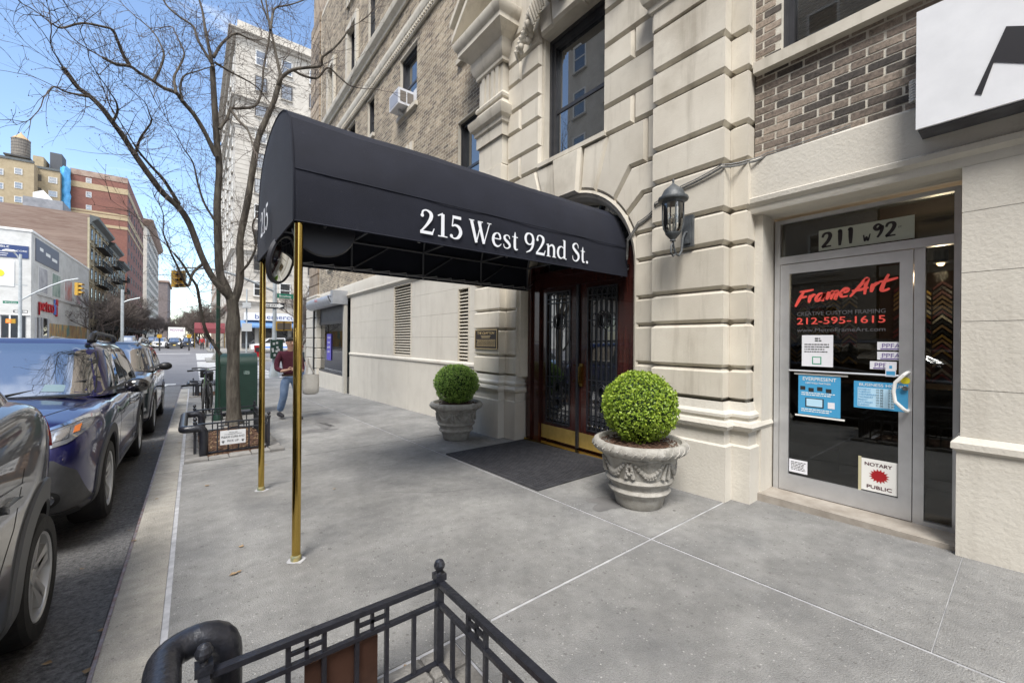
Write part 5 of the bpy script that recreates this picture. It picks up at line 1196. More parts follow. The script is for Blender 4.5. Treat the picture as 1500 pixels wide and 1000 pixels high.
q = MB()
for p in ((.62, .59), (.62, .30)): pass
patch(pj['gf'], [(.38, 1.10), (.52, 1.09), (.52, 1.15), (.39, 1.16)], .007, 'windscreen_sticker', mat('pale sticker', (.16, .24, .28), .5), cb_, 2, 20)
# 2 black SUV behind
PS = dict(PB); PS.update(L=4.75, W=1.84, paint=INDG, wheel='c', wr=.355, nose=(.10, .06), axles=(1.50, -1.25), top=[(-2.37, 1.06), (-2.1, 1.10), (.8, 1.10), (1.05, 1.13), (1.6, 1.09), (2.15, 1.02), (2.37, .93)],
  glass=dict(z0=1.08, z1=1.66, f0=1.08, f1=.40, r0=-2.25, r1=-1.85, w0=.85, w1=.68), arch_m=INDG, dlo=[(.86, 1.13), (.30, 1.57), (-.6, 1.60), (-1.6, 1.56), (-2.0, 1.36), (-2.0, 1.16), (-1.2, 1.12)],
  sidewin=[[(.64, 1.16), (.23, 1.53), (-.24, 1.56), (-.3, 1.16)], [(-.4, 1.16), (-.36, 1.56), (-1.1, 1.55), (-1.2, 1.18)], [(-1.3, 1.19), (-1.25, 1.53), (-1.7, 1.48), (-1.85, 1.22)]], mirror=(.70, 1.14), mirror_m=BLACKP, crown=[(-2.3, .04), (0, .04), (1.0, .08), (2.2, .08)])
c2, pj = car('parked_car', 'blue-black SUV with pale roof rails, second visible car behind the deep blue one', PS, (XC-.02, 9.55+2.37*1.07, rz_(12)), group='cars parked along the kerb'); c2.scale = (1.07,)*3; c2.rotation_euler.y = -.0264
for S in (1, -1):
    F2 = lambda L_: [(S*y, z) for y, z in L_]
    patch(pj['f'], F2([(.50, .90), (.62, .93), (.84, .96), (.865, .88), (.84, .76), (.58, .745), (.52, .82)]), .008, 'headlight', LENS, c2, 6, 50)
    patch(pj['f'], F2([(.68+.06*cos(a), .84+.06*sin(a)) for a in [2*pi*i/20 for i in range(20)]]), .014, 'projector', LENSD, c2, 3, 24)
    patch(pj['f'], F2([(.60, .50), (.82, .53), (.83, .47), (.60, .45)]), .01, 'fog_lamp', LENS, c2, 3, 24)
    rr = MB(); rr.tube([(.30, S*.60, 1.63), (.2, S*.61, 1.72), (0, S*.62, 1.74), (-1.4, S*.62, 1.73), (-1.65, S*.60, 1.68)], .022, 8); rr.build('roof_rail', mat('pale rail', (.5, .5, .5), .35, metal=.6), c2, smooth=True)
patch(pj['f'], [(-.5, .90), (.5, .90), (.48, .66), (-.48, .66)], .006, 'grille', BLACKP, c2, 6, 50)
for z in (.72, .78, .84): strip(pj['f'], [(-.45, z), (.45, z)], .018, .012, 'grille_bar', CHROME, c2, 24)
patch(pj['f'], [(-.155, .60), (.155, .60), (.155, .52), (-.155, .52)], .02, 'number_plate', WHITE, c2, 3, 30)
# 3 graphite hatchback, its tail at the left edge
PA = dict(PB); PA.update(L=4.30, W=1.80, paint=GREYC, wheel='b', wr=.335, axles=(1.33, -1.60), tail=(.30, .0), nose=(.15, .1), arch_m=mat('pale grey cladding', (.11, .115, .12), .5), arch_w=.13,
  top=[(-2.15, 1.10), (-1.95, 1.24), (-1.6, 1.35), (-1.0, 1.30), (.8, 1.06), (1.5, .98), (2.15, .82)], bot=[(-2.15, .42), (-1.8, .22), (1.8, .2), (2.15, .26)], crown=[(-2.2, .10), (-1.2, .06), (1, .08), (2.1, .08)],
  glass=dict(z0=1.25, z1=1.70, f0=1.0, f1=.25, r0=-1.92, r1=-1.35, w0=.80, w1=.62), dlo=[(.8, 1.28), (.2, 1.62), (-.7, 1.64), (-1.3, 1.58), (-1.62, 1.41), (-1.0, 1.34)],
  sidewin=[[(.6, 1.31), (.15, 1.58), (-.3, 1.61), (-.33, 1.33)], [(-.4, 1.33), (-.38, 1.61), (-1.05, 1.58), (-1.35, 1.43), (-1.2, 1.38)]])
c3, pj = car('parked_car', 'graphite grey hatchback with red tail lamp, cut off by the left edge', PA, (XC+.0, 3.87-2.15, rz_(2)), group='cars parked along the kerb'); c3.rotation_euler.y = -.0264
for S in (1, -1):
    F2 = lambda L_: [(S*y, z) for y, z in L_]
    patch(pj['b'], F2([(.60, 1.22), (.78, 1.25), (.84, 1.17), (.86, 1.0), (.80, .96), (.66, 1.06)]), .010, 'tail_lamp', REDL, c3, 6, 40)
    patch(pj['s' if S > 0 else 'n'], [(-1.90, 1.23), (-1.80, 1.25), (-1.93, 1.08), (-2.03, .98), (-2.07, 1.03), (-2.0, 1.16)], .010, 'tail_lamp', REDL, c3, 6, 40)
    pk = pj['s' if S > 0 else 'n']; strip(pk, [(-1.98, .86), (-1.9, .72), (-1.93, .58), (-1.96, .42)], .008, .001, 'bumper_gap', LINER, c3, 30)
    strip(pk, [(-1.80, .80), (-1.2, .93), (-.4, .97)], .012, .006, 'side_crease', GREYC, c3, 40, taper=True)
patch(pj['b'], [(-.5, .72), (.5, .72), (.45, .56), (-.45, .56)], .006, 'number_plate_recess', BLACKP, c3, 4, 40)
strip(pj['b'], [(-.85, .48), (0, .46), (.85, .48)], .10, .012, 'rear_cladding', GREYPL, c3, 40)
# more parked and far cars
PX = dict(PB); PX.update(paint=SILV)
def simplecar(label, paint_, loc, rz=-pi/2, group='cars far down the street', H=1.0, name='parked_car'):
    q = dict(PB); q.update(paint=paint_); t, pj = car(name, label, q, loc, rz, group, detail=1)
    t.scale = (1, 1, H)
    for S in (1, -1): patch(pj['f'], [(S*y, z) for y, z in [(.40, .80), (.62, .84), (.82, .86), (.82, .76), (.44, .72)]], .02, 'headlight', LENS, t, 4, 30)
    patch(pj['f'], [(-.37, .78), (.37, .78), (.36, .5), (-.36, .5)], .015, 'grille', BLACKP, t, 4, 30)
    patch(pj['f'], [(-.155, .56), (.155, .56), (.155, .46), (-.155, .46)], .03, 'number_plate', mat('yellow plate', (.7, .5, .05), .5), t, 3, 20)
    return t
simplecar('black car with yellow plate facing the camera at the far side of the avenue', BLK, (-2.1, 80, gz(80)-.1), -pi/2)
simplecar('silver car parked at the far left beyond the avenue crossing', SILV, (-6.6, 72, gz(72)-.1), -pi/2, H=1.12)
simplecar('grey car parked behind the silver one beyond the avenue', GREYC, (-5.2, 90, gz(90)-.1), -pi/2, H=1.05)
simplecar('white car half hidden by the black car beyond the avenue', WHT, (-4.0, 84, gz(84)-.1), -pi/2)
simplecar('dark car waiting right of the white truck', INDG, (-.6, 92, gz(92)-.1), -pi/2)
# white box truck
tk = thing('box_truck', 'white box truck with violet lettering on its front, far down the street', 'truck', (-2.3, 97, gz(97)-.1))
MB().box(-1.2, 1.2, 0, 6, 1.0, 3.5).build('box', WHITE, tk); b = MB().prism([(0, .5), (0, 1.3), (.35, 2.2), (1.9, 2.3), (1.9, .5)], lambda u, v, d: (d, u-1.95, v), -1.0, 1.0); b.build('cab', WHITE, tk)
MB().box(-.9, .9, -1.80, -1.70, 1.45, 2.1).build('windscreen', CGLASS, tk); text_on('MOVING', (-.95, -.012, 2.75), (1, 0, 0), (0, 0, 1), .6, mat('violet lettering', (.2, .03, .25), .5), 'lettering', tk, width=1.9)
for x in (-.95, .95):
    for y in (-1.1, 4.6): link('wheel', WM['c'][0], tk, loc=(x, y, .38), rot=(0, 0, pi/2*0), scale=(1.1, 1, 1.1)).rotation_euler = (0, 0, pi/2)
# white pickup across the avenue
pk_ = thing('pickup_truck', 'white pickup truck parked across the avenue before the cosmetics shop', 'pickup', (8.3, 58.6, gz(58.6)-.12), 0)
b = MB().prism([(-2.8, .45), (-2.8, 1.05), (-1.7, 1.2), (-1.0, 1.8), (.8, 1.85), (1.0, 1.25), (2.8, 1.2), (2.8, .5)], lambda u, v, d: (u, d, v), -.95, .95); b.build('body', WHT, pk_)
MB().prism([(-1.45, 1.22), (-.9, 1.72), (-.25, 1.74), (-.25, 1.22)], lambda u, v, d: (u, d, v), -.96, -.951).build('side_window', CGLASS, pk_); MB().prism([(-.15, 1.22), (-.15, 1.74), (.7, 1.74), (.85, 1.25)], lambda u, v, d: (u, d, v), -.96, -.951).build('side_window', CGLASS, pk_)
MB().box(-2.4, 2.5, -.962, -.952, .62, .78).build('blue_stripe', mat('blue stripe', (.05, .2, .6), .5), pk_)
for x in (-1.9, 1.8):
    for y in (-.9, .9): link('wheel', WM['c'][0], pk_, loc=(x, y, .38), rot=(0, 0, 0))
for x, pt_, lb in ((13.5, BLK, 'dark car parked right of the white pickup across the avenue'), (12.4, REDL, None)):
    if lb: simplecar(lb, pt_, (x+.6, 58.4, gz(58)-.12), pi)
# ------------------------------------------------------------------ tree beds, guards
BLOCK = mat('granite block', (.17, .165, .155), .85, (.26, .25, .235), 9, 6, .8, 60, objvar=.22)
SOIL = mat('dark soil', (.045, .028, .02), .95, (.09, .055, .035), 14, 6, 1, 50)
SIGNW = mat('white enamel sign', (.66, .67, .68), .4)
def finial_post(b, x, y, h, w=.032):
    z = gz(y); b.box(x-w/2, x+w/2, y-w/2, y+w/2, z-.06, z+h); b.box(x-w*.75, x+w*.75, y-w*.75, y+w*.75, z+h, z+h+.028)
    b.lathe([(.012, z+h+.028), (.009, z+h+.035), (.016, z+h+.042), (.024, z+h+.055), (.025, z+h+.066), (.018, z+h+.082), (.004, z+h+.09)], (x, y, 0), 12)
def guard(name, label, x0, x1, y0, y1, h, sides, group='iron guards round the tree beds'):
    t = thing(name, label, 'tree guard', (0, 0, 0), 0, group)
    P = {'a': (x0, y1), 'b': (x1, y1), 'c': (x1, y0), 'd': (x0, y0)}
    for k in P:
        if k in sides[1]: b = MB(); finial_post(b, *P[k], h); b.build('post', IRON, t)
    for s_ in sides[0]:
        (ax, ay), (bx, by) = P[s_[0]], P[s_[1]]; A_ = Vector((ax, ay, 0)); B_ = Vector((bx, by, 0)); L_ = (B_-A_).length; d = (B_-A_)/L_
        def p(s, z): q = A_+d*s; return (q.x, q.y, gz(q.y)+z)
        b = MB()
        b.bar(p(.015, h-.012), p(L_-.015, h-.012), .030, .020).bar(p(.015, h-.105), p(L_-.015, h-.105), .022, .016).bar(p(.015, .035), p(L_-.015, .035), .022, .016)
        b.build('rail', IRON, t)
        n_ = max(3, int(round(L_/.125))); 
        for i in range(1, n_):
            s = L_*i/n_; top = h-.022 if (i % n_) in (2, 3, n_-3, n_-2) else h-.113
            b = MB(); b.bar(p(s, .043), p(s, top), .016, .016, up=(d.x, d.y, 0)); b.build('baluster', IRON, t)
        for c0 in ((2, n_-3) if n_ > 5 else (1,)):
            s = L_*(c0)/n_; w = L_/n_; b = MB()
            b.bar(p(s+.008, h-.060), p(s+w-.008, h-.060), .013, .013).bar(p(s+w/2, h-.095), p(s+w/2, h-.022), .013, .013, up=(d.x, d.y, 0)); b.build('key_ornament', IRON, t)
    return t
def blocks(t, x0, x1, y0, y1, w, seed, m=BLOCK, step=.19, over=.012):
    rs = random.Random(seed)
    def blk(a0, a1, b0, b1):
        c = .012; h = rs.uniform(.018, .045); z0 = gz((b0+b1)/2); v = []
        for z, k in ((-.12, 0), (h-.012, 0), (h, c)):
            v += [(a0+k+rs.uniform(-.003, .003), b0+k+rs.uniform(-.003, .003), z0+z), (a1-k, b0+k+rs.uniform(-.004, .004), z0+z), (a1-k+rs.uniform(-.004, .004), b1-k, z0+z+rs.uniform(-.003, .003)), (a0+k, b1-k, z0+z)]
        MB().add(v, [(i*4+j, i*4+(j+1) % 4, i*4+4+(j+1) % 4, i*4+4+j) for i in (0, 1) for j in range(4)] + [(8, 9, 10, 11)]).build('granite_block', m, t)
    for yy in (y0, y1-w):
        x = x0
        while x < x1-.03: q = min(x1, x+rs.uniform(.85, 1.15)*step*1.3); q = x1 if x1-q < .07 else q; blk(x+.004, q-.004, yy+.003, yy+w-.003); x = q
    for xx in (x0, x1-w):
        y = y0+w
        while y < y1-w-.02: q = min(y1-w, y+rs.uniform(.85, 1.15)*step); q = y1-w if y1-w-q < .06 else q; blk(xx+.003, xx+w-.003, y+.004, q-.004); y = q
def bedsoil(t, x0, x1, y0, y1, peak, cx, cy, seed, nchips, cs=.03):
    b = MB(); nx, ny = 14, 20; f0 = lambda x, y: gz(y)+.0+peak*math.exp(-(((x-cx)/.32)**2+((y-cy)/.7)**2))+.012*noise.noise(Vector((x*9, y*9, seed)))
    xs = [x0+(x1-x0)*i/nx for i in range(nx+1)]; ys = [y0+(y1-y0)*i/ny for i in range(ny+1)]
    b.add([(x, y, f0(x, y)) for y in ys for x in xs], [(j*(nx+1)+i, j*(nx+1)+i+1, (j+1)*(nx+1)+i+1, (j+1)*(nx+1)+i) for j in range(ny) for i in range(nx)]); b.build('soil', SOIL, t, smooth=True, fix=False)
    def pl(r): x, y = r.uniform(x0, x1), r.uniform(y0, y1); return (x, y, f0(x, y)+.006)
    chips(t, nchips, pl, seed, cs)
    chips(t, nchips//12, pl, seed+1, cs*1.2, mat('dry leaf', (.35, .25, .14), .8, (.2, .13, .07), 30))
# nearest bed
t = thing('tree_bed', 'nearest tree bed edged with granite blocks, at the bottom edge', 'tree bed'); bedsoil(t, .12, .80, -.75, 1.50, .02, .4, .5, 1, 900)
blocks(t, -.08, 1.0, -.88, 1.71, .15, 3, mat('worn dark granite', (.12, .115, .105), .85, (.20, .19, .175), 9, 6, .8, 60, objvar=.22))
guard('tree_guard', 'nearest black iron tree guard with ball finials, in the bottom foreground', .035, .87, -.7, 1.62, .405, (('ab', 'bc', 'cd', 'da'), 'abcd'))
PLQ = mat('copper plaque', (.13, .07, .05), .38, (.07, .04, .03), 5, 4, metal=.7)
# small copper plaque on the near guard
MB().box(.33, .60, 1.634, 1.640, gz(1.6)+.05, gz(1.6)+.27).build('copper_plaque', PLQ, label='brown copper plate wired to the nearest tree guard', cat='plaque')
def bumper(label, y0, y1, h=.42, xr=.13, xl=-.095, r=.052):
    z0 = gz(y0); pts = []
    def corner(a, b, c, k=.09, n=6):
        a, b, c = Vector(a), Vector(b), Vector(c); p, q = b+(a-b).normalized()*k, b+(c-b).normalized()*k
        return [p.lerp(b, t).lerp(b.lerp(q, t), t) for t in [i/n for i in range(n+1)]]
    A = [(xr, y1, gz(y1)-.05), (xr, y1, gz(y1)+h), (xl, y1, gz(y1)+h-.01), (xl, y0, gz(y0)+h-.01), (xr, y0, gz(y0)+h), (xr, y0, gz(y0)-.05)]
    pts = [Vector(A[0])]
    for i in range(1, 5): pts += corner(A[i-1], A[i], A[i+1])
    pts.append(Vector(A[5]))
    b = MB().tube(pts, r, 18); return b.build('pipe_bumper', IRON, label=label, cat='bumper rail', group='pipe bumpers at the kerb', smooth=True, angle=60)
bumper('nearest thick black pipe bumper with rust spots, bottom left by the kerb', -.2, 1.72, .465, .10, -.065, .047)
# second bed with the tree
t = thing('tree_bed', 'mulched tree bed with the big bare tree, edged with granite blocks', 'tree bed'); bedsoil(t, .08, .87, 6.85, 8.95, .16, .56, 8.2, 2, 2600, .032)
blocks(t, -.08, 1.06, 6.655, 9.19, .17, 5)
guard('tree_guard', 'black iron tree guard round the bare tree, with the white sign', .035, .90, 7.0, 8.75, .45, (('ab', 'bc', 'cd'), 'abcd'))
bumper('middle black pipe bumper beside the bare tree', 6.95, 8.6, .40, .13, -.095, .050)
s_ = MB().box(.31, .61, 6.955, 6.965, gz(7)+.13, gz(7)+.325).build('curb_sign', SIGNW, label='small white sign reading PLEASE CURB AND PICK UP on the tree guard', cat='sign')
for tx, z, sz, w in (("THIS IS A TREE", .29, .018, .10), ("PLEASE CURB AND", .222, .04, .27), ("PICK UP", .165, .04, .13), ("IT IS SOMEONE'S HOME", .268, .016, .2)):
    text_on(tx, (.46-w/2, 6.953, gz(7)+z), (1, 0, 0), (0, 0, 1), sz, INK, 'lettering', s_, width=w, extrude=.0005)
for x in (.345, .575):
    b = MB()
    for dx, dz, r in ((0, 0, .011), (-.013, .012, .005), (-.004, .018, .005), (.006, .018, .005), (.015, .011, .005)): b.lathe([(r, 6.9535), (r, 6.9545)], (x+dx, 0, gz(7)+.165+dz), 10, 'y')
    b.build('paw_print', INK, s_)
# third bed
t = thing('tree_bed', 'farthest small tree bed near the corner kerb', 'tree bed'); bedsoil(t, .05, .85, 16.45, 18.0, .03, .4, 17, 4, 500, .04); blocks(t, -.08, .99, 16.31, 18.19, .15, 8)
guard('tree_guard', 'farthest low iron tree guard near the corner', .03, .86, 16.5, 17.9, .45, (('ab', 'bc', 'cd'), 'abcd'))
bumper('farthest black pipe bumper near the corner', 16.5, 17.8, .42)

# ------------------------------------------------------------------ bare tree traced branch by branch
BARK = mat('grey brown bark', (.055, .045, .036), .9, (.14, .125, .10), 9, 8, 1, 40, stretch=(2.2, 2.2, .45), col3=(.03, .025, .02), scale3=3, mix3=(.5, .7))
TWIG = mat('dark twigs', (.07, .055, .048), .85, (.13, .105, .09), 20)
TR = thing('bare_tree', 'bare street tree with spreading twiggy crown in the mulched bed behind the brass posts', 'tree')
LIMBS = [ # name, depth list start/end, radii, pixel path
 ('trunk', 8.2, 8.2, .115, .105, [(343, 622), (342, 590), (341, 560), (342, 520), (341, 490), (342, 462), (340, 440)]),
 ('branch', 8.2, 8.3, .085, .050, [(340, 445), (330, 420), (322, 400), (320, 370), (319, 340), (318, 300), (321, 250), (317, 200), (314, 150), (311, 100)]),
 ('branch', 8.2, 8.0, .080, .045, [(342, 445), (350, 420), (352, 390), (352, 350), (362, 300), (370, 250), (378, 205), (388, 180), (401, 150), (407, 130), (412, 110)]),
 ('branch', 8.2, 7.3, .07, .030, [(340, 440), (325, 425), (310, 405), (295, 375), (278, 330), (262, 305), (240, 285), (222, 262), (198, 228), (180, 200), (165, 180), (150, 160), (133, 143), (115, 130), (100, 110), (92, 100)]),
 ('branch', 8.2, 7.5, .045, .022, [(317, 230), (300, 195), (285, 170), (268, 150), (258, 137), (240, 130), (225, 120), (205, 108), (190, 98), (170, 95), (150, 85)]),
 ('branch', 8.25, 7.6, .030, .012, [(190, 98), (180, 80), (172, 60), (165, 45), (150, 40), (120, 35), (90, 42), (75, 35)]),
 ('branch', 8.2, 8.6, .035, .016, [(312, 100), (306, 70), (300, 40), (296, 15), (285, -20)]),
 ('branch', 8.2, 8.7, .028, .014, [(311, 95), (290, 60), (283, 40), (262, 25), (245, 10), (235, -8)]),
 ('branch', 8.25, 8.9, .030, .012, [(313, 85), (325, 65), (345, 50), (365, 58), (378, 60)]),
 ('branch', 8.2, 8.4, .026, .010, [(314, 92), (335, 105), (360, 118), (378, 130), (390, 145)]),
 ('branch', 8.2, 8.8, .032, .016, [(321, 190), (332, 175), (338, 160), (350, 160), (375, 155), (384, 130), (386, 100), (392, 70), (395, 40), (385, 10), (380, -15)]),
 ('branch', 8.1, 7.4, .032, .012, [(338, 162), (350, 178), (362, 190), (368, 205), (371, 215)]),
 ('branch', 8.0, 7.4, .040, .016, [(407, 125), (415, 112), (430, 103), (450, 100), (470, 97), (472, 85), (485, 75), (500, 60), (510, 45)]),
 ('branch', 8.0, 7.6, .030, .012, [(430, 104), (445, 112), (465, 115), (480, 100), (495, 112), (510, 125), (525, 130)]),
 ('branch', 8.0, 8.5, .034, .014, [(411, 112), (404, 80), (398, 50), (392, 20), (388, -15)]),
 ('branch', 8.0, 8.9, .026, .010, [(396, 45), (400, 20), (405, 12), (425, 8), (448, 0), (470, -10)]),
 ('branch', 8.2, 7.2, .030, .012, [(300, 385), (283, 400), (275, 420), (262, 395), (250, 370), (240, 345)]),
 ('branch', 8.2, 7.6, .035, .018, [(323, 520), (305, 492), (297, 470), (292, 440), (288, 420), (278, 405), (268, 388), (255, 372)]),
 ('branch', 7.9, 7.2, .036, .012, [(262, 300), (250, 280), (238, 262), (222, 245), (205, 225), (195, 210)]),
 ('branch', 7.6, 7.0, .024, .008, [(198, 228), (205, 205), (215, 190), (222, 178), (218, 165)]),
 ('branch', 7.4, 6.9, .022, .008, [(165, 180), (172, 165), (170, 150), (160, 135)]),
 ('branch', 7.4, 6.8, .020, .008, [(133, 143), (115, 140), (95, 135), (80, 128), (70, 135)]),
 ('branch', 7.8, 8.4, .026, .010, [(258, 137), (255, 115), (262, 100), (270, 80), (262, 60), (255, 45)]),
 ('branch', 7.9, 8.4, .024, .009, [(268, 150), (264, 130), (270, 112), (290, 105), (305, 100)]),
 ('branch', 8.1, 7.5, .030, .011, [(352, 400), (365, 385), (375, 360), (370, 330), (382, 310)]),
 ('branch', 8.1, 7.8, .026, .010, [(319, 330), (300, 300), (290, 270), (283, 240), (270, 220)]),
 ('branch', 7.9, 8.5, .024, .009, [(225, 120), (235, 100), (240, 80), (232, 60), (222, 45), (205, 30)])]
LP = []
for nm, y0, y1, r0, r1, px in LIMBS:
    n_ = len(px); P = [at(x, y, 1, y0+(y1-y0)*i/(n_-1)) for i, (x, y) in enumerate(px)]
    E_ = [P[0]*2-P[1]] + P + [P[-1]*2-P[-2]]; Q = []
    for i in range(1, n_):
        p0, p1, p2, p3 = E_[i-1:i+3]
        for s_ in range(4): t = s_/4; Q.append(.5*((2*p1)+(-p0+p2)*t+(2*p0-5*p1+4*p2-p3)*t*t+(-p0+3*p1-3*p2+p3)*t**3))
    Q.append(P[-1]); k = len(Q)
    rr = [.8*(r0+(r1-r0)*(i/(k-1))**.8)*(1+.10*noise.noise(Q[i]*5)) for i in range(k)]
    if nm == 'trunk': rr = [r*(1+.45*math.exp(-i/2.5))+(.02*math.exp(-((i-17)/2.2)**2)) for i, r in enumerate(rr)]
    MB().tube(Q, rr, 14 if nm == 'trunk' else 8).build(nm, BARK, TR, smooth=True, angle=80); LP.append((Q, rr, nm))
tw = MB(); RT = random.Random(12)
def grow(p, d, L_, r, dep):
    segs = max(3, int(L_/.07)); pts = [p]; q = Vector(p); dd = Vector(d)
    for i in range(segs):
        dd = (dd + Vector((RT.gauss(0, .15), RT.gauss(0, .15), RT.gauss(.03, .13)))).normalized(); q = q+dd*(L_/segs); pts.append(q.copy())
        if dep > 0 and RT.random() < (.55 if dep > 1 else .48):
            s_ = (dd + Vector((RT.gauss(0, .7), RT.gauss(0, .7), RT.gauss(.1, .6)))).normalized(); grow(q, s_, L_*RT.uniform(.3, .62), r*.62, dep-1)
    tw.tube(pts, [r*(1-.72*i/segs) for i in range(segs+1)], 4 if dep > 1 else 3, cap=False)
    if RT.random() < .5: e = .006; tw.add([pts[-1]+Vector((e, 0, 0)), pts[-1]+Vector((-e, 0, 0)), pts[-1]+Vector((0, e, 0)), pts[-1]+Vector((0, 0, 2.2*e))], [(0, 2, 3), (1, 3, 2), (0, 3, 1)])
for Q, rr, nm in LP:
    if nm == 'trunk': continue
    L_ = sum((Q[i+1]-Q[i]).length for i in range(len(Q)-1)); n_ = int(L_/.075)
    for i in range(n_):
        k = RT.randint(int(len(Q)*(.28 if rr[0] > .06 else .06)), len(Q)-2); t = (Q[k+1]-Q[k]).normalized(); s_ = (t*.5+Vector((RT.gauss(0, .8), RT.gauss(0, .8), RT.gauss(.1, .7)))).normalized()
        grow(Q[k], s_, RT.uniform(.2, .75), min(.0042, rr[k]*.5), 2)
    grow(Q[-1], (Q[-1]-Q[-2]).normalized(), .9, min(.008, rr[-1]), 2)
tw.build('twigs', TWIG, TR, kind='stuff', fix=False)

# ------------------------------------------------------------------ relay mailbox, pole, bicycle
MG = mat('dark green enamel', (.006, .026, .017), .38, (.009, .034, .023), 4, 5, coat=.15, col3=(.022, .05, .04), scale3=5, mix3=(.62, .75))
mb = thing('relay_mailbox', 'dark green relay mailbox with rounded top standing behind the bare tree', 'mailbox', (.80, 11.25, gz(11.25)))
ar = [(-.37, .12), (-.37, 1.16)] + [(-.37+.0*a, 1.16) for a in ()] + [(-.37, 1.16)] 
sec = [(-.33, .14), (.33, .14), (.33, 1.12)] + [(.33*cos(a), 1.12+.28*sin(a)) for a in [pi*i/14 for i in range(1, 14)]] + [(-.33, 1.12)]
MB().prism(sec, lambda u, v, d: (d, u, v), -.37, .37).build('body', MG, mb, smooth=True, angle=30)
sr = MB()
for x in (-.375, .345): sr.prism([(y*1.02, .13+(z-.13)*1.01) for y, z in sec], lambda u, v, d: (d, u, v), x, x+.03)
sr.build('edge_band', MG, mb, smooth=True, angle=30)
for x in (-.33, .33):
    for y in (-.28, .28): MB().box(x-.03, x+.03, y-.03, y+.03, 0, .14).build('leg', MG, mb)
MB().box(.11, .22, -.334, -.3305, .93, 1.01).build('torn_sticker', mat('pale sticker paper', (.35, .42, .40), .7, (.02, .07, .05), 60, mix=(.4, .55)), mb)
gp = thing('alarm_post', 'slim dark green post with a red light on top beside the mailbox', 'street post', (.42, 10.5, gz(10.5)))
MB().lathe([(.10, 0), (.10, .05), (.07, .12), (.045, .3), (.040, 1), (.036, 3.5)], n=18).build('pole', MG, gp, smooth=True); MB().lathe([(.05, 3.5), (.06, 3.52), (.06, 3.62), (.03, 3.68)], n=14).build('red_light', REDL, gp, smooth=True)
def bicycle(label, loc, rz, col):
    t = thing('bicycle', label, 'bicycle', loc, rz, 'bicycles by the green post')
    for x in (-.52, .52):
        w = MB(); w.lathe([(.30, -.02), (.335, -.022), (.345, 0), (.335, .022), (.30, .02), (.295, 0)], (x, 0, .345), 32, 'y', cap=False)
        wo = w.build('wheel', TYRE, t, smooth=True); sp = MB()
        for i in range(16): a = i*pi/8; sp.bar((x, 0, .345), (x+.3*cos(a), 0, .345+.3*sin(a)), .004)
        sp.build('spokes', ALU, wo)
    f = MB(); S_ = (-.18, 0, .30); 
    for a, b in (((-.52, 0, .345), S_), (S_, (-.30, 0, .85)), (S_, (.33, 0, .80)), ((-.27, 0, .76), (.31, 0, .86)), ((-.52, 0, .345), (-.27, 0, .76)), ((.33, 0, .78), (.52, 0, .345)), ((.33, 0, .78), (.28, 0, 1.0))): f.tube([a, b], .018, 7)
    f.build('frame', col, t); h = MB(); h.tube([(.22, -.30, 1.02), (.32, -.18, 1.04), (.28, 0, 1.02), (.32, .18, 1.04), (.22, .30, 1.02)], .014, 7); h.tube([(.20, -.33, 1.02), (.26, -.24, 1.03)], .02, 7); h.tube([(.20, .33, 1.02), (.26, .24, 1.03)], .02, 7); h.build('handlebar', BLACKP, t)
    MB().ball((-.32, 0, .93), .13, 12, (1.2, .8, .36)).build('saddle', BLACKP, t, smooth=True); MB().tube([(-.60, 0, .95), (-.62, 0, .72)], .07, 10).build('rear_bag', BLACKP, t, smooth=True)
    MB().lathe([(.09, .03), (.09, .045)], (-.18, 0, .30), 20, 'y').build('chain_ring', DARKM, t)
    return t
bicycle('black bicycle with a padded saddle leaning by the green post', (.27, 11.6, gz(11.6)), radians(-96), IRON)
bicycle('green framed bicycle locked behind the black one', (.30, 13.4, gz(13.4)), radians(-84), mat('pale green frame', (.12, .22, .10), .4))

# ------------------------------------------------------------------ corner shop window and rolled shutter
GALV = mat('galvanised steel', (.36, .37, .39), .4, (.46, .47, .49), 5, 5, metal=.6)
rs_ = thing('roller_shutter', 'grey rolled up steel shutter housing over the corner shop window', 'roller shutter')
MB().lathe([(.001, 14.5), (.215, 14.5), (.215, 18.35), (.19, 18.42), (.001, 18.42)], (3.86, 0, 2.82), 28, 'y').build('drum', GALV, rs_, smooth=True, angle=40)
MB().box(3.62, 4.1, 14.20, 14.49, 2.62, 3.07).build('gear_box', GALV, rs_); b = MB(); b.tube([(3.6, 14.33, 2.86), (3.5, 14.33, 2.86), (3.5, 14.0, 2.66)], .018, 8); b.build('crank', DARKM, rs_)
MB().box(4.0, 4.1, 14.22, 14.40, -.42, 2.62).build('guide_rail', mat('painted guide rail', (.42, .40, .35), .5), rs_); MB().box(3.94, 4.1, 18.36, 18.46, -.50, 2.62).build('guide_rail', BLACKP, rs_)
text_on('PULL', (3.641, 16.9, 2.84), (0, -1, 0), (.10, 0, 1), .14, mat('faded red print', (.45, .12, .12), .6), 'lettering', rs_, width=.5)
cs = thing('corner_shop_window', 'big corner shop window with a violet poster behind the glass', 'shop window')
MB().box(4.06, 4.25, 14.42, 18.3, -.6, .16).build('stall_riser', CREAM2, cs)
b = MB(); b.box(4.1, 4.2, 14.42, 14.55, .16, 2.75).box(4.1, 4.2, 18.1, 18.3, .16, 2.75).box(4.1, 4.2, 14.55, 18.1, .16, .24).box(4.1, 4.2, 14.55, 18.1, 2.02, 2.12); b.build('frame', DARKF, cs); MB().box(4.13, 4.2, 14.55, 18.1, 2.12, 2.75).build('dark_panel', mat('dark panel', (.06, .065, .075), .5, (.09, .09, .1), 5), cs)
MB().box(4.15, 4.16, 14.55, 18.1, .24, 2.02).build('glass', glassmat('shop glass', (.75, .84, .84), 1.7, .10), cs)
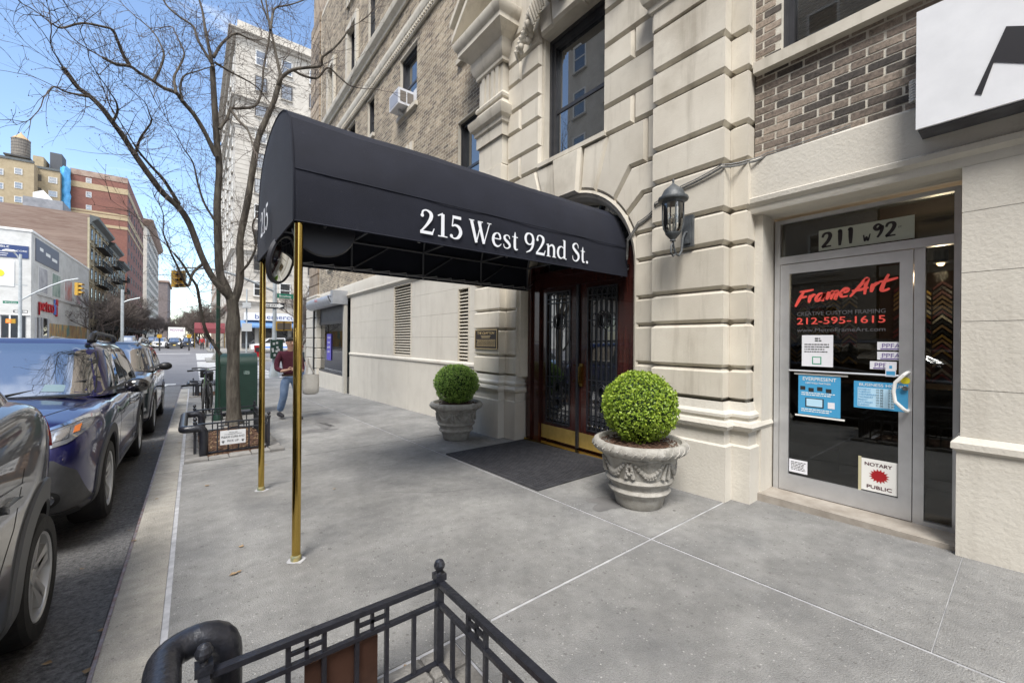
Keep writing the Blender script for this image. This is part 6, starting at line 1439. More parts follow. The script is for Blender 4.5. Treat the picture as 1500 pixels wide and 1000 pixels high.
MB().box(4.45, 4.7, 13.95, 18.3, -.6, 3.0).build('interior_wall', mat('pale shop interior', (.16, .22, .22), .8, (.07, .09, .09), 1.2), cs)
p = MB().box(4.12, 4.13, 16.35, 16.95, .65, 1.65).build('window_poster', mat('violet poster', (.10, .08, .42), .6), label='violet poster with white words in the corner shop window', cat='poster')
for i, (tx, w) in enumerate((('mind', .42), ('reader', .35), ('psychic', .42), ('walk in', .35))): text_on(tx, (4.118, 16.65+w/2, 1.48-i*.18), (0, -1, 0), (0, 0, 1), .12, WHITE, 'lettering', p, width=w, extrude=.0005)
# window air conditioner
ac = thing('air_conditioner', 'white window air conditioner jutting from the second floor brick wall window', 'air conditioner')
MB().box(3.86, 4.28, 9.42, 10.0, 7.14, 7.52).build('case', mat('white ac case', (.62, .63, .66), .5), ac)
MB().box(3.853, 3.8595, 9.46, 9.96, 7.18, 7.48).build('grille', mat('grey ac grille', (.30, .32, .38), .6), ac)
for y0 in (9.415,):
    b = MB(); b.box(3.90, 4.05, y0-.001, y0+.004, 7.2, 7.46).box(4.08, 4.24, y0-.001, y0+.004, 7.2, 7.46); b.build('side_vent', mat('side vent', (.16, .14, .12), .6), ac)
MB().tube([(4.0, 9.7, 7.13), (4.0, 9.7, 7.08), (4.1, 9.7, 7.05), (4.2, 9.7, 7.0)], .04, 8).build('bracket', GALV, ac)
MB().box(4.24, 4.27, 9.13, 9.41, 7.17, 7.55).build('side_panel', mat('white ac case', (.6, .6, .6)), ac)

# ------------------------------------------------------------------ people
SKIN = mat('skin', (.42, .25, .18), .5, (.48, .29, .21), 8); HAIR = mat('dark hair', (.012, .010, .009), .6, (.03, .025, .02), 40, 4, .6, 60, stretch=(1, 1, .3)); KNIT = mat('maroon knit', (.055, .008, .02), .9, (.09, .013, .03), 60, 3, .6, 160); DENIM = mat('blue denim', (.10, .16, .28), .85, (.20, .28, .42), 5, 6, .4, 120)
def skin_mesh(name, verts, edges, radii, m, parent, levels=2):
    me = bpy.data.meshes.new(name); me.from_pydata(verts, edges, []); o = bpy.data.objects.new(name, me); COL.objects.link(o)
    sk = o.modifiers.new('s', 'SKIN'); 
    if not me.skin_vertices: me.skin_vertices.new()
    for i, r in enumerate(radii): me.skin_vertices[0].data[i].radius = (r, r) if not isinstance(r, tuple) else r
    me.skin_vertices[0].data[0].use_root = True
    su = o.modifiers.new('u', 'SUBSURF'); su.levels = levels
    dg = bpy.context.evaluated_depsgraph_get(); nm = bpy.data.meshes.new_from_object(o.evaluated_get(dg)); bpy.data.objects.remove(o)
    nm.materials.clear(); nm.materials.append(m); nm.polygons.foreach_set('use_smooth', [True]*len(nm.polygons)); return link(name, nm, parent)
def person(label, loc, rz, H, top, legs, hair, skin=SKIN, pose='walk', group=None, hat=None, shoe=BLACKP, fine=True):
    t = thing('person', label, 'person', loc, rz, group); s = H/1.76
    def V_(*p): return Vector(p)*s
    # facing -Y ; x to his left
    body_v = [V_(0, 0, .95), V_(0, .01, 1.10), V_(0, .01, 1.30), V_(0, .0, 1.43), V_(0, -.01, 1.50), V_(0, -.02, 1.56)]
    if fine:
        skin_mesh('body', [V_(0, 0, 1.40), V_(0, -.01, 1.49), V_(0, -.02, 1.56), V_(0, -.025, 1.63), V_(0, -.015, 1.69)], [(0, 1), (1, 2), (2, 3), (3, 4)], [.06*s, .053*s, .072*s, .088*s, .075*s], skin, t)
    else: MB().ball(V_(0, 0, 1.62), .105*s, 12, (.85, .95, 1.15)).build('body', skin, t, smooth=True)
    ey = MB()
    for sx in (-1, 1):
        ey.ball(V_(sx*.032, -.098, 1.635), .011*s, 8); MB().ball(V_(sx*.084, -.01, 1.625), .024*s, 8, (.45, .8, 1.2)).build('ear', skin, t, smooth=True)
    if fine:
        ey.build('eyes', HAIR, t); nb = MB(); nb.tube([V_(0, -.105, 1.645), V_(0, -.122, 1.605), V_(0, -.105, 1.595)], [.008*s, .015*s, .01*s], 8); nb.build('nose', skin, t, smooth=True)
        MB().ball(V_(0, -.100, 1.567), .017*s, 8, (1.3, .5, .35)).build('mouth', mat('lips', (.35, .13, .11), .5), t, smooth=True)
        MB().tube([V_(-.045, -.100, 1.657), V_(-.03, -.106, 1.663), V_(-.015, -.104, 1.66)], .005*s, 5).tube([V_(.045, -.100, 1.657), V_(.03, -.106, 1.663), V_(.015, -.104, 1.66)], .005*s, 5).build('eyebrows', HAIR, t)
    hb = MB(); hv = []
    r0 = random.Random(4)
    hb.ball(V_(0, .016, 1.675), .094*s, 18, (.96, 1.0, .86))
    hb.v = [(x, y if z > 1.66*s or y > -.03*s else max(y, -.02*s), max(z, 1.57*s)) for x, y, z in hb.v]
    if fine:
        for i in range(26):
            a = r0.uniform(-1.5, 1.5); p0 = V_(.05*sin(a), -.05, 1.725); hb.tube([p0, V_(.085*sin(a), -.098*cos(a*.6)-.004, 1.705), V_(.09*sin(a), -.108*cos(a*.7), 1.668+.02*abs(sin(a*3)))], [.02*s, .016*s, .005*s], 6)
    hb.build('hair', hair, t, smooth=True, angle=80)
    if hat: MB().lathe([(.11*s, 1.67*s), (.115*s, 1.70*s), (.10*s, 1.76*s), (.05*s, 1.79*s), (.001, 1.79*s)], n=18).ball(V_(0, -.09, 1.675), .09*s, 12, (1, 1, .12)).build('cap', hat, t, smooth=True)
    # torso + sleeves as one garment
    aL = [V_(.185, .01, 1.39), V_(.235, .03, 1.22), V_(.265, .02, 1.08)]; aR = [V_(-.185, .01, 1.39), V_(-.245, .04, 1.22), V_(-.262, .0, 1.08)]
    if pose == 'walk': aL += [V_(.20, -.12, 1.03), V_(.12, -.19, 1.05)]; aR += [V_(-.20, -.13, 1.04), V_(-.13, -.19, 1.06)]
    else: aL += [V_(.26, -.06, .92), V_(.25, -.09, .84)]; aR += [V_(-.26, -.05, .92), V_(-.25, -.08, .84)]
    vs = [V_(0, 0, .93), V_(0, .005, 1.06), V_(0, .01, 1.2), V_(0, .01, 1.33), V_(0, .0, 1.43), V_(0, -.005, 1.465)] + aL[:4] + aR[:4]
    skin_mesh('sweater', vs, [(0, 1), (1, 2), (2, 3), (3, 4), (4, 5), (3, 6), (6, 7), (7, 8), (8, 9), (3, 10), (10, 11), (11, 12), (12, 13)],
              [(.165*s, .115*s), (.155*s, .11*s), (.165*s, .115*s), (.175*s, .115*s), (.085*s, .075*s), (.062*s, .06*s), .078*s, .062*s, .056*s, .045*s, .078*s, .062*s, .056*s, .045*s], top, t)
    for A_, sx in ((aL, 1), (aR, -1)):
        e = A_[4]; d = (A_[4]-A_[3]).normalized(); sd_ = Vector((0, 0, 1)) if pose == 'walk' else Vector((1, 0, 0))
        skin_mesh('forearm', [A_[3]-d*.05*s, A_[3]+d*.02*s, e, e+d*.05*s, e+d*.09*s], [(0, 1), (1, 2), (2, 3), (3, 4)], [.038*s, .034*s, .026*s, (.038*s, .018*s), (.032*s, .014*s)], skin, t)
        fg = MB()
        for k in range(4):
            o_ = sd_*(.026-.0175*k)*s; b0 = e+d*.085*s+o_; l_ = (.036, .042, .04, .03)[k]*s; cv_ = Vector((-sx*.35, -.1, -.3)) if pose == 'walk' else Vector((0, .25, 0))
            fg.tube([b0, b0+d*l_, b0+d*l_*1.6+cv_*l_*.7, b0+d*l_*1.8+cv_*l_*1.5], [.0095*s, .009*s, .0085*s, .006*s], 6)
        b0 = e+d*.02*s+sd_*.028*s; fg.tube([b0, b0+d*.03*s+sd_*.02*s, b0+d*.06*s+sd_*.018*s], [.012*s, .011*s, .008*s], 6); fg.build('fingers', skin, t, smooth=True)
    # trousers
    st = .17 if pose == 'walk' else .04
    kL = [V_(.10, .0, .86), V_(.115, -st*.75, .50), V_(.12, -st*.75, .13)]; kR = [V_(-.10, .0, .86), V_(-.11, st*.15, .49), V_(-.12, st*1.25, .15)]
    skin_mesh('trousers', [V_(0, 0, .95), V_(0, 0, .90)] + kL + kR, [(0, 1), (1, 2), (2, 3), (3, 4), (1, 5), (5, 6), (6, 7)], [(.155*s, .115*s), (.15*s, .12*s), .098*s, .078*s, .072*s, .098*s, .078*s, .072*s], legs, t)
    MB().lathe([(.158*s, .925*s), (.160*s, .94*s), (.158*s, .962*s)], n=24, cap=False).build('belt', mat('leather belt', (.06, .025, .012), .5), t).scale = (1, .76, 1)
    for k, b_ in ((kL, 0), (kR, 1)):
        f_ = k[2]; z0 = 0 if not b_ else .035
        sh = MB(); sh.tube([(f_.x, f_.y+.07*s, z0+.05*s), (f_.x, f_.y+.02*s, z0+.055*s), (f_.x, f_.y-.07*s, z0+.04*s), (f_.x, f_.y-.15*s, z0+.032*s), (f_.x, f_.y-.19*s, z0+.03*s)], [.035*s, .05*s, .046*s, .042*s, .022*s], 12)
        sh.v = [(x, y, max(z, z0+.004)) for x, y, z in sh.v]; sh.build('shoe', shoe, t, smooth=True, angle=60)
    return t
man = person('man in a maroon sweater and blue jeans walking towards the camera behind the brass post', (1.63, 9.7, gz(9.7)), radians(12), 1.74, KNIT, DENIM, HAIR, shoe=mat('dark trainers', (.02, .02, .025), .6))
tb = thing('tote_bag', 'off white canvas tote bag hanging from the walking man', 'bag', (2.02, 9.62, gz(9.7)))
CAN_ = mat('off white canvas', (.42, .40, .36), .9, (.50, .48, .44), 5, 5, .4, 80)
b = MB(); v = []
for z, wx, wy in ((.50, .10, .05), (.53, .155, .07), (.65, .17, .075), (.80, .165, .06), (.93, .16, .045)):
    for j in range(20): a = 2*pi*j/20; v.append((wx*abs(cos(a))**.6*(1 if cos(a) > 0 else -1), wy*sin(a)*(1+.12*sin(a*5+z*20)), z))
b.add(v, [(i*20+j, i*20+(j+1) % 20, (i+1)*20+(j+1) % 20, (i+1)*20+j) for i in range(4) for j in range(20)] + [tuple(reversed(range(20)))]); b.build('bag_body', CAN_, tb, smooth=True, angle=60)
for y in (-.04, .04): MB().tube([(-.09, y, .92), (-.07, y*.6, 1.12), (-.06, 0, 1.30), (-.03, y*.6, 1.15), (.08, y, .92)], .012, 6).build('strap', CAN_, tb)
person('pedestrian in a dark cap and grey jacket at the corner beyond the walking man', (4.25, 22.4, gz(22.4)), radians(50), 1.70, mat('grey jacket', (.05, .055, .065), .8), DENIM, HAIR, pose='stand', hat=mat('maroon cap', (.12, .02, .03), .7), fine=False)
# ------------------------------------------------------------------ buildings beyond the avenue
UF = MB(); UF.box(-.5, -.42, -.06, .02, -.5, .5).box(.42, .5, -.06, .02, -.5, .5).box(-.42, .42, -.06, .02, .45, .5).box(-.42, .42, -.06, .02, -.5, -.45).box(-.42, .42, -.045, .015, -.02, .02)
UP = MB().box(-.42, .42, -.02, .01, -.45, .45); US = MB().box(-.56, .56, -.16, .02, -.06, 0)
WMES = {}
def farwin(b, c, nrm, w, h, fm, pane=None, sill=None, shade=False):
    'window (> pane) on a far wall; nrm is y (faces the camera side) or x / X'
    k = fm.name
    if k not in WMES: WMES[k] = UF.mesh('window', fm)
    if 'p' not in WMES: WMES['p'] = UP.mesh('pane', GLASSW)
    rz = {'y': 0, 'x': pi/2, 'X': -pi/2}[nrm]
    o = link('window', WMES[k], b, loc=c, rot=(0, 0, rz), scale=(w, 1, h)); link('pane', WMES['p'], o)
    if sill:
        k = 's'+sill.name
        if k not in WMES: WMES[k] = US.mesh('sill', sill)
        link('sill', WMES[k], b, loc=(c[0], c[1], c[2]-h/2), rot=(0, 0, rz), scale=(w, 1, 1.6))
    return o
LIME = mat('pale limestone', (.40, .37, .325), .85, (.48, .45, .40), 1.2, 6, .2, 20, col3=(.30, .285, .26), scale3=.5, mix3=(.55, .8)); YBR = mat('yellow brick', (.29, .235, .15), .9, (.35, .29, .19), 2, 6, col3=(.22, .18, .12), scale3=.4, mix3=(.5, .8)); RBR = mat('red brick', (.155, .068, .052), .9, (.215, .10, .078), 2.5, 7, col3=(.13, .06, .05), scale3=.3, mix3=(.5, .8), stretch=(1, 1, 2.5))
WBR = mat('white glazed brick', (.52, .52, .50), .6, (.58, .58, .56), 3, 4, stretch=(1, 1, 1.6), col3=(.42, .42, .40), scale3=.5); BRB = mat('old brown brick', (.16, .10, .08), .9, (.25, .19, .155), 2.2, 9, stretch=(.25, .25, 3.5), col3=(.28, .21, .17), scale3=.25, mix3=(.45, .7))
TAN = mat('tan limestone front', (.34, .30, .20), .85, (.42, .37, .26), 2, 5); TAN2 = mat('grey tan front', (.24, .21, .16), .85, (.30, .27, .21), 2, 5); DCOR = mat('dark tin cornice', (.05, .06, .065), .6, (.09, .10, .10), 3)
WFR = mat('white window frame', (.62, .62, .60), .5); ROOF = mat('roof tar', (.08, .08, .085), .9)
def courses(b, x0, x1, y0, y1, z0, z1, step, m, name='course_band', d=.05):
    k = MB(); z = z0
    while z < z1: k.box(x0, x1, y0, y1, z, z+step-.05); z += step
    k.build(name, m, b, kind='stuff')
# white apartment block across the avenue
A1 = thing('white_apartment_block', 'tall pale limestone apartment block across the avenue with a cosmetics shop at street level', 'building')
HX, HZ = 4.25, 42.2
MB().box(HX, 36, 64, 100, -.5, HZ).build('wall', LIME, A1)
courses(A1, HX-.05, 36, 63.965, 63.995, 6.6, 12.5, .62, LIME); courses(A1, HX-.06, HX+3.0, 63.95, 63.995, 13.2, 40.5, .62, LIME); courses(A1, HX-.03, HX-.003, 64.05, 100, 6.6, 40, .62, LIME)
for z, o in ((6.0, .5), (12.7, .45), (32.6, .55), (29.0, .3), (HZ-1.2, .9)):
    MB().sweep([(0, z), (o*.4, z+.05), (o*.5, z+.25), (o, z+.4), (o, z+.55), (0, z+.65)], [(HX, 101), (HX, 64), (36, 64)], -1).build('cornice', LIME, A1, smooth=True, angle=20)
MB().box(HX+.1, 36, 64.1, 64.6, HZ, HZ+.9).build('parapet', LIME, A1)
DKF = mat('dark far window frame', (.05, .045, .045), .5)
for i in range(10):
    z = 8.2+i*3.42
    for px in (381, 418.5, 459, 500, 545):
        c = at(px, 300, 1, 64); farwin(A1, (c.x, 63.93, z), 'y', 1.35, 2.0, DKF if i % 3 else WFR, sill=LIME)
    for y in (68, 72.5, 77, 82, 88, 94): farwin(A1, (HX-.07, y, z), 'X', 1.3, 2.0, WFR, sill=LIME)
for px in (418.5,):
    for z in (35.6, 29.0+2.2): c = at(px, 300, 1, 64); MB().box(c.x-1.0, c.x+1.0, 63.86, 63.93, z+1.15, z+1.4).build('window_hood', LIME, A1)
sgn = MB().box(at(358, 460, 1, 63).x, at(440, 460, 1, 63).x, 63.2, 63.8, 3.95, 4.95).build('shop_fascia', mat('white fascia', (.62, .63, .66), .5), A1)
text_on('bluemercury', (at(374, 460, 1, 63).x, 63.19, 4.15), (1, 0, 0), (0, 0, 1), .9, mat('navy lettering', (.03, .06, .20), .5), 'lettering', A1, width=5.6)
MB().prism([(63.9, 3.92), (62.6, 3.2), (62.6, 2.95), (63.9, 3.5)], lambda u, v, d: (d, u, v), HX+.2, 12.2).build('awning', mat('blue awning', (.10, .20, .38), .7), A1)
MB().box(12.6, 20, 62.9, 63.9, 3.2, 5.3).build('navy_awning', mat('navy awning', (.02, .03, .12), .7), A1)
for i in range(6): x = HX+.8+i*1.95; MB().box(x, x+1.45, 63.88, 63.99, .3, 3.2).build('shop_window', GLASSW, A1)
# street on the far right: brown block with red awning
A2 = thing('brown_apartment_block', 'brownish apartment block far down the right side of the street', 'building'); MB().box(4.3, 30, 104, 150, -.5, 19).build('wall', mat('pinkish brown brick', (.30, .22, .18), .9, (.38, .30, .25), 1.5, 6), A2)
for i in range(5):
    for y in range(107, 148, 5): farwin(A2, (4.25, y, 4.2+i*3.2), 'X', 1.2, 1.8, WFR)
    for x in (7, 11, 15): farwin(A2, (x, 103.95, 4.2+i*3.2), 'y', 1.2, 1.8, WFR)
ra = thing('red_awning', 'dull red awning over the sidewalk beyond the avenue, left of the green post', 'awning'); p0, p1 = at(284, 490, 1, 78), at(320, 478, 1, 78)
MB().prism([(0, 0), (0, .7), (.5, 1.55), (3.5, 1.6), (3.5, 0)], lambda u, v, d: (d, 76+u, 2.3+v), .2, 3.9).build('cover', mat('dull red canvas', (.17, .035, .045), .8), ra)
for x in (.25, 3.85): MB().tube([(x, 76.1, 0), (x, 76.1, 2.5)], .05, 6).build('post', BRASS, ra)
# petco corner building
A3 = thing('corner_store', 'low white brick corner store with blue banners and a red shop name across the avenue', 'building')
SXX = -13.2; ch = 12.35
MB().box(-60, SXX, 64, 93.8, -.5, ch).build('wall', WBR, A3)
MB().sweep([(0, ch), (.08, ch), (.08, ch+.22), (0, ch+.22)], [(-60, 64), (SXX, 64), (SXX, 93.9)], -1).build('roof_coping', WHITE, A3); MB().box(-60, SXX-.1, 64.1, 93.8, ch+.0, ch+.15).build('roof', ROOF, A3)
def onfront(px0, px1, py0, py1, m, nm, par, d=.06, y=64):
    a, b = at(px0, py0, 1, y), at(px1, py1, 1, y); return MB().box(a.x, b.x, y-d, y-.003, b.z, a.z).build(nm, m, par)
def onside(px0, px1, z0, z1, m, nm, par, d=.06, x=SXX):
    a, b = at(px0, 450, 0, x), at(px1, 450, 0, x); return MB().box(x+.003, x+d, a.y, b.y, z0, z1).build(nm, m, par)
NVB = mat('navy banner', (.025, .05, .15), .5); DGB = mat('slate banner', (.07, .075, .11), .5)
onfront(-60, 42, 352, 380, NVB, 'navy_banner', A3)
onfront(-20, 21, 380, 420, WHITE, 'white_billboard', A3); a = at(-2, 400, 1, 63.9); MB().lathe([(.36, 63.9), (.36, 63.93)], (a.x, 0, a.z), 24, 'y').build('yellow_disc', mat('yellow print', (.75, .65, .03), .5), A3)
text_on('ABLE', (at(-6, 362, 1, 63.93).x, 63.93, at(0, 362, 1, 63.93).z), (1, 0, 0), (0, 0, 1), .26, WHITE, 'lettering', A3, width=.85)
text_on('CORE', (at(24, 368, 1, 63.93).x, 63.93, at(24, 369, 1, 63.93).z), (1, 0, 0), (0, 0, 1), .22, WHITE, 'lettering', A3, width=.72)
for k in range(3): p_ = at(-4, 368+k*3, 1, 63.93); MB().box(p_.x, p_.x+.8-.1*k, 63.925, 63.935, p_.z, p_.z+.05).build('small_print', WHITE, A3)
onside(51, 85, 9.6, 12.0, DGB, 'slate_banner', A3)
for k in range(3):
    y0 = at(57+k*9, 400, 0, SXX).y; MB().box(SXX+.061, SXX+.07, y0, y0+1.3+.5*k, 10.9-.2*k, 11.25-.2*k).build('banner_print', WHITE, A3)
PRT = [mat('poster grey', (.22, .22, .24), .6, (.45, .45, .46), .8), mat('poster green', (.16, .24, .20), .6, (.35, .42, .36), .8), mat('poster red', (.45, .12, .08), .6, (.45, .45, .46), .6), mat('poster slate', (.18, .2, .24), .6, (.5, .3, .3), .8), mat('poster pale', (.42, .44, .46), .6, (.2, .2, .22), .8)]
for k, (a, b) in enumerate(((55, 69), (75, 88), (93.5, 105), (110.5, 118), (122.5, 129))):
    w_ = onside(a, b, 6.3, 9.2, WFR, 'window', A3, .05); onside(a+.8, b-.8, 6.4, 9.1, PRT[k], 'poster_pane', w_, .07)
MB().box(SXX+.003, SXX+.12, 66, 93.7, 6.05, 6.25).build('string_course', WBR, A3)
yp = at(55, 450, 0, SXX).y
for sh_ in (0, .02): text_on('petco', (SXX+.10+sh_, at(55, 450, 0, SXX).y, 4.35), (0, 1, 0), (0, 0, 1), 2.1, mat('red channel letters', (.50, .01, .02), .4), 'lettering', A3, width=at(77, 450, 0, SXX).y-yp, extrude=.04)
pe = at(79.5, 450, 0, SXX).y; MB().box(SXX+.05, SXX+.14, pe-.5, pe+.2, 4.2, 5.4).box(SXX+.05, SXX+.14, pe-.4, pe-.1, 5.5, 6.0).build('blue_pet_mark', mat('blue channel letter', (.08, .2, .55), .4), A3)
MB().box(SXX+.05, SXX+.14, pe+.3, pe+.9, 4.0, 5.2).box(SXX+.05, SXX+.14, pe+.2, pe+1.1, 5.3, 6.1).build('red_pet_mark', mat('red channel letters', (.5, .01, .02)), A3)
onside(52, 70, 0, 3.6, GLASSW, 'entrance_glass', A3, .05)
for px in (52, 57, 61, 70): onside(px-.5, px+.5, 0, 3.65, ALU, 'entrance_mullion', A3, .12)
mu = mat('painted mural', (.50, .38, .15), .7, (.30, .14, .08), 1.6, 4, col3=(.10, .22, .20), scale3=1.1, mix3=(.55, .6), stretch=(1, 1, .35)); onside(72, 127, .2, 3.1, mu, 'mural', A3, .05)
for a, b in ((-60, -2), (2, 12), (16, 37)): onfront(a, b, 463, 500, GLASSW, 'shop_window', A3)
onfront(-60, 44, 459.5, 462, WHITE, 'fascia_trim', A3, .12); onfront(14, 15.6, 462, 500, WHITE, 'window_post', A3, .10)
# tenement row with fire escapes
def tenement(label, y0, y1, H, m, sideM, seed, x=SXX, ncol=4, floors=6):
    b = thing('tenement', label, 'building', (0, 0, 0), 0, 'tenements beyond the corner store')
    MB().box(x-32, x-.25, y0, y1, -.5, H).build('side_wall', sideM, b); MB().box(x-.249, x, y0+.02, y1-.02, -.5, H).build('front_wall', m, b)
    MB().sweep([(0, H-1.1), (.15, H-1.0), (.3, H-.6), (.95, H-.1), (1.05, H+.25), (0, H+.45)], [(x, y0), (x, y1)], -1).build('cornice', DCOR, b); MB().box(x-32, x, y0+.01, y0+.35, H+.001, H+.5).build('parapet', sideM, b)
    fh = (H-1.6)/floors; w = (y1-y0)/ncol
    for f in range(floors):
        z = .6+fh*(f+.5)
        for c in range(ncol):
            y = y0+w*(c+.5); farwin(b, (x+.03, y, z+.1), 'x', min(1.3, w*.45), fh*.58, DKF, sill=m)
            MB().box(x+.001, x+.22, y-min(.9, w*.33), y+min(.9, w*.33), z+fh*.42, z+fh*.48).build('lintel', m, b)
        if f % 2: MB().box(x+.001, x+.12, y0+.05, y1-.05, z-fh*.46, z-fh*.41).build('string_course', m, b)
    for f in range(1, floors):
        z = .6+fh*f+.2; g = MB(); ya, yb = y0+w*1.1, y0+w*(ncol-1.1); g.box(x+.05, x+1.2, ya, yb, z-.06, z)
        for zz in (.45, .9): g.bar((x+1.2, ya, z+zz), (x+1.2, yb, z+zz), .05); g.bar((x+.05, ya, z+zz), (x+1.2, ya, z+zz), .05); g.bar((x+.05, yb, z+zz), (x+1.2, yb, z+zz), .05)
        n_ = max(3, int((yb-ya)/.45))
        for i in range(n_+1): yy = ya+(yb-ya)*i/n_; g.bar((x+1.2, yy, z), (x+1.2, yy, z+.9), .04)
        for i in range(3): yy = ya+(1.15*.5)*i; g.bar((x+.05+.57*i, ya, z), (x+.05+.57*i, ya, z+.9), .04)
        if f < floors-1:
            for dx in (.35, .9): g.bar((x+dx, ya+.6, z), (x+dx, yb-.6, z+fh), .06)
        g.build('fire_escape', mat('black iron far', (.015, .015, .017), .6), b)
    return b
tenement('tan tenement with a broad brown brick side wall right behind the corner store', 94, 112, 20.9, TAN, BRB, 1, ncol=5)
tenement('darker tenement, second from the corner store, with a heavy dark cornice', 112.05, 126, 20.0, TAN2, BRB, 2)
tenement('third narrow tenement partly hidden by bare trees', 126.05, 138, 18.4, TAN, BRB, 3)
# brown side wall windows strip, roof hut
rh = thing('roof_hut', 'low grey rooftop hut with a white tent roof behind the brown brick wall', 'roof hut')
a, b = at(33, 312, 1, 100), at(92, 296, 1, 100); MB().box(a.x, b.x, 100, 106, 20.5, b.z).build('wall', mat('grey cladding', (.16, .17, .19), .7, (.25, .26, .28), 1), rh)
c0, c1 = at(48, 296, 1, 101), at(78, 287, 1, 101); MB().prism([(c0.x, c0.z), (c0.x, c1.z), ((c0.x+c1.x)/2, c1.z+.6), (c1.x, c1.z-.9), (c1.x, c0.z)], lambda u, v, d: (u, d, v), 101, 105).build('tent_roof', WHITE, rh)
# red brick tower and yellow tower
A4 = thing('red_brick_tower', 'red brick apartment tower with buff bands rising behind the tenements', 'building')
c = at(187, 262, 0, SXX); YT = c.y; e = at(103, 244, 1, YT); MB().box(e.x, SXX, YT, YT+42, -.5, c.z).build('wall', RBR, A4); BUF = mat('buff band brick', (.33, .26, .16), .9, (.38, .31, .20), 3)
def zat(py, px=140): return at(px, py, 1, YT).z
def yband(yl, yh, m, nm, px=187):
    z1, z0 = at(px, yl, 1, YT).z, at(px, yh, 1, YT).z; MB().box(e.x-.01, SXX+.02, YT-.10, YT-.001, z0, z1).build(nm, m, A4)
    if m is BUF: MB().box(SXX+.021, SXX+.1, YT-.08, YT+42, z0, z1).build(nm, m, A4)
yband(262.3, 270, mat('mottled parapet brick', (.22, .15, .12), .9, (.34, .27, .22), .8), 'parapet_band')
for yl, yh in ((279, 287), (316.5, 319), (320, 325), (334, 338)): yband(yl, yh, BUF, 'buff_band')
for py in (266, 286, 305.5, 325, 345): q = at(130, py, 1, YT); farwin(A4, (q.x, YT-.03, q.z), 'y', .95, 1.35, WFR)
for i in range(14):
    for y in range(int(YT)+4, int(YT)+41, 6): farwin(A4, (SXX+.03, y, c.z-4.5-i*3.4), 'x', 1.3, 1.7, DKF)
tp = thing('blue_tarp', 'bright blue tarpaulin wrapped round the corner between the yellow and red buildings', 'tarpaulin')
a, b = at(88, 245, 1, YT-1), at(103, 330, 1, YT-1); k = MB(); v = []
for i in range(15):
    z = b.z+(a.z-b.z)*i/14
    for j in range(13): t = j/12; v.append((a.x+(b.x-a.x)*t+.25*noise.noise(Vector((i*.8, 0, 1))), YT-1-.9*sin(pi*t)-.3*noise.noise(Vector((t*5, i*.7, 0))), z+.3*noise.noise(Vector((t*4, 3, i)))*(i == 14)))
k.add(v, [(i*13+j, i*13+j+1, (i+1)*13+j+1, (i+1)*13+j) for i in range(14) for j in range(12)]); k.build('tarp_sheet', mat('blue tarp', (.05, .30, .62), .4, (.12, .42, .72), 1.2, 5), tp, smooth=True, fix=False)
MB().box(a.x+.1, b.x-.1, YT-.9, YT+3, 0, a.z-.4).build('scaffold_core', DARKM, tp)
A5 = thing('yellow_brick_tower', 'yellow brick apartment house carrying the wooden water tank at the upper left', 'building')
Y5 = YT-6
for (p0, p1, ty, dy) in ((-120, 50, 236.5, 0), (50.2, 88, 252, 3)):
    a, b = at(p0, ty, 1, Y5+dy), at(p1, ty+(4 if p0 < 0 else 1), 1, Y5+dy); MB().box(a.x, b.x, Y5+dy, Y5+24, -.5, b.z).build('wall', YBR, A5); MB().box(a.x, b.x, Y5+dy-.15, Y5+dy+.3, b.z, b.z+.5).build('coping', DCOR, A5)
for px in (-50, -25, -1, 27):
    for py in (252, 272.5, 293): q = at(px, py, 1, Y5); farwin(A5, (q.x, Y5-.04, q.z), 'y', 1.15, 1.3, WFR)
for px, py in ((56, 261), (56, 280), (77.5, 265), (77.5, 285)): q = at(px, py, 1, Y5+3); farwin(A5, (q.x, Y5+2.96, q.z), 'y', .95 if px < 60 else 1.4, 1.35, WFR if px > 60 else DKF)
a, b = at(48, 252, 1, Y5+4), at(64, 231, 1, Y5+4); MB().box(a.x, b.x, Y5+4, Y5+9, a.z-2, b.z).build('stair_tower', YBR, A5)
a, b = at(73, 252, 1, Y5+6), at(91, 227, 1, Y5+6); MB().box(a.x, b.x, Y5+6, Y5+10, a.z-3, b.z).build('lift_tower', mat('slate bulkhead', (.06, .065, .075), .7), A5)
wt_ = thing('water_tank', 'round wooden rooftop water tank with a conical roof on a steel platform', 'water tank')
a, b = at(8, 222, 1, Y5+5), at(40, 202, 1, Y5+5); cx_, r_ = (a.x+b.x)/2, (b.x-a.x)/2*.93; z0, z1 = a.z, b.z
WTW = mat('weathered tank wood', (.13, .115, .10), .9, (.22, .20, .175), 3, 5, stretch=(4, 4, .3)); tkm = MB(); n_ = 28
for i in range(n_): a0, a1 = 2*pi*i/n_+.01, 2*pi*(i+1)/n_-.01; tkm.add([(cx_+r_*cos(q), Y5+8+r_*sin(q), z) for z in (z0, z1) for q in (a0, a1)], [(0, 1, 3, 2)])
tkm.lathe([(r_*.985, z0), (r_*.985, z1)], (cx_, Y5+8, 0), 28); tkm.build('staves', WTW, wt_, fix=False)
for i in range(6): z = z0+(z1-z0)*(.08+.165*i); MB().lathe([(r_*1.01, z), (r_*1.01, z+.1)], (cx_, Y5+8, 0), 28, cap=False).build('hoop', DARKM, wt_)
MB().lathe([(r_*1.05, z1), (r_*.1, z1+1.5), (.001, z1+2.0)], (cx_, Y5+8, 0), 28).build('cone_roof', mat('tan roofing', (.42, .29, .15), .8, (.34, .24, .14), 1), wt_)
pf_ = MB(); pf_.box(cx_-r_*1.5, cx_+r_*1.15, Y5+8-r_*1.2, Y5+8+r_*1.2, z0-.35, z0-.02)
pf_.build('platform', DARKM, wt_)
zr = at(30, 240, 1, Y5).z-.2
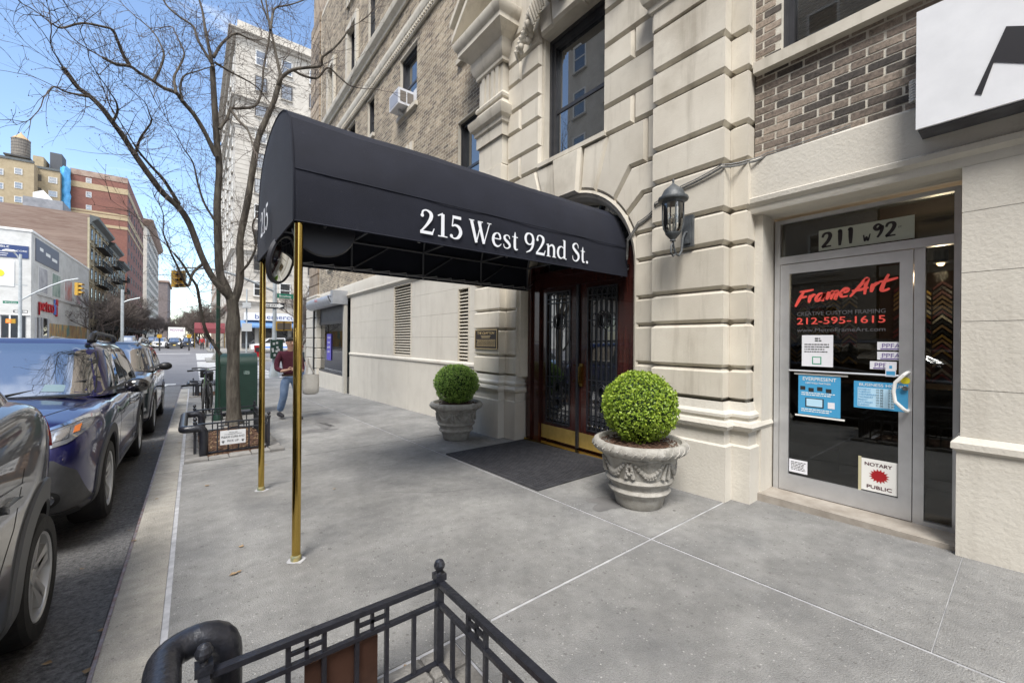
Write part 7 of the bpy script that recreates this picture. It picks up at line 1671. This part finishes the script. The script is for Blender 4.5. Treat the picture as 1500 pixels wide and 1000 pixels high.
for sx in (-.8, .85):
    for sy in (-.8, .8): MB().bar((cx_+sx*r_, Y5+8+sy*r_, zr-1), (cx_+sx*r_, Y5+8+sy*r_, z0-.35), .32).build('leg', DARKM, wt_)
g = MB()
for sy in (-.8, .8): g.bar((cx_-.8*r_, Y5+8+sy*r_, zr), (cx_+.85*r_, Y5+8+sy*r_, z0-.4), .14); g.bar((cx_+.85*r_, Y5+8+sy*r_, zr), (cx_-.8*r_, Y5+8+sy*r_, z0-.4), .14)
g.build('brace', DARKM, wt_)
# white block and dark block further down
A6 = thing('white_tower', 'white stone apartment tower with a jutting cornice left of the gap of sky', 'building')
q = at(219, 345, 0, SXX); Yw = 232; MB().box(-26, SXX, Yw-34, Yw+30, -.5, 44).build('wall', LIME, A6); MB().sweep([(0, 42), (.6, 42.4), (1.6, 43.6), (1.8, 44.3), (0, 44.8)], [(-26, Yw-34), (SXX, Yw-34), (SXX, Yw+30)], -1).build('cornice', mat('reddish cornice', (.25, .17, .13), .8), A6)
for i in range(11):
    for y in range(Yw-30, Yw+28, 6): farwin(A6, (SXX+.04, y, 5+i*3.4), 'x', 2, 2, DKF)
    for x in (-16, -20, -24): farwin(A6, (x, Yw-34.05, 5+i*3.4), 'y', 1.6, 2.0, DKF)
A7 = thing('dark_tower', 'dark grey apartment block low behind the far bare trees', 'building'); MB().box(-26, SXX+2, 300, 340, -.5, 33).build('wall', mat('dark grey brick', (.12, .10, .10), .9, (.17, .14, .13), 1), A7); MB().box(-26.5, SXX+2.8, 299.4, 341, 33, 34).build('cornice', mat('reddish cornice', (.2, .1, .1)), A7)
# sidewalk shed
sd_ = thing('sidewalk_shed', 'long dark construction shed over the far left sidewalk', 'sidewalk shed')
MB().box(-12.8, -9.9, 97, 150, 2.7, 3.6).build('deck', mat('dark shed boards', (.03, .035, .035), .8), sd_)
for y in range(97, 151, 4): MB().bar((-10, y, 0), (-10, y, 2.7), .14).build('post', DARKM, sd_)

# ------------------------------------------------------------------ opposite and neighbouring houses (seen in reflections)
def plainhouse(label, x0, x1, y0, y1, H, m, face, seed, fl=3.3, wsp=2.9):
    b = thing('apartment_house', label, 'building', (0, 0, 0), 0, 'apartment houses round the camera'); MB().box(x0, x1, y0, y1, -.8, H).build('wall', m, b)
    xx = x1 if face == 'x' else x0; s_ = 1 if face == 'x' else -1
    MB().sweep([(0, H-.9), (.2, H-.8), (.6, H-.2), (.6, H), (0, H+.3)], [(xx, y0), (xx, y1)], -s_).build('cornice', LIME, b); MB().box(min(xx, xx+s_*.12), max(xx, xx+s_*.12), y0, y1, 4.2, 4.6).build('string_course', LIME, b)
    z = 2.2
    while z < H-2.5:
        y = y0+1.8
        while y < y1-1: farwin(b, (xx+s_*.03, y, z), face, 1.2, 1.9, WFR if seed % 2 else DKF, sill=LIME); y += wsp
        z += fl
plainhouse('grey limestone house opposite the canopy, across the street', -30, -13.4, 4, 21.5, 27, LIME, 'x', 1)
plainhouse('red brick house opposite the camera, across the street', -30, -13.4, -14, 3.9, 17, RBR, 'x', 2)
plainhouse('tan brick house behind the camera, across the street', -30, -13.4, -40, -14.1, 20, YBR, 'x', 3)
plainhouse('brick house behind the camera on the canopy side', 4.14, 24, -40, -4.05, 24, BRK, 'X', 4)

# ------------------------------------------------------------------ street signals, poles and signs
YEL = mat('signal yellow', (.46, .27, .02), .5, (.36, .20, .02), 9); DL = mat('unlit lens', (.03, .02, .02), .2)
def sighead(t, c, rz, s=1.0):
    R_ = Matrix.Rotation(rz, 3, 'Z'); b = MB(); b.obox(c, .30*s, .22*s, .98*s, rot=R_)
    for k in (-1, 0, 1):
        o = Vector(c)+Vector((0, 0, .32*k*s)); vis = []
        for a in range(9): an = pi*a/8; vis.append((cos(an)*.13*s, sin(an)*.13*s))
        b.add([o+R_ @ Vector((x, -.11*s, z)) for x, z in vis]+[o+R_ @ Vector((x, -.38*s, z*.8)) for x, z in vis], [(i, i+1, 9+i+1, 9+i) for i in range(8)])
    h = b.build('signal_head', YEL, t)
    for k in (-1, 0, 1):
        o = Vector(c)+Vector((0, 0, .32*k*s)); q = MB().lathe([(.11*s, -.13*s), (.11*s, -.115*s)], (0, 0, 0), 14, 'y'); q.v = [tuple(o+R_ @ Vector(p)) for p in q.v]; q.build('lens', DL, h)
GPO = mat('galvanised pole', (.33, .36, .37), .5, (.42, .45, .46), 3, metal=.3); SGR = mat('street sign green', (.01, .16, .10), .5); SBL = mat('sign black', (.02, .02, .025), .5)
def signplate(t, c, w, h, m, txt, mt, ud=(1, 0, 0), arrow=None, size=None, name='street_sign'):
    u = Vector(ud); n_ = u.cross(Vector((0, 0, 1))); c = Vector(c); V = [c+u*sx*w/2+Vector((0, 0, sz*h/2))+n_*d for d in (0, -.02) for sx, sz in ((-1, -1), (1, -1), (1, 1), (-1, 1))]
    p = MB().add(V, [(0, 1, 2, 3), (7, 6, 5, 4)]+[(i, (i+1) % 4, 4+(i+1) % 4, 4+i) for i in range(4)]).build(name, m, t)
    tw_ = w*.72
    if arrow:
        pts = [(-.46, -.28), (.22, -.28), (.22, -.42), (.47, 0), (.22, .42), (.22, .28), (-.46, .28)]; pts = [(x*arrow, y) for x, y in pts]
        MB().prism(pts, lambda a, b, d: tuple(c+u*a*w+Vector((0, 0, b*h))+n_*d), .004, .008).build('arrow', WHITE, p)
    text_on(txt, c-u*tw_/2+Vector((0, 0, -h*.22))+n_*.012-(u*w*.08*(arrow or 0)), ud, (0, 0, 1), h*.62, mt, 'lettering', p, width=tw_*(.8 if arrow else 1)); return p
# near right pole
T1 = thing('traffic_pole', 'grey traffic pole at the near corner with Broadway and ONE WAY signs', 'traffic pole', (0, 0, 0))
PX_, PY_ = 3.92, 25.2; g0 = gz(PY_)-.02; kf = PY_/27
def q27(px, py): return at(px, py, 1, PY_)
MB().lathe([(.26, g0), (.26, g0+.12), (.17, g0+.55), (.115, g0+.8), (.10, g0+3), (.085, q27(400, 405).z)], (q27(402, 500).x, PY_, 0), 16).build('pole', GPO, T1, smooth=True)
MB().tube([q27(401, 427), q27(376, 416), q27(352, 406), q27(330, 399), q27(312, 395), q27(285, 393), q27(258, 393)], [.07, .065, .06, .055, .05, .045, .04], 8).build('mast_arm', GPO, T1, smooth=True)
MB().tube([q27(401, 415), q27(393, 412), q27(391, 405)], .03, 6).build('camera_arm', GPO, T1)
for px, rz in ((256.5, radians(50)), (267, radians(-20))): 
    c = q27(px, 409.5); sighead(T1, c, rz, .80)
MB().bar(q27(262, 400), q27(262, 391), .05).build('hanger', GPO, T1)
c = q27(418, 434.5); signplate(T1, c, .80, .24, SGR, 'Broadway', WHITE); c = q27(401, 448.5); signplate(T1, (c.x, c.y-.12, c.z), .98, .32, SBL, 'ONE WAY', SBL, arrow=1)
for px in (410, 420.5):
    c = q27(px, 478.5); MB().obox(c, .40, .30, .48).build('walk_signal', YEL, T1); MB().obox((c.x, c.y-.16, c.z), .30, .02, .36).build('signal_face', mat('walk lens', (.10, .08, .06), .3), T1)
c = q27(404.5, 512); MB().obox((c.x, c.y-.15, c.z), .58, .22, 1.0).build('flyer_box', MG, T1)
rs = random.Random(9)
for i in range(10): MB().obox((c.x+rs.uniform(-.2, .2), c.y-.262-.001*i, c.z+rs.uniform(-.4, .4)), .10, .004, .12).build('flyer', mat('weathered flyer', (.35, .36, .36), .7), T1)
# left far pole
T2 = thing('traffic_pole', 'grey traffic and street light pole in front of the white corner store, far left', 'traffic pole')
def q59(px, py): return at(px, py, 1, 60.2)
MB().lathe([(.25, 0), (.25, .3), (.14, .6), (.13, 5), (.10, q59(30, 372).z)], (q59(29.5, 450).x, 60.2, gz(60.2)), 14).build('pole', GPO, T2, smooth=True)
MB().tube([q59(29, 441), q59(50, 430), q59(75, 419), q59(95, 412), q59(115, 409)], .07, 8).build('mast_arm', GPO, T2); sighead(T2, q59(114, 424), radians(60), 1.3)
MB().tube([q59(30, 385), q59(26, 376), q59(19, 369), q59(15, 367)], .06, 6).build('lamp_arm', GPO, T2); MB().ball(q59(14.5, 368), .35, 10, (1.4, .7, .35)).build('lamp_head', WHITE, T2)
MB().bar(q59(17, 417), q59(40, 419), .08).build('cross_arm', GPO, T2)
signplate(T2, q59(16, 443.5), 1.0, .24, SGR, 'Broadway', WHITE); signplate(T2, q59(30, 457), .92, .26, SBL, 'ONE WAY', SBL, arrow=-1)
c = q59(16, 471); MB().obox(c, .6, .3, .42).build('walk_signal', YEL, T2); MB().obox((c.x-.12, c.y-.17, c.z), .26, .03, .28).build('red_hand', mat('lit red hand', (.8, .1, .03), .5, emis=(1, .12, .03), estr=1.6), T2)
# white pole on the median, news box, kiosk
T3 = thing('utility_pole', 'thin white pole with two white boxes standing on the avenue median', 'pole'); c = at(361, 500, 1, 44)
MB().tube([(c.x, 44, gz(44)), (c.x, 44, at(361, 424, 1, 44).z)], .06, 10).build('pole', GPO, T3); 
for py, s_ in ((436+11, .55), (482-2, .8)): MB().obox(at(361.5, py if py > 470 else 448, 1, 43.85), .75 if py > 470 else .6, .5, .9*s_).build('equipment_box', mat('pale grey box', (.42, .43, .43), .5), T3)
nb_ = thing('news_box', 'small red newspaper box on the median beside the far brass post', 'news box'); c = at(377, 508, 1, 45.8); MB().obox((c.x, 45.8, gz(45)+.65), .5, .45, 1.1).build('case', REDL, nb_); MB().obox((c.x, 45.56, gz(45)+.8), .36, .02, .4).build('window', GLASSW, nb_)
T4 = thing('street_light', 'grey street light pole among the bare trees beyond the avenue', 'street light'); c = at(179, 480, 1, 70); MB().tube([(c.x, 70, 0), (c.x, 70, at(179, 425, 1, 70).z)], .16, 8).build('pole', GPO, T4); MB().tube([at(179, 444, 1, 70), at(190, 440, 1, 70), at(205, 437, 1, 70)], .08, 6).build('arm', GPO, T4)
for px, lb in ((233.5, 'small orange pedestrian signal left of the white truck'), (277, 'small orange pedestrian signal right of the white truck')):
    s_ = thing('pedestrian_signal', lb, 'signal', (0, 0, 0), 0, 'far pedestrian signals'); c = at(px, 493, 1, 62); MB().obox(c, .42, .3, .42).build('signal_box', YEL, s_); MB().bar((c.x, c.y+.3, 0), (c.x, c.y+.3, c.z), .16).build('pole', DARKM, s_)
# far pedestrians
for i, (px, y, col, lb) in enumerate(((296, 66, 'red', 'distant pedestrian in a red top under the red awning'), (310, 64.5, 'dark', 'distant pedestrian in dark clothes left of the green post'), (243, 88, 'dark', 'distant pedestrian crossing left of the truck'))):
    c = at(px, 508, 1, y); person(lb, (c.x, y, gz(y)), .3*i, 1.72, mat('red top', (.35, .03, .03), .8) if col == 'red' else mat('dark coat', (.03, .03, .04), .8), DENIM if i else mat('dark trousers', (.03, .03, .035), .8), HAIR, pose='stand', group='distant pedestrians', fine=False)
# ------------------------------------------------------------------ bare trees down the street
TK = mat('far bark', (.075, .062, .055), .9, (.11, .09, .08), 6); TWF = mat('far twigs', (.115, .095, .085), .9, (.15, .125, .11), 3)
def treemesh(seed, H=10):
    R = random.Random(seed); tr, cr = MB(), MB()
    def g(p, d, L_, r, dep, mb):
        segs = 4; pts = [p]; q = Vector(p); dd = Vector(d)
        for i in range(segs): dd = (dd+Vector((R.gauss(0, .13), R.gauss(0, .13), R.gauss(.04, .09)))).normalized(); q = q+dd*(L_/segs); pts.append(q.copy())
        mb.tube(pts, [r*(1-.45*i/segs) for i in range(segs+1)], 6 if r > .04 else 3, cap=False)
        if dep == 0: return
        for i in range(R.randint(3, 5) if dep > 1 else 5):
            k = R.randint(2, segs); s_ = (dd+Vector((R.gauss(0, .62), R.gauss(0, .62), R.gauss(.12, .32)))).normalized(); g(pts[k], s_, L_*R.uniform(.6, .8), r*.58, dep-1, cr if dep < 5 else mb)
    g(Vector((0, 0, -.2)), Vector((R.uniform(-.1, .1), R.uniform(-.1, .1), 1)), H*.28, .19, 6, tr)
    return tr.mesh('trunk', TK, True), cr.mesh('crown', TWF, fix=False)
TM = [treemesh(s) for s in (1, 2, 3)]
def streettree(x, y, k, rz, s, lb):
    t = thing('street_tree', lb, 'tree', (x, y, gz(y)), rz, 'bare trees along the far street'); t.scale = (s*1.25,)*3; link('trunk', TM[k][0], t); link('crown', TM[k][1], t)
spots = [(-9.9, 82, 0, .95, 'nearest bare tree on the left side beyond the avenue, before the tan tenement'), (-10.2, 93, 1, .95, 'second bare tree on the left side beyond the avenue'), (-10.0, 104, 2, 1.0, 'third bare tree on the left side beyond the avenue'), (-10.2, 118, 0, 1, None), (-10.1, 133, 1, 1, None), (-9.8, 150, 2, 1, None), (-9.8, 175, 0, 1, None), (-9.8, 205, 1, 1, None),
         (1.9, 84, 1, .8, 'bare tree beside the red awning beyond the avenue'), (1.6, 97, 2, .9, 'bare tree behind the red awning beyond the avenue'), (1.2, 112, 0, 1, None), (1.0, 130, 2, 1, None), (.6, 150, 1, 1, None), (.4, 175, 0, 1, None), (0, 205, 2, 1, None), (-1, 240, 1, 1, None), (-6, 250, 2, 1.1, None), (-4, 300, 0, 1.2, None), (-9, 300, 1, 1.2, None)]
for i, (x, y, k, s, lb) in enumerate(spots):
    streettree(x, y, k, i*1.3, s, lb or ('bare tree at the far end of the street, in the middle of the haze' if y > 220 else 'bare tree in the dense far row on the left side of the street' if x < -8 else 'bare tree in the dense far row on the right side of the street'))
for x, y, k, lb in ((8.5, 44.3, 1, 'bare tree on the median behind the traffic pole'), (15, 44.3, 2, 'bare tree on the median near the corner stone'), (12.5, 62, 0, 'bare tree before the white apartment block')): streettree(x, y, k, 1.0, .75, lb)
